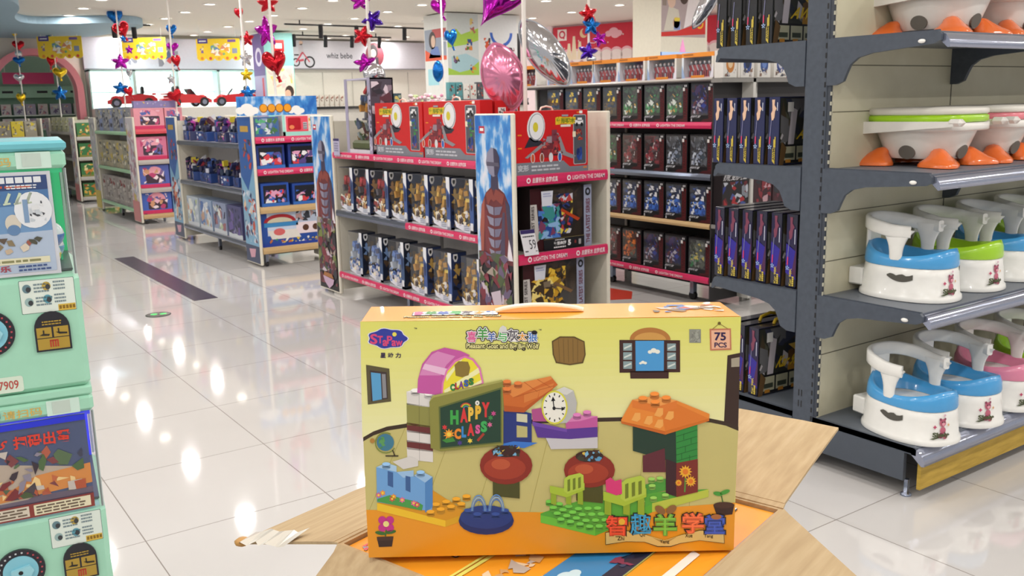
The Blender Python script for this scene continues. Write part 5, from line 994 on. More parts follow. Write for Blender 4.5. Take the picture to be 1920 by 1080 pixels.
# duck-foot potties
def duck(hexc):
    t = thing('duck_foot_potty', '', 'potty'); Wm = M('#ece8e2', .3, coat=.2); O = M('#ee7330', .15, coat=.6); C = M(hexc, .25, coat=.3); dk = M('#6a655e', .6)
    b = MB(); b.lathe([(.72, .03), (.78, .045), (.86, .08), (.94, .12), (1.0, .15), (1.0, .16)], Wm, seg=36, sx=.17, sy=.2, e=2.3); b.build('bowl', t)
    for ang in (0, 90, 180, 270):
        th = math.radians(ang); c_, s_ = math.cos(th), math.sin(th); q = .8; P0 = Vector((.17 * q * c_ * 1.02, .2 * q * s_ * 1.02, .058)); N_ = Vector((c_ / .17, s_ / .2, -1.5)).normalized(); T_ = N_.cross(Vector((0, 0, 1))).normalized(); B_ = T_.cross(N_)
        b = MB(); b.prism([(.036 * math.cos(k * PI / 9), .03 * math.sin(k * PI / 9)) for k in range(18)], lambda u, v, h: tuple(P0 + T_ * u + B_ * v + N_ * h), -.02, .004, dk); b.build('side_hollow', t)
    for ang in (-48, 48, 132, 228):
        th = math.radians(ang); b = MB(); seg = 20; V = []; L_ = [(0, 1.0), (.01, 1.0), (.022, .88), (.034, .7), (.048, .52), (.062, .4), (.072, .25), (.076, .01)]
        for z, k in L_:
            for i in range(seg):
                f = 2 * PI * i / seg; fr = math.cos(f); toe = 1 + (.1 * math.cos(3 * f) if z < .03 else 0)
                x, y = (.066 + .036 * max(0, fr)) * k * toe * fr + .02 * k * (k > .5), .08 * k * toe * math.sin(f); rr = .168; xx = rr + x
                V.append((xx * math.cos(th) - y * math.sin(th), xx * math.sin(th) + y * math.cos(th), z))
        b.add(V, [(i * seg + k, i * seg + (k + 1) % seg, (i + 1) * seg + (k + 1) % seg, (i + 1) * seg + k) for i in range(len(L_) - 1) for k in range(seg)], O, True); b.add(V, [list(range(seg))[::-1]], O); b.build('webbed_foot', t)
    b = MB(); b.lathe([(1.02, .145), (1.06, .15), (1.06, .178), (.9, .178)], Wm, seg=36, sx=.18, sy=.215, e=3.2); b.box(-.18, .2, .14, .18, .255, .2, Wm, .02); b.box(-.2, -.255, .165, -.15, -.19, .195, Wm, .014); b.box(.15, -.255, .165, .2, -.19, .195, Wm, .014)
    for sx in (-1, 1): b.prism([(.22, .13), (-.22, .165), (-.22, .185), (.22, .185)], lambda u, v, h: (sx * (.185 + h), u, v), -.012, .012, Wm)
    b.build('seat_frame', t)
    b = MB(); b.lathe([(1.0, .18), (1.04, .186), (1.04, .205), (1.0, .21)], C, seg=36, sx=.18, sy=.215, e=3.4); b.build('seat_ring', t)
    b = MB(); b.lathe([(1.0, .211), (1.04, .216), (1.04, .232), (1.0, .24), (.6, .243), (.01, .244)], M('#e4e0d6', .3), seg=36, sx=.18, sy=.215, e=3.4); b.build('lid', t)
    return t
DK = {'green': duck('#a6d81f'), 'pink': duck('#e8838f')}
for z, zn, dx in ((1.312, 'middle', 0), (1.837, 'top', .03)):
    for i, (c, x) in enumerate((('green', 3.745), ('pink', 4.17), ('green', 4.6), ('pink', 5.03))):
        put(DK[c], (x + dx, 2.265, z), math.radians(2), 'white duck-footed potty%s on the rack\'s %s shelf, %s from the open end' % (' with %s ring' % c if zn == 'middle' else '', zn, ORD[i]), 'duck-footed potties on the rack', 'dk' + c)
# ------------------------------------------------------------------ opened carton with the building-set boxes
CE1 = Vector((.957, .29, 0)).normalized(); CE2 = Vector((-CE1.y, CE1.x, 0)); CR = Vector((.985, .771, 0)); CA = math.atan2(CE1.y, CE1.x)
def clc(x, y, z): return CR + CE1 * x + CE2 * y + Vector((0, 0, z))
CW, CH, ZR = .432, .427, 1.043
t = thing('open_carton', 'opened brown cardboard carton with its flaps folded out, full of orange boxes', 'carton', tuple(clc(0, 0, .70)), CA)
b = MB(); T = .005; hh = ZR - .70
for q in ((-CW, 0, 0, 0, T, hh), (-CW, CH - T, 0, 0, CH, hh), (-CW, T, 0, -CW + T, CH - T, hh), (-T, T, 0, 0, CH - T, hh), (-CW + T, T, 0, -T, CH - T, T)): b.box(*q, CARD)
b.build('carton_body', t)
R_ = random.Random(11)
def flap(h0, h1, out, w, ang, t0, t1, name='flap'):
    """flap hinged on h0->h1, folded outward by ang degrees; t0,t1 trim the outer corners"""
    h0, h1 = Vector(h0), Vector(h1); along = (h1 - h0).normalized(); d = Vector(out) * math.cos(math.radians(ang)) + Vector((0, 0, math.sin(math.radians(ang)))); nn = along.cross(d).normalized(); b = MB()
    ed = [h0 + d * .012 + along * .003, h0 + d * w * .5 + along * (t0 * .5 + .002)]
    A0, A1 = h0 + d * w + along * t0, h1 + d * w - along * t1; k = 14
    outer = [A0 + (A1 - A0) * (i / k) + d * R_.uniform(-.0018, .0018) for i in range(k + 1)]
    P = ed + outer + [h1 + d * w * .5 - along * t1 * .5, h1 + d * .012 - along * .003]
    b.prism([(i, 0) for i in range(len(P))], lambda u, v, h: tuple(P[int(u)] + nn * h), -.002, .002, CARD)
    b.prism([(0, 0), (1, 0), (2, 0), (3, 0)], lambda u, v, h: tuple([h0, h1, h1 + d * .016 - along * .003, h0 + d * .016 + along * .003][int(u)] + nn * h), -.0014, .0014, CARD)
    return b.build(name, t)
z1 = hh
flap((0, 0, z1), (0, CH, z1), (1, 0, 0), .255, 9, .012, .0)
fl = flap((-CW, CH, z1), (0, CH, z1), (0, 1, 0), .228, -16, .0, .0)
flap((-CW, 0, z1), (0, 0, z1), (0, -1, 0), .24, -31, .0, .02)
flap((-CW, 0, z1), (-CW, CH, z1), (-1, 0, 0), .215, -38, .0, -.012)
# torn tape at the left flap's edge
b = MB(); d0 = Vector((0, math.cos(math.radians(-16)), math.sin(math.radians(-16)))); H0 = Vector((-CW, CH, z1)); TP = []
for i in range(9):
    p = H0 + d0 * (.1 + .015 * i) + Vector((-.004, 0, .004)); TP.append((p + Vector((R_.uniform(-.012, -.004), 0, R_.uniform(-.006, .004))), p + Vector((.03 + R_.uniform(-.006, .006), 0, .004 + R_.uniform(0, .004)))))
for (a0, b0), (a1, b1) in zip(TP, TP[1:]): b.add([a0, b0, b1, a1], [(0, 1, 2, 3)], M('#cfcac0', .15))
p = H0 + d0 * .215; b.ell((p.x - .004, p.y, p.z + .004), (.012, .012, .006), M('#b98a48', .5), 8, 5); o = b.build('torn_tape', t); o['label'] = 'shiny torn clear tape'
for k, (z0, zt, lb) in enumerate(((0, .349, 'closed brown carton on the floor at the bottom of the stack'), (.35, .699, 'closed brown carton in the middle of the stack, under the opened one'))):
    b = MB(); b.box(-CW, 0, 0, 0, CH, zt - z0, CARD, .003); b.box(-CW - .0006, CH / 2 - .025, zt - z0 - .1, .0006, CH / 2 + .025, zt - z0 + .0008, M('#c9b48a', .2)); tag(b.build('closed_carton', None, tuple(clc(0, 0, z0)), CA), lb, 'carton', 'cartons stacked under the display')
# boxes packed upright in the carton, orange tops showing
TCOL = pal('#e0609a', '#4a9a4a', '#3f62b4', '#46b05a', '#5a5560', '#e8a03a', '#3f78c4')
TITLE = '喜羊羊与灰太狼'
def title(a, u0, v0, u1, v1, l=2, rot=0, off=0):
    """the multi-coloured lettering with its dark outline"""
    n = len(TITLE); dkm = M('#241c44', .4, vary=0)
    for i, ch in enumerate(TITLE):
        dv = (0, .14, .02, .2, .08, -.02, .0)[i]
        if rot == 90: q = (u0, v0 + (v1 - v0) * (i + .04) / n, u1, v0 + (v1 - v0) * (i + .96) / n)
        else: h_ = v1 - v0; q = (u0 + (u1 - u0) * (i + .02) / n, v0 + h_ * dv * .5, u0 + (u1 - u0) * (i + .98) / n, v0 + h_ * (.8 + dv * .5))
        g = .1 * (q[2] - q[0])
        a.rrect(q[0] - g, q[1] - g, q[2] + g, q[3] + g, g * 2, dkm, l); a.rrect(q[0] - g * .2, q[1] - g * .2, q[2] + g * .2, q[3] + g * .2, g, PAPER, l + 1 + .05 * i)
        a.text(ch, *q, TCOL[i], l + 3, rot, .05)
ZT = 1.038; OR = M('#f0a029', .28, coat=.3); BLU = M('#3a8ac4', .3)
def inner(y0, y1, label, kind):
    b = MB(); b.box(-CW + .008, y0, .002, -.007, y1, ZT - .705, OR if kind != 'blue' else M('#e6e27c', .3), .001); zz = ZT - .705; w = y1 - y0; a = Art(b, (-CW + .008, y0, zz), (1, 0, 0), (0, 1, 0)); L = CW - .015
    if kind == 'a':
        a.rect(0, 0, L, .003, M('#3a52a8', .3), 1); a.poly([(.03, .03), (.245, .03), (.25, .042), (.03, .044)], M('#efe9e2', .4), 2); title(a, L - .14, .05, L - .02, .075, 2)
    if kind == 'blue':
        a.rect(0, 0, L, w, BLU, 1); a.cloud(.1, .05, .016, M('#cfe6f2', .4), 2); a.rect(.0, 0, L, .02, M('#2a2f48', .4), 2); a.ell(.23, .02, .02, .014, PAPER, 4); a.clutter(.16, .002, .26, .03, 10, pal('#1c2233', '#8a3a5a', '#3a4a6a'), .012, 9, 3)
    if kind == 'c': a.clutter(.04, .02, .13, .06, 14, pal('#c9a070', '#8a5a3a', '#e6d0b0', '#b9b0a8'), .014, 10, 2); a.rect(0, w - .006, L, w, M('#e0e070', .3), 2)
    if kind == 'd': title(a, .06, .03, .2, .06, 2); a.clutter(.005, .11, .06, .15, 10, pal('#c4c8d4', '#d84a5a', '#8a9ab0'), .012, 11, 2); a.rect(0, 0, L, .004, M('#e0e070', .3), 3)
    return tag(b.build('building_set_box', None, tuple(clc(0, 0, .705)), CA), label, 'toy box', 'boxes packed in the open carton')
inner(.006, .086, 'orange-topped box with white strap and blue edge packed along the carton\'s right side', 'a')
inner(.0875, .166, 'toy box with a blue printed top packed in the middle of the carton', 'blue')
inner(.1675, .251, 'orange-topped box with a tan picture packed between the blue one and the yellow line', 'c')
inner(.2525, .42, 'wide orange-topped box with small lettering packed at the back left of the carton', 'd')

# ------------------------------------------------------------------ the yellow building-set box standing on top
BW_, BH_, BD_ = .46, .301, .1
yaw, tilt, roll = -.5841, -.0344, .0137
RM = Matrix.Rotation(yaw, 3, 'Z') @ Matrix.Rotation(tilt, 3, 'X') @ Matrix.Rotation(roll, 3, 'Y')
cen = Vector((.655, .863, 1.1955)); base = cen + RM @ Vector((0, 0, -BH_ / 2))
t = thing('building_set_box', 'yellow building-set box with a handle, reading 75 PCS, standing on the open carton', 'toy box')
m4 = RM.to_4x4(); m4.translation = base; t.matrix_world = m4
src = [(34, 132), (1460, 102), (1430, 986), (60, 1010)]; dst = [(0, BH_), (BW_, BH_), (BW_, 0), (0, 0)]
A_ = []; B_ = []
for (x, y), (u, v) in zip(src, dst):
    A_ += [[x, y, 1, 0, 0, 0, -u * x, -u * y], [0, 0, 0, x, y, 1, -v * x, -v * y]]; B_ += [u, v]
HM = np.append(np.linalg.solve(np.array(A_, float), np.array(B_, float)), 1)
def uv(x, y):
    w = HM[6] * x + HM[7] * y + 1; return ((HM[0] * x + HM[1] * y + HM[2]) / w, (HM[3] * x + HM[4] * y + HM[5]) / w)
b = MB(); YF = M('#e2df78', .3, coat=.15, vary=.015); b.box(-BW_ / 2, 0, 0, BW_ / 2, BD_, BH_, OR, .0012)
def face(u, v, l):
    X, Z = uv(u, v); return (X - BW_ / 2, -l, Z)
a = Art(b, fn=face, eps=.00012)      # printed in drawing units, y downwards
def P(*p): return list(p)
f_ = lambda h, r=.35: M(h, r, vary=0)
def shade(h, k): c = [int(h[i:i + 2], 16) for i in (1, 3, 5)]; return '#%02x%02x%02x' % tuple(max(0, min(255, int(x * k))) for x in c)
# background room: the print pales towards the skirting
a.poly([(34, 134), (1460, 104), (1430, 986), (60, 1010)], YF, 1)
for i in range(16):
    k = i / 15; c_ = '#%02x%02x%02x' % tuple(int(p + (q - p) * k) for p, q in zip((224, 222, 112), (236, 234, 178))); y = 118 + 27 * i
    a.poly([(34 + i * .3, y + 14), (1460 - i * .9, y - 14), (1459 - i * .9, y + 14), (34 + i * .3, y + 42)], M(c_, .3, coat=.15, vary=0), 1.2 + .02 * i)
wall = [(42, 562), (80, 540), (130, 522), (205, 510), (500, 500), (800, 490), (1030, 484), (1200, 482), (1340, 488), (1400, 500), (1449, 520)]
a.poly(wall + [(1433, 830), (52, 850)], M('#c6bc78', .4, vary=.05), 2)
for i in range(7): a.line((60 + 200 * i, 840), (200 + 180 * i, 520), 2, f_('#a89c55'), 2.5)
a.poly(wall + [(x, y + 15) for x, y in wall[::-1]], f_('#3a2a1c'), 3)
a.poly([(52, 832), (300, 836), (700, 842), (1000, 838), (1435, 806), (1430, 986), (60, 1010)], M('#e8981f', .3, vary=.02), 4)
# door at the right edge, small left window
a.poly([(1408, 250), (1456, 240), (1448, 520), (1394, 500)], f_('#38241c'), 4); a.poly([(1422, 262), (1454, 256), (1453, 292), (1422, 294)], f_('#a59c8a'), 5)
a.poly([(54, 292), (140, 306), (146, 428), (60, 440)], f_('#5a5236'), 4); a.poly([(68, 312), (130, 320), (134, 418), (72, 428)], f_('#3f3030'), 5); a.poly([(72, 320), (108, 324), (112, 420), (78, 427)], f_('#5aa0d0'), 6); a.poly([(112, 326), (126, 326), (130, 414), (116, 416)], f_('#8a8a8f'), 6)
# right window
a.ell(1115, 193, 77, 46, f_('#b5783a'), 4, a0=180, a1=360); a.ell(1115, 193, 60, 28, f_('#cf9a50'), 5, a0=180, a1=360)
a.poly([(999, 194), (1228, 194), (1228, 314), (999, 317)], f_('#3f211c'), 5); a.poly([(1038, 310), (1185, 308), (1184, 338), (1040, 339)], f_('#3f211c'), 5); a.poly([(1059, 197), (1167, 196), (1166, 309), (1060, 310)], f_('#4b9bd8'), 6)
for cx, cy, r in ((1128, 237, 14), (1087, 280, 9)):
    for dx, dy, k in ((-1, .1, .6), (0, -.3, .8), (1, 0, .7)): a.ell(cx + dx * r, cy + dy * r, r * k, r * k * .8, f_('#eceee4'), 7 + k)
for x in (1013, 1179):
    for y in (206, 240, 274): a.poly([(x, y), (x + 33, y), (x + 33, y + 28), (x, y + 28)], f_('#8aa0a4'), 7); a.line((x + 3, y + 20), (x + 30, y + 8), 6, f_('#d2dbd6'), 8)
# plain wooden plaque, grey seal, 75 PCS card
a.poly([(745, 200), (775, 182), (830, 182), (868, 200), (872, 250), (862, 282), (812, 290), (760, 282), (748, 250)], f_('#5e4a22'), 5); a.poly([(750, 203), (777, 187), (828, 187), (864, 203), (867, 250), (858, 277), (812, 285), (763, 277), (753, 250)], f_('#8a6a34'), 6)
for i in range(5): a.line((770 + 18 * i, 192), (774 + 17 * i, 278), 1.6, f_('#6a5128'), 7)
a.rect(1263, 152, 1307, 203, f_('#8d8f84'), 5); a.clutter(1266, 155, 1304, 200, 18, [f_('#7d7f78'), f_('#a3a59a')], 10, 3, 6)
a.line((1377, 130), (1350, 152), 2, f_('#8a6a2a'), 5); a.line((1377, 130), (1410, 150), 2, f_('#8a6a2a'), 5); a.ell(1377, 129, 6, 6, f_('#6a5a24'), 6)
a.poly([(1340, 150), (1421, 148), (1423, 229), (1342, 232)], f_('#c47a5a'), 5); a.poly([(1346, 156), (1416, 154), (1417, 223), (1348, 226)], f_('#ecb596'), 6); DKB = f_('#2c1a4c')
a.text('75', 1358, 194, 1402, 163, DKB, 8, 0, .03); a.text('PCS', 1358, 220, 1405, 201, DKB, 8, 0, .025)
# brand mark
n = 40; bl = []
for i in range(n):
    th = 2 * PI * i / n; w_ = 1 + .07 * math.cos(7 * th); bl.append((134 + 74 * w_ * math.cos(th), 194 + 38 * w_ * math.sin(th)))
a.poly(bl, f_('#e8e6f2'), 4); a.poly([(134 + (x - 134) * .95, 194 + (y - 194) * .93) for x, y in bl], f_('#2f3a9c'), 5)
SP = f_('#d8487a')
for ch, x0, y0, x1, y1 in (('S', 70, 215, 97, 177), ('T', 97, 212, 117, 184), ('a', 116, 222, 134, 199), ('P', 132, 214, 152, 184), ('a', 149, 222, 166, 200), ('w', 164, 222, 190, 202)): a.text(ch, x0, y0, x1, y1, SP, 7, 0, .03)
a.ell(160, 178, 8, 8, f_('#e8dc5a'), 7); a.text('TM', 232, 158, 243, 153, f_('#5a5a4a'), 5); 
for i, ch in enumerate('星动力'): a.text(ch, 107 + 28 * i, 266, 127 + 28 * i, 247, DKB, 6, 0, .03)
# title lettering
for i, ch in enumerate(TITLE):
    x0 = 428 + 38 * i; y1 = (164, 150, 168, 168, 156, 168, 166)[i]; y0 = (206, 198, 202, 203, 202, 200, 204)[i]; w_ = (36, 42, 32, 36, 40, 34, 36)[i]
    [a.text(ch, x0 + 5 * math.cos(k * PI / 4), y0 + 5 * math.sin(k * PI / 4), x0 + w_ + 5 * math.cos(k * PI / 4), y1 + 5 * math.sin(k * PI / 4), f_('#241c3a'), 5 + .1 * k, 0, .04) for k in range(8)]; [a.text(ch, x0 + 2 * math.cos(k * PI / 2), y0 + 2 * math.sin(k * PI / 2), x0 + w_ + 2 * math.cos(k * PI / 2), y1 + 2 * math.sin(k * PI / 2), PAPER, 6.5 + .05 * k, 0, .03) for k in range(4)]; a.text(ch, x0 - 1, y0 + 1, x0 + w_ + 1, y1 - 1, PAPER, 7, 0, .085); a.text(ch, x0 + 1, y0 - 1, x0 + w_ - 1, y1 + 1, TCOL[i], 8, 0, .02)
a.poly([(545, 168), (552, 150), (562, 142), (574, 148), (580, 168)], f_('#d9d9d6'), 9); a.ell(680, 168, 11, 8, f_('#1c1820'), 9); a.text('TM', 696, 160, 706, 155, f_('#5a5a4a'), 5)
[a.text('Pleasant Goat and Big Big Wolf', 426 + 2.6 * math.cos(k * PI / 4), 234 + 2.6 * math.sin(k * PI / 4), 696 + 2.6 * math.cos(k * PI / 4), 210 + 2.6 * math.sin(k * PI / 4), f_('#2a2418'), 5 + .1 * k, 0, .03) for k in range(8)]; a.text('Pleasant Goat and Big Big Wolf', 426, 234, 696, 210, f_('#efe9a0'), 6, 0, .02)
# stack of bricks behind the board
def stud(x, y, r, c, l):
    a.poly([(x - r, y), (x + r, y), (x + r, y + r * .9), (x - r, y + r * .9)], f_(shade(c, .85)), l); a.ell(x, y + r * .9, r, r * .4, f_(shade(c, .85)), l); a.ell(x, y, r, r * .45, f_(shade(c, 1.12)), l + .5)
for y0, y1, c in ((398, 446, '#dedad6'), (442, 522, '#8f8d4a'), (514, 548, '#6a2c2c'), (542, 584, '#dedad6'), (580, 612, '#6a2c2c'), (606, 650, '#dedad6')):
    a.poly([(203, y0 - 8), (300, y0 + 6), (300, y1 + 4), (205, y1 - 6)], f_(c), 6); a.line((250, y0 + 2), (250, y1), 1.6, f_(shade(c, .8)), 7)
a.poly([(203, 392), (240, 378), (330, 392), (300, 408)], f_('#efecea'), 6.2)
for x, y in ((236, 386), (285, 398)): stud(x, y, 16, '#e6e3e0', 8)
# pink half-drum with yellow face
drum = [(243, 395), (246, 345), (262, 288), (298, 242), (345, 226), (405, 238), (440, 254), (395, 280), (352, 330), (332, 404)]
a.poly(drum, f_('#c65aa4'), 9); a.poly([(252, 330), (268, 290), (298, 252), (320, 240), (385, 258), (352, 290), (330, 330)], f_('#d98abf'), 10); a.poly([(262, 306), (272, 286), (360, 306), (346, 330)], f_('#ecc0de'), 11)
dm = [(332, 404), (334, 360), (350, 310), (382, 272), (420, 255), (452, 266), (478, 300), (490, 358)]; a.poly(dm, f_('#e07ab8'), 12); dm2 = [(338, 400), (341, 358), (356, 314), (386, 280), (420, 263), (448, 273), (471, 304), (483, 357)]; a.poly(dm2, f_('#ecdf3a'), 13)
for q in (((350, 330), (400, 275), (412, 268), (352, 352)), ((342, 385), (470, 300), (476, 318), (345, 398)), ((430, 372), (482, 345), (483, 357), (440, 372))): a.poly(q, f_('#f2efb4'), 14)
a.poly([(382, 290), (398, 276), (432, 278), (440, 300), (434, 328), (410, 336), (386, 330)], f_('#8a7434'), 15)
for ch, x0, y0, x1, y1, c in (('C', 366, 385, 382, 362, '#2f9a3f'), ('L', 384, 380, 396, 358, '#c83a34'), ('A', 398, 376, 415, 352, '#8a4aa0'), ('S', 417, 370, 433, 346, '#3a6ac0'), ('S', 435, 364, 452, 340, '#2f8a3a')): a.text(ch, x0 - 1, y0 + 1.5, x1 + 1, y1 - 1.5, f_('#241c2c'), 16, 0, .07); a.text(ch, x0, y0, x1, y1, f_(c), 17, 0, .03)
# blackboard
a.poly([(288, 428), (300, 404), (556, 345), (564, 352), (562, 588), (330, 612), (292, 600)], f_('#8c8a42'), 17); a.poly([(288, 428), (303, 412), (560, 352), (556, 345), (300, 404)], f_('#a9a75c'), 18); a.poly([(322, 446), (556, 372), (556, 580), (326, 604)], f_('#5f6a34'), 18.5); a.poly([(328, 450), (552, 380), (552, 576), (330, 598)], f_('#1f4030'), 19)
for ch, x0, y0, x1, y1, c in (('H', 365, 512, 396, 458, '#3fa64a'), ('A', 402, 504, 430, 450, '#d8383a'), ('P', 432, 500, 452, 446, '#ecc04a'), ('P', 458, 492, 480, 440, '#e8b83a'), ('Y', 482, 484, 512, 428, '#d8383a'), ('C', 380, 566, 405, 526, '#e88a2a'), ('L', 407, 560, 424, 518, '#3a8ad0'), ('A', 428, 554, 454, 508, '#d8383a'), ('S', 458, 546, 476, 512, '#d85a9a'), ('S', 478, 540, 502, 498, '#3fae5a')): a.text(ch, x0, y0, x1, y1, f_(c), 21, 0, .06)
for i, c in enumerate(('#d84a3a', '#e8c83a', '#4aa64a', '#5a7ac4')): a.ring(424, 452, 22 - 4 * i, 19 - 4 * i, f_(c), 21, 195, 330, 10)
a.ell(466, 431, 8, 9, f_('#e9e9e4'), 21); a.star(466, 431, 4, f_('#2a2a2a'), 22)
for q in ((344, 522, '#d8383a'), (515, 486, '#3a8a4a'), (526, 470, '#c44a8a'), (512, 512, '#d86a9a'), (400, 580, '#4a3a8a'), (438, 572, '#ecd04a')): a.star(q[0], q[1], 11, f_(q[2]), 21, 6, .5)
a.star(360, 548, 22, f_('#ec9a2a'), 21, 10, .55); a.ell(360, 548, 8, 8, f_('#f2d04a'), 22); a.poly([(334, 570), (372, 556), (384, 574), (350, 580)], f_('#3f8a3a'), 21); a.line((466, 572), (490, 545), 9, f_('#a83a2a'), 21)
# first orange roof and blue window frame
a.poly([(560, 460), (600, 455), (668, 470), (668, 590), (560, 590)], f_('#24357c'), 12); a.poly([(612, 470), (652, 474), (652, 505), (612, 500)], f_('#d0cfae'), 13); a.poly([(612, 515), (652, 520), (652, 560), (612, 560)], f_('#bdb67a'), 13); a.poly([(540, 588), (600, 575), (690, 580), (640, 600)], f_('#3a78d0'), 13)
a.poly([(560, 372), (640, 352), (740, 330), (766, 362), (640, 466), (566, 462)], f_('#cc6a2a'), 19.5); a.poly([(560, 372), (640, 352), (740, 330), (745, 340), (600, 410)], f_('#e08a44'), 19.7)
for q in (((640, 400), (700, 372), (690, 410), (640, 430)), ((700, 372), (752, 356), (745, 384), (694, 408))): a.poly(q, f_('#d8803c'), 20)
for q in (((640, 352), (690, 388)), ((690, 342), (740, 372)), ((600, 410), (752, 366))): a.line(q[0], q[1], 2, f_('#b85a22'), 20.5)
a.poly([(566, 440), (640, 448), (766, 362), (640, 466), (566, 462)], f_('#b9581f'), 20.6)
for x, y in ((577, 350), (618, 356), (577, 378)): stud(x, y, 15, '#d4763a', 22)
# pink, violet bricks and clock
a.poly([(668, 455), (760, 440), (760, 500), (672, 500)], f_('#b0508c'), 13)
a.poly([(795, 502), (915, 480), (915, 520), (797, 528)], f_('#c25a9e'), 15); a.poly([(795, 502), (830, 474), (915, 480), (850, 498)], f_('#d880b8'), 15.2)
for x, y in ((838, 474), (876, 464)): stud(x, y, 15, '#d07ab4', 16)
a.poly([(670, 500), (800, 528), (915, 512), (915, 558), (810, 566), (690, 560)], f_('#583493'), 14.5); a.poly([(670, 500), (800, 528), (800, 540), (672, 516)], f_('#7048aa'), 15); a.poly([(720, 560), (915, 556), (915, 600), (740, 604)], f_('#c9c7cc'), 14)
a.poly([(745, 390), (790, 370), (825, 384), (838, 430), (832, 470), (800, 505), (760, 508)], f_('#b9bab8'), 15.5); a.poly([(745, 390), (790, 370), (825, 384), (800, 400)], f_('#d6d6d2'), 15.6)
a.ell(754, 447, 49, 64, f_('#d9d64a'), 17); a.ell(754, 447, 43, 57, f_('#efeee4'), 18)
for i in range(12): c_, s_ = math.cos(i * PI / 6), math.sin(i * PI / 6); a.line((754 + 33 * c_, 447 + 44 * s_), (754 + 40 * c_, 447 + 53 * s_), 4, BLACK, 19)
a.line((752, 450), (748, 414), 4, BLACK, 19); a.poly([(741, 424), (757, 422), (748, 406)], BLACK, 19); a.line((752, 450), (784, 452), 4, BLACK, 19); a.poly([(780, 444), (780, 460), (794, 452)], BLACK, 19); a.ell(752, 450, 6, 7, BLACK, 19.5)
# playground house right
a.poly([(1048, 505), (1212, 530), (1212, 655), (1048, 610)], f_('#1f3a2c'), 12); a.poly([(1085, 628), (1168, 600), (1172, 690), (1085, 690)], f_('#5e2430'), 13); a.poly([(1172, 640), (1212, 655), (1210, 782), (1172, 770)], f_('#3a1a22'), 13)
a.poly([(1210, 535), (1292, 508), (1292, 640), (1212, 656)], f_('#2f8a3c'), 13)
for i in range(5): a.line((1212, 556 + 23 * i), (1292, 530 + 24 * i), 2.5, f_('#1f6a2c'), 14)
for x, y in ((1240, 545), (1268, 560), (1246, 592), (1262, 625), (1232, 620)): a.line((x, y), (x, y + 22), 2.5, f_('#1f6a2c'), 14)
a.poly([(1211, 656), (1293, 640), (1293, 765), (1211, 784)], f_('#7a2a22'), 13)
for cx, cy, r in ((1246, 688, 26), (1266, 724, 22), (1220, 730, 14)): a.star(cx, cy, r, f_('#ecae2e'), 15, 12, .62); a.ell(cx, cy, r * .4, r * .4, f_('#e07a24'), 16)
a.line((1246, 712), (1243, 765), 6, f_('#5a8a3a'), 14.5)
a.poly([(1004, 492), (1046, 418), (1130, 402), (1214, 420), (1338, 470), (1336, 488), (1170, 536), (1004, 498)], f_('#e88a34'), 17); a.poly([(1170, 536), (1336, 488), (1214, 432), (1150, 436)], f_('#dd7a2a'), 17.5); a.poly([(1046, 418), (1046, 446), (1150, 470), (1214, 446), (1214, 420), (1130, 402)], f_('#e07c30'), 18); a.poly([(1046, 418), (1150, 440), (1214, 420), (1130, 402)], f_('#f0a050'), 19)
for q in ((1064, 480), (1110, 492), (1150, 505), (1150, 462), (1190, 474)): a.poly([(q[0] - 22, q[1] + 14), (q[0] - 8, q[1] - 14), (q[0] + 12, q[1] - 14), (q[0] + 12, q[1] + 10), (q[0], q[1] + 20)], f_('#f0aa58'), 19)
a.poly([(1004, 498), (1170, 536), (1170, 548), (1004, 506)], f_('#c8661f'), 19); a.poly([(1170, 536), (1336, 488), (1336, 496), (1170, 548)], f_('#d0701f'), 19)
for x, y in ((1130, 394), (1086, 410), (1174, 408), (1132, 424)): stud(x, y, 17, '#e48838', 20)
# base plates
a.poly([(92, 806), (300, 760), (440, 850), (345, 880)], f_('#d8981f'), 6); a.poly([(92, 806), (345, 872), (345, 896), (92, 834)], f_('#eec22a'), 7); a.poly([(345, 872), (440, 840), (440, 862), (345, 896)], f_('#d9a51f'), 7)
for i in range(4):
    for j in range(2): stud(310 + 38 * i - 20 * j, 810 - 10 * i + 28 * j, 15, '#dfa028', 9 + j)
a.poly([(700, 846), (900, 780), (1330, 755), (1336, 766), (905, 908), (700, 864)], f_('#57a838'), 6); a.poly([(700, 852), (905, 896), (905, 930), (700, 880)], f_('#6fc23c'), 7); a.poly([(905, 896), (1120, 812), (1120, 842), (905, 930)], f_('#5aae34'), 7); a.poly([(1120, 808), (1334, 755), (1334, 784), (1120, 842)], f_('#bcc84a'), 7); a.poly([(1080, 742), (1172, 715), (1172, 760), (1090, 775)], f_('#4a9a3a'), 7)
for i in range(6):
    for j in range(4): stud(742 + 36 * i + 14 * j - 8, 800 + 9 * i + 22 * j - 10 * (i > 3) * (i - 3), 14, '#6fc04a', 9 + j)
for x, y in ((1118, 715), (1150, 712), (1120, 740), (1080, 800), (1125, 786), (1170, 775)): stud(x, y, 13, '#8fc45a', 13)
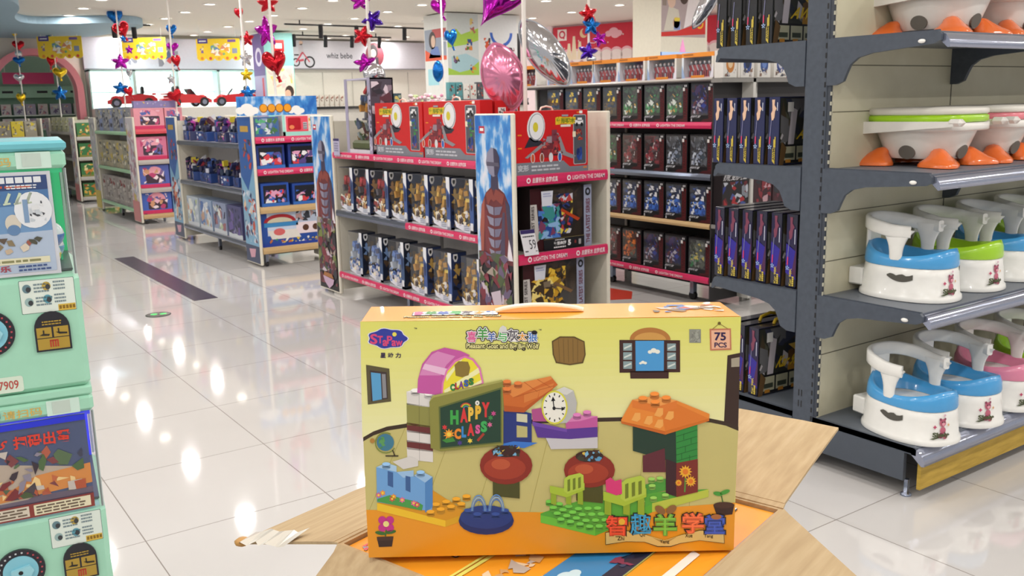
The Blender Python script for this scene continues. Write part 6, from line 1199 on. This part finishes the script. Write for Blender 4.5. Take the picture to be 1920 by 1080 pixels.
# blue castle wall with flowers
CB = '#6fa4dc'; a.poly([(90, 672), (296, 722), (296, 838), (92, 802)], f_(CB), 10); a.poly([(90, 672), (128, 656), (165, 668), (165, 690)], f_('#a9ccec'), 10.3); a.poly([(165, 690), (228, 684), (228, 706), (190, 712)], f_('#9cc2e8'), 10.3); a.poly([(228, 702), (262, 690), (298, 708), (270, 730)], f_('#9cc2e8'), 10.3)
a.poly([(270, 730), (298, 708), (298, 820), (270, 842)], f_('#4f86c4'), 10.5); a.poly([(132, 686), (152, 692), (152, 748), (132, 740)], f_('#3a5f98'), 11); a.poly([(198, 704), (216, 708), (216, 766), (198, 758)], f_('#3a5f98'), 11)
for x, y in ((127, 660), (254, 690)): stud(x, y, 15, '#8fbbe6', 12)
a.poly([(94, 790), (140, 776), (190, 790), (240, 800), (262, 814), (258, 834), (92, 800)], f_('#4a9a4a'), 11.5)
for x, y, c in ((113, 768, '#ec9a3a'), (153, 782, '#ec9a3a'), (148, 790, '#d84a4a'), (185, 794, '#e86a9a'), (228, 806, '#e86a9a'), (240, 812, '#d84a6a'), (98, 776, '#d86a8a')): a.star(x, y, 12, f_(c), 12.5, 6, .6); a.ell(x, y, 4, 4, f_('#f2d84a'), 13)
a.poly([(150, 652), (215, 632), (245, 645), (245, 668), (190, 680)], f_('#d6d3d0'), 9)
# round tables with crumbs, green chairs
for cx, cy, rx, ry in ((572, 664, 98, 72), (884, 682, 96, 66)):
    a.poly([(cx - 50, cy + 40), (cx + 50, cy + 40), (cx + 50, cy + 125), (cx - 50, cy + 115)], f_('#4a4a1c'), 13); a.ell(cx, cy, rx, ry, f_('#8a2a1c'), 16); a.ell(cx - 5, cy + 10, rx * .8, ry * .6, f_('#a23a24'), 17); a.ell(cx - 20, cy - 4, rx * .36, ry * .28, f_('#bb5534'), 18); a.ell(cx, cy - 52, rx * .55, 22, f_('#3a1c18'), 17.5)
    a.clutter(cx - 48, cy - 76, cx + 50, cy - 34, 22, [f_(h) for h in ('#5a9ac4', '#2a1c18', '#d8b84a', '#7ab4d8', '#4a2a20', '#3a3a2a')], 13, int(cx), 19)
for x, y, s_ in ((735, 700, 1), (935, 712, 1.25)):
    q = lambda px_, py_: (x + px_ * s_, y + py_ * s_)
    for lx in (4, 60, 104): a.poly([q(lx, 60), q(lx + 20, 60), q(lx + 20, 112), q(lx, 108)], f_('#93ad2e'), 20)
    a.poly([q(0, 40), q(60, 52), q(130, 30), q(130, 56), q(62, 84), q(0, 66)], f_('#a9c43a'), 21); a.poly([q(52, 60), q(54, 14), q(70, 2), q(112, -8), q(126, 0), q(128, 48), q(66, 70)], f_('#b4cc4a'), 22)
    for k in range(3): a.poly([q(66 + 20 * k, 18 - 4 * k), q(76 + 20 * k, 14 - 4 * k), q(76 + 20 * k, 58 - 6 * k), q(66 + 20 * k, 62 - 6 * k)], f_('#6f7f24'), 23)
a.poly([(944, 720), (962, 708), (980, 722), (1004, 715), (1006, 770), (984, 776), (946, 762)], f_('#d83a7a'), 24)
# fountain
a.ell(497, 872, 103, 52, f_('#1f2f6a'), 14); a.ell(497, 858, 98, 44, f_('#263c80'), 15)
for i in range(5): stud(430 + 34 * i, 832 + (i % 2) * 14, 15, '#2f4a90', 16 + i * .2)
for x0, x1 in ((440, 498), (505, 565)):
    for k in range(3): a.ring((x0 + x1) / 2, 835, (x1 - x0) / 2 - 4 * k, (x1 - x0) / 2 - 4 * k - 2.4, f_(('#5f8fd0', '#8fb4e0', '#4a78c0')[k]), 19 + k, 180, 360, 16, 2.1)
# globe, flower pot, seedling
a.ring(125, 582, 36, 40, f_('#7a8a3a'), 8, 30, 300, 14); a.ell(124, 580, 32, 32, f_('#3f7a94'), 9); a.clutter(100, 556, 148, 604, 9, [f_('#4a8a4a'), f_('#5a9a5a')], 13, 4, 10); a.line((150, 608), (160, 632), 4, f_('#3a3020'), 9); a.rect(124, 628, 172, 633, f_('#3a3020'), 9); a.ell(76, 574, 9, 9, f_('#b0803a'), 9)
a.line((126, 900), (122, 930), 5, f_('#3a6a2a'), 8)
for dx, dy in ((-14, -14), (14, -14), (-14, 14), (14, 14)): a.ell(125 + dx, 884 + dy, 15, 15, f_('#c42f8a'), 9)
a.ell(125, 884, 11, 11, f_('#ecdc8a'), 10); a.ell(104, 918, 20, 7, f_('#3a6a2a'), 9, rot=10); a.ell(142, 914, 20, 7, f_('#3a6a2a'), 9, rot=-10); a.poly([(90, 932), (152, 930), (146, 968), (98, 970)], f_('#38221a'), 9); a.poly([(90, 932), (152, 930), (150, 944), (92, 946)], f_('#4a2f24'), 10)
a.line((1383, 780), (1390, 812), 4, f_('#3a6a2a'), 8); a.ell(1370, 772, 18, 8, f_('#4a9a3a'), 9, rot=10); a.ell(1396, 766, 20, 8, f_('#4a9a3a'), 9, rot=-20); a.ell(1392, 815, 40, 12, f_('#4a2c20'), 9); a.poly([(1352, 816), (1432, 814), (1424, 850), (1366, 856)], f_('#3a2018'), 8.5)
# big lettering on the scroll
sc = [(943, 916), (1000, 908), (1060, 912), (1110, 930), (1166, 948), (1230, 926), (1300, 908), (1392, 906), (1394, 960), (1300, 948), (1225, 960), (1190, 972), (1140, 972), (1090, 954), (1020, 952), (943, 964)]
a.poly(sc, f_('#4a3a1c'), 12); a.poly([(x + (1168 - x) * .008, y + (938 - y) * .1) for x, y in sc], f_('#dcbc72'), 13); a.poly([(1120, 936), (1166, 950), (1212, 934), (1166, 962)], f_('#b8924a'), 14)
for ch, x0, y0, x1, y1, c in (('智', 944, 930, 1026, 852, '#c8452c'), ('趣', 1036, 926, 1118, 846, '#2f86ae'), ('羊', 1124, 930, 1214, 846, '#6aa03a'), ('学', 1232, 922, 1316, 842, '#d8623a'), ('堂', 1318, 924, 1396, 850, '#3a4ea0')):
    a.text(ch, x0 - 4, y0 + 4, x1 + 4, y1 - 4, f_('#1c1818'), 15, 0, .11); a.text(ch, x0, y0, x1, y1, f_(c), 17, 0, .055); a.text(ch, x0 + 1, y0 - 3, x1 - 3, y1 + 1, f_(shade(c, 1.25)), 18, 0, .0)
a.ell(1150, 832, 22, 14, f_('#8a6238'), 17, rot=35); a.ell(1192, 830, 22, 14, f_('#8a6238'), 17, rot=-35); a.ell(1005, 876, 12, 12, f_('#e8b83a'), 19); a.ell(1362, 858, 20, 10, f_('#a8683a'), 19)
for ch, x0, x1, y in (('Zhi', 988, 1014, 946), ('Qu', 1072, 1092, 934), ('Yang', 1148, 1184, 960), ('Xue', 1244, 1272, 936), ('Tang', 1316, 1350, 940)): a.text(ch, x0, y, x1, y - 15, f_('#2a1c10'), 16, 0, .01)
# orange lid prints
a2 = Art(b, (-BW_ / 2, 0, BH_), (1, 0, 0), (0, 1, 0), eps=.0003); title(a2, .06, .03, .165, .058, 2); a2.text('Pleasant Goat and Big Big Wolf', .05, .014, .17, .026, f_('#2a2418'), 2, 0, .06); a2.text('Pleasant Goat and Big Big Wolf', .051, .0145, .169, .0255, f_('#efe9a0'), 3, 0, 0)
a2.clutter(.36, .03, .45, .08, 30, [f_(h) for h in ('#c9b9a8', '#8a6a4a', '#e0d8cc', '#5a7ab0', '#c4553a', '#6a5a50')], .014, 5, 2); a2.rect(0, 0, BW_, .0015, f_('#f6cf70'), 1)
for o2, sgn in ((0, 1),):
    a3 = Art(b, (BW_ / 2, 0, 0), (0, 1, 0), (0, 0, 1)); a3.rect(.01, .02, .09, .28, f_('#e0912a'), 1)
b.build('printed_carton', t)
b = MB(); hp = [(-.055 + .11 * i / 12, .05, BH_ + .001 + .007 * math.sin(PI * i / 12) ** .7) for i in range(13)]; b.prism([(i, 0) for i in range(13)], lambda u, v, h: (hp[int(u)][0] - .012, hp[int(u)][1] + h, hp[int(u)][2]), -.009, .009, M('#f2b070', .25)); b.tube([(x - .012, y, z) for x, y, z in hp], .0035, M('#efe2cf', .25), 8); b.build('carry_handle', t)

# ------------------------------------------------------------------ capsule machines at the left
def machine(z0, dark, label):
    rz = math.radians(-8); MINT = M('#a4dcc2', .35, coat=.15); TEAL = M('#6fbfcc', .3, coat=.2); W_, D_, H_ = .5, .42, .572
    t = thing('capsule_machine', label, 'vending machine', (.382, 2.3, z0), rz, 'capsule vending machines')
    b = MB(); b.box(-W_, 0, 0, 0, D_, .268, MINT, .012); b.box(-W_, 0, .51, 0, D_, .55, MINT, .008); a = Art(b, (-W_, 0, 0), (1, 0, 0), (0, 0, 1))
    a.rrect(W_ - .125, .185, W_ - .012, .262, .002, M('#5a7a72', .4), 1); a.rrect(W_ - .124, .186, W_ - .013, .261, .002, M('#e0ece4', .35), 2)
    for i, (x, y) in enumerate(((.41, .243), (.45, .246), (.412, .212), (.45, .216))): a.ell(x - .02 + .0, y, .009, .01, M(('#6a8a94', '#c4a84a', '#9ab8b8', '#5aa0b4')[i], .4), 3); a.ell(x - .017, y - .002, .005, .006, M('#3a3f44', .4), 4); a.greek(x - .006, y - .012, x + .028 - (.01 if i % 2 else 0), y + .012, 3, M('#7a8f96', .4), 3, i)
    for i in range(5): a.rect(W_ - .048 + .007 * i, .19, W_ - .043 + .007 * i, .198, M('#8a6a1f', .4), 3)
    a.rect(W_ - .05, .186, W_ - .014, .201, M('#d8b84a', .4), 2.5)
    # number label, scan caption, and the blank sticker beside it
    a.rrect(.27, .008, .36, .045, .006, M('#d9ead9', .4), 1); a.text('7909' if not dark else '897909', .31 if not dark else .285, .016, .35, .036, M('#b84a44', .4), 2, 0, .01)
    a.rrect(W_ - .1, .512, W_ - .03, .548, .002, M('#cfeadf', .4), 1); a.rect(W_ - .088, .516, W_ - .05, .545, M('#c3d4cb', .4), 2)
    a.text('请扫码', W_ - .19, .518, W_ - .11, .538, M('#d8b45a', .4), 2, 0, .01)
    if dark: a.rect(W_ - .36, .505, W_ - .215, .549, M('#2a4f9a', .4), 1); a.text('一扭', W_ - .285, .53, W_ - .225, .546, PAPER, 2, 0, .03); a.text('查扫码', W_ - .3, .509, W_ - .225, .525, PAPER, 2, 0, .03)
    b.build('cabinet', t)
    b = MB(); b.lathe([(.010, -.006), (.010, .006)], CHROME, (-.205, -.002, .53), 10); b.ell((-.205, -.004, .53), (.009, .006, .009), CHROME, 10, 6); b.build('lock', t)
    if not dark: b = MB(); b.box(-W_ - .004, -.004, .55, .004, D_, H_, TEAL, .006); b.build('lid', t)
    else: b = MB(); b.box(-W_, 0, .551, 0, D_, H_, MINT, .004); b.build('lid', t)
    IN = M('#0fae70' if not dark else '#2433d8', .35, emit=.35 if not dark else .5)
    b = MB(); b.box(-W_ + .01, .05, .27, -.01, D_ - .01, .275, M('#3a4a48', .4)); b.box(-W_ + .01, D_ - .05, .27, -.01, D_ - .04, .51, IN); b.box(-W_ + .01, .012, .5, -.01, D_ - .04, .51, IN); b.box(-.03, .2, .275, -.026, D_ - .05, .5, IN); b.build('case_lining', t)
    b = MB(); b.box(-W_ + .004, .002, .268, -.004, .005, .51, FILM); b.box(-.006, .005, .268, -.004, D_ - .004, .51, FILM)
    for x, y in ((-.008, .002), (-.008, D_ - .012)): b.box(x, y, .268, x + .006, y + .008, .51, M('#b9c4c4', .2))
    b.build('clear_case', t)
    b = MB(); px1 = -.035 if not dark else -.022; b.box(-W_ + .01, .0058, .272, px1, .0085, .505, M('#d9dde6', .35)); a = Art(b, (-W_ + .01, .0058, .272), (1, 0, 0), (0, 0, 1)); PW, PH = px1 + W_ - .01, .233
    if not dark:
        a.rect(0, .008, PW - .008, PH - .008, M('#3f78b4', .3), 1); a.poly([(0, .008), (PW - .008, .008), (PW - .008, .1), (0, .09)], M('#b4c6de', .3), 2); a.poly([(0, .09), (PW - .008, .1), (PW - .008, .16), (0, .15)], M('#6f9ac8', .3), 2)
        WTX = M('#e9eef4', .4)
        a.rect(0, PH - .04, PW - .008, PH - .008, M('#23427c', .3), 2)
        for i in range(6): a.rect(PW - .125 + .018 * i, PH - .024, PW - .11 + .018 * i, PH - .011, WTX, 4)
        a.greek(PW - .19, PH - .037, PW - .03, PH - .027, 1, M('#c4553a', .4), 4, 2); a.greek(PW - .09, PH - .038, PW - .03, PH - .027, 2, WTX, 5, 3)
        for i in range(8): a.line((PW - .2 + .021 * i, PH - .068), (PW - .19 + .021 * i, PH - .046), .006, M('#cfe0c4', .4), 4); a.line((PW - .205 + .021 * i, PH - .07), (PW - .19 + .021 * i, PH - .068), .004, M('#cfe0c4', .4), 4)
        a.ell(PW - .042, .148, .038, .041, WTX, 4); a.rect(PW - .062, .12, PW - .052, .172, M('#7f9fc4', .4), 5); a.clutter(PW - .05, .122, PW - .018, .172, 12, [M('#e4e8ec', .4), M('#3a3f48', .4), M('#c9d2da', .4)], .01, 6, 5)
        for x in (PW - .13, PW - .085, PW - .2): a.ell(x, .12, .016, .02, M('#d9d2c4', .4), 3); a.ell(x, .105, .013, .012, M('#5f86b4', .4), 4)
        a.clutter(0, .052, PW - .03, .088, 44, [M(h, .4) for h in ('#5a4a3a', '#8a7a5a', '#3f5a8a', '#c9b49a', '#4a4a3a', '#a0553f', '#e0d4c0')], .014, 7, 5)
        a.rect(PW - .15, .028, PW - .02, .042, M('#e6e4c4', .4), 4); a.greek(PW - .145, .03, PW - .03, .04, 1, M('#8a8a5a', .4), 5, 2); a.text('快乐', PW - .145, .012, PW - .1, .026, M('#a83244', .4), 5, 0, .03); a.greek(PW - .085, .01, PW - .02, .026, 2, M('#33508a', .4), 5, 4)
    else:
        a.rect(0, .0, PW, PH, M('#5a4a66', .3), 1); a.rect(0, .05, PW, PH, M('#3f4f78', .3), 1.5); a.poly([(0, .04), (PW * .7, .045), (PW, .1), (PW * .6, .14), (PW * .3, .15), (0, .12)], M('#b8a898', .3), 2); a.poly([(PW * .5, .045), (PW, .06), (PW, .11), (PW * .75, .1)], M('#d88a3a', .3), 3); a.clutter(PW * .55, .05, PW * .98, .1, 14, [M(h, .4) for h in ('#e8b04a', '#c4622f', '#f0d090')], .02, 8, 4)
        a.clutter(PW * .2, .05, PW * .97, .17, 80, [M(h, .4) for h in ('#4a5a3a', '#7a2f34', '#2f3350', '#8a8496', '#3a2f3a', '#b0563a', '#c9c0b8', '#4f6a44')], .022, 9, 5)
        TR = M('#d8402f', .4); a.text('扫码出蛋', PW - .155, PH - .062, PW - .035, PH - .03, TR, 8, 0, .03); a.text('GERS', PW - .23, PH - .056, PW - .17, PH - .036, TR, 8, 0, .03, .2); a.rect(0, PH - .014, PW, PH, M('#2433d8', .35), 9)
        a.rect(0, 0, PW, .034, M('#8a3a34', .35), 8); a.rect(PW - .13, .004, PW - .008, .03, M('#e6dfc0', .4), 9); a.rect(0, .004, PW - .14, .03, M('#d9cfbe', .4), 9); a.greek(PW - .125, .006, PW - .02, .028, 3, M('#6a5a4a', .4), 10, 3); a.greek(PW - .3, .006, PW - .145, .028, 3, M('#6a5a4a', .4), 10, 5)
    b.build('poster', t)
    # dial and outlet
    for nm, x, z, r in (('dial', -.195, .15, .052),):
        b = MB(); dz = lambda u, v, h: (x + u, h, z + v); circ = lambda rr, k=32: [(rr * math.cos(2 * PI * i / k), rr * math.sin(2 * PI * i / k)) for i in range(k)]
        b.prism(circ(r), dz, -.008, 0, M('#23222c', .35)); b.prism(circ(r * .72), dz, -.011, -.008, M('#86c9dc', .3)); a = Art(b, (x, -.008, z), (1, 0, 0), (0, 0, 1))
        for i in range(22): th = 2 * PI * i / 22; a.rect(r * .86 * math.cos(th) - .002, r * .86 * math.sin(th) - .002, r * .86 * math.cos(th) + .002, r * .86 * math.sin(th) + .002, M('#c9cfd4' if 4 < i < 16 else '#b84a54', .4), 1)
        dl = b.build('dial', t); b = MB(); b.prism([(-.02, -.006), (.02, -.014), (.028, .0), (.02, .014), (-.02, .006)], dz, -.02, -.011, M('#9ad4e2', .3)); b.prism(circ(.005, 10), dz, -.021, -.0198, BLACK); b.build('knob', dl)
    b = MB(); ox, oz = -.068, .095; ar = [(-.037, 0), (.037, 0), (.037, .052)] + [(.037 * math.cos(PI * i / 12), .052 + .04 * math.sin(PI * i / 12)) for i in range(1, 12)] + [(-.037, .052)]
    b.prism(ar, lambda u, v, h: (ox + u, h, oz + v), -.006, 0, M('#23232c', .35)); a = Art(b, (ox, -.006, oz), (1, 0, 0), (0, 0, 1)); GO = M('#b09238', .35); a.rect(-.033, .004, .033, .03, GO, 1); a.rect(-.033, .032, -.002, .056, GO, 1); a.rect(.002, .032, .033, .056, GO, 1); K2 = M('#2a2620', .4)
    for i in range(4): a.rect(-.008 + .005 * i, .009, -.005 + .005 * i, .025, M('#b83a2a', .4), 2)
    a.rect(-.008, .023, .01, .026, M('#b83a2a', .4), 2); a.poly([(-.028, .038), (-.008, .036), (-.006, .04), (-.02, .042)], K2, 2); a.rect(-.02, .042, -.017, .05, K2, 2); a.poly([(.006, .044), (.014, .038), (.03, .037), (.03, .041), (.014, .043)], K2, 2); a.rect(.011, .04, .014, .052, K2, 2); a.greek(-.02, .06, .02, .072, 2, GO, 2, 3)
    b.build('outlet_door', t)
    return t
machine(.40, True, 'mint capsule machine with dark battle poster and blue edges, lower of two')
machine(.973, False, 'mint capsule machine with teal lid and icy blue poster, upper of two')
b = MB(); b.box(-.5, 0, 0, 0, .42, .398, M('#8fc9b0', .4), .01); tag(b.build('machine_stand', None, (.382, 2.3, 0), math.radians(-8)), 'plain mint stand under the two capsule machines', 'stand')
for i, (x, y, z, c, lb) in enumerate(((-.062, .06, 1.284, '#c2c24a', 'clear and yellow capsule ball'), (-.05, .13, 1.32, '#3a6fb4', 'blue capsule ball'), (-.052, .19, 1.284, '#5aa0c4', 'pale blue capsule ball'))):
    c_, s_ = math.cos(math.radians(-8)), math.sin(math.radians(-8)); b = MB(); r = .032
    b.lathe([(r * math.sin(PI * k / 16), -r * math.cos(PI * k / 16)) for k in range(0, 9)], M(c, .2, coat=.5), seg=18, cap=False); b.lathe([(r * math.sin(PI * k / 16), -r * math.cos(PI * k / 16)) for k in range(8, 17)], M('#cfdbe0', .15, coat=.5), seg=18, cap=False)
    b.lathe([(r * 1.02, -.002), (r * 1.02, .002)], M(c, .3), seg=18)
    tag(b.build('capsule_ball', None, (.382 + x * c_ - y * s_, 2.3 + x * s_ + y * c_, z)), '%s lying behind the icy blue poster in the top machine' % lb, 'capsule', 'capsules in the top machine')

# ------------------------------------------------------------------ foil balloons on their poles
FOIL = {'magenta': M('#b01fa8', .16, .9, vary=0), 'pink': M('#e58fb0', .2, .75, vary=0), 'silver': M('#cfd0d6', .1, .95, vary=0), 'red': M('#c4202c', .18, .85, vary=0), 'blue': M('#1f6ec0', .18, .88, vary=0), 'purple': M('#4a22a0', .18, .9, vary=0), 'gold': M('#e0bc2a', .18, .88, vary=0)}
def outline(shape, n=60):
    P_ = []
    for i in range(n):
        th = 2 * PI * i / n
        if shape == 'heart':
            x = math.sin(th) ** 3; y = (13 * math.cos(th) - 5 * math.cos(2 * th) - 2 * math.cos(3 * th) - math.cos(4 * th)) / 16; P_.append((x * .5, y * .46 + .06))
        elif shape == 'star':
            k = (th * 5 / (2 * PI)) % 1; r = .52 - .27 * (1 - abs(2 * k - 1) ** 1.0) ** .9; P_.append((r * math.sin(th), r * math.cos(th)))
        elif shape == 'leaf': P_.append((.5 * math.sin(th) * abs(math.sin(th)) ** .25, .5 * math.cos(th)))
        else: P_.append((.5 * math.sin(th), .5 * math.cos(th)))
    return P_
def balloon(shape, colr, x, y, z, w, h, roll, label, group, seed, pole=None):
    R = random.Random(seed); O = outline(shape); n = len(O); c, s = math.cos(math.radians(roll)), math.sin(math.radians(roll)); ph = R.uniform(0, 6); fat = .3 if shape != 'knot' else .5
    b = MB(); rings = [.1, .24, .42, .6, .74, .86, .94, 1.0]; sz = min(w, h)
    for side in (-1, 1):
        V = []
        for t_ in rings:
            for i, (u, v) in enumerate(O):
                wr = 1 + .16 * math.sin(i * 2 * PI / n * 17 + ph) * (t_ ** 5) * (1 - t_) * 7
                zz = side * fat * sz * math.sqrt(max(0, 1 - t_ ** 2.2)) * wr
                u2, v2 = u * t_ * w, v * t_ * h; V.append((u2 * c - v2 * s, zz, u2 * s + v2 * c))
        F = [(k * n + i, k * n + (i + 1) % n, (k + 1) * n + (i + 1) % n, (k + 1) * n + i) for k in range(len(rings) - 1) for i in range(n)]
        b.add(V, (F + [list(range(n))[::-1]]) if side < 0 else ([f[::-1] for f in F] + [list(range(n))]), FOIL[colr], True)
    # seam rim
    V = [(u * k * w * c - v * k * h * s, 0, u * k * w * s + v * k * h * c) for k in (.985, 1.05) for u, v in O]
    b.add(V, [(i, (i + 1) % n, n + (i + 1) % n, n + i) for i in range(n)], FOIL[colr])
    d = math.atan2(-x, y) + R.uniform(-.35, .35)
    t = b.build('foil_balloon', None, (x, y, z), d); tag(t, label, 'balloon', group)
    if pole:
        b = MB(); q = Vector((pole[0] - x, pole[1] - y, 0)); ca, sa = math.cos(-d), math.sin(-d); e = (q.x * ca - q.y * sa, q.x * sa + q.y * ca, -.03); b.tube([(0, 0, 0), (e[0] * .5, e[1] * .5, -.035), e], .003, WHITE, 5); b.build('tie', t)
    if shape == 'heart' and w < .26:
        b = MB(); k = .5 if shape == 'leaf' else .4; p0 = Vector((0, 0, -h * k)); p1 = Vector((.012, 0, -h * (k + .2)))
        rot = lambda p: (p.x * c - p.z * s, p.y, p.x * s + p.z * c); b.tube([rot(p0), rot((p0 + p1) / 2), rot(p1)], [.02 * w / .2, .014 * w / .2, .018 * w / .2], FOIL[colr], 8); b.build('tail', t)
    return t
ST = {
'A': ('above the red play-set box', [('heart','magenta',3.57,5.20,2.30,0.279,0.523,-35),('leaf','pink',3.52,5.11,1.78,0.272,0.436,15),('leaf','silver',3.76,4.97,1.93,0.22,0.50,36),('knot','silver',3.71,5.06,2.11,0.042,0.063,0)], (3.613, 4.996)),
'B': ('before the red mural', [('star','red',5.99,7.21,2.45,0.176,0.187,10),('star','blue',6.00,7.18,2.34,0.176,0.187,-5),('star','magenta',6.05,7.11,2.21,0.145,0.156,20),('star','purple',5.94,7.16,2.09,0.187,0.176,-10),('leaf','silver',5.96,7.13,2.02,0.093,0.073,0)], (5.985, 7.2)),
'C': ('by the green picture column', [('heart','magenta',6.69,11.18,2.91,0.202,0.303,20),('heart','blue',6.76,11.03,2.50,0.173,0.274,10),('leaf','blue',6.56,11.07,2.07,0.144,0.274,0)], (6.63, 11.05)),
'D': ('behind the tall clear box', [('star','magenta',3.77,7.65,2.52,0.196,0.159,0),('star','purple',3.84,7.57,2.36,0.187,0.187,30),('star','red',3.75,7.60,2.22,0.168,0.177,-20),('star','magenta',3.74,7.55,1.99,0.205,0.159,10),('leaf','silver',3.79,7.49,1.89,0.187,0.187,80)], (3.79, 7.56)),
'E': ('over the blue sky header', [('star','red',3.74,9.77,2.70,0.214,0.180,0),('star','magenta',3.69,9.73,2.41,0.236,0.315,5),('heart','red',3.72,9.63,2.08,0.236,0.326,10)], (3.70, 9.62)),
'F': ('mid-way along the blue unit', [('heart','red',3.73,10.64,2.68,0.096,0.157,10),('star','red',3.77,10.55,2.40,0.145,0.169,0),('star','silver',3.73,10.52,2.18,0.145,0.181,0),('star','gold',3.71,10.49,2.00,0.145,0.145,0),('star','blue',3.70,10.45,1.80,0.169,0.157,0)], (3.70, 10.5)),
'G': ('nearest on the pale unit', [('heart','blue',3.98,14.28,2.78,0.140,0.187,0),('heart','magenta',3.96,14.23,2.53,0.163,0.171,0),('heart','red',3.98,14.17,2.33,0.125,0.218,10),('star','silver',3.88,14.18,2.08,0.109,0.156,0),('heart','red',3.90,14.10,1.83,0.202,0.233,20)], (3.93, 14.2)),
'H': ('farther along the pale unit', [('heart','blue',3.85,17.1,3.2,0.246,0.321,0),('heart','red',3.92,17.0,2.98,0.25,0.32,20),('star','blue',3.9,16.9,2.84,0.113,0.113,0),('star','magenta',3.96,16.8,2.65,0.13,0.14,0),('star','magenta',3.80,16.8,2.45,0.285,0.25,0),('heart','silver',3.9,16.7,2.25,0.1,0.16,0),('star','blue',3.75,16.75,2.02,0.25,0.21,0),('heart','red',3.86,16.65,1.95,0.14,0.21,20)], (3.82, 16.85)),
'I': ('over the last unit', [('heart','blue',3.45,20.99,3.18,0.171,0.22,10),('star','silver',3.58,20.83,2.96,0.299,0.213,0),('heart','red',3.41,20.85,2.65,0.192,0.256,-15),('heart','gold',3.52,20.72,2.42,0.256,0.256,0),('star','blue',3.47,20.66,2.03,0.277,0.277,0)], (3.46, 20.75)),
'J': ('in front of the arch', [('heart','gold',2.80,20.81,3.18,0.145,0.18,0),('heart','red',2.83,20.71,2.94,0.208,0.228,0),('leaf','silver',2.81,20.68,2.79,0.125,0.145,0),('heart','blue',2.80,20.65,2.65,0.208,0.187,0),('heart','silver',2.76,20.60,2.32,0.176,0.187,0),('heart','gold',2.74,20.52,1.93,0.156,0.228,0)], (2.79, 20.65)),
}
WORD = {'leaf': 'petal-shaped', 'knot': 'small knot-like', 'heart': 'heart', 'star': 'star'}
for kk, (where, L, (px, py)) in ST.items():
    z0 = {'A': 1.5, 'B': 0, 'C': 0, 'D': 1.5, 'E': 1.55, 'F': 1.5, 'G': 1.55, 'H': 1.5, 'I': 1.5, 'J': 0}[kk]
    b = MB(); b.tube([(px, py, z0), (px, py, CEIL - .005)], .014 if kk in 'ADE' else .012, M('#f1ebe4', .35), 10)
    if kk == 'E': b.lathe([(.09, 1.72), (.1, 1.725), (.1, 1.735), (.09, 1.74)], WHITE, (px, py, 0), 16)
    tag(b.build('balloon_pole'), 'slim white balloon pole ' + where, 'pole')
    for i, q in enumerate(L):
        balloon(*q, '%s %s balloon, %s from the top on the pole %s' % (q[1], WORD[q[0]], ORD[i], where), 'foil balloons on the poles', ord(kk) * 10 + i, (px, py))
balloon('leaf', 'silver', 5.14, 4.84, 2.30, .11, .42, -30, 'crumpled silver balloon beside the grey rack, before the cream column', 'foil balloons on the poles', 5, (5.497, 4.86))
b = MB(); b.tube([(5.497, 4.86, 1.765), (5.497, 4.86, CEIL - .005)], .011, M('#f1ebe4', .35), 8); tag(b.build('balloon_pole'), 'slim white balloon pole rising from the end display behind the grey rack', 'pole')

# ------------------------------------------------------------------ marks on the floor
b = MB(); b.box(2.215, 8.0, 0, 2.42, 11.02, .003, M('#3a2c44', .25)); tag(b.build('floor_strip'), 'long dark purple strip laid along the aisle floor', 'floor marking')
b = MB(); b.lathe([(.098, 0), (.098, .004), (.09, .006)], M('#3a4038', .25), seg=28, sy=1.0); a = Art(b, (0, 0, .006), (1, 0, 0), (0, 1, 0)); GR = M('#2fd85a', .4, emit=.8, vary=0); a.ell(-.03, .01, .028, .028, GR, 1); a.ell(.035, -.01, .028, .028, GR, 1); a.line((-.06, 0), (.06, 0), .012, M('#3a4038', .25), 2)
tag(b.build('floor_exit_light', None, (1.82, 7.63, .0)), 'round floor light glowing green in the aisle', 'floor light')
for i, (pts, lb) in enumerate(((((4.9, 5.7), (5.27, 6.07), (5.31, 5.82), (5.1, 5.6)), 'red triangular floor sticker by the tall robot-box unit'), (((3.7, 13.4), (3.9, 14.4), (4.3, 13.9), (4.3, 13.0)), 'red triangular floor sticker beneath the pink boxes'))):
    b = MB(); b.prism(list(pts), lambda u, v, h: (u, v, h), 0, .002, M('#c8402f', .3)); tag(b.build('floor_sticker'), lb, 'floor marking')
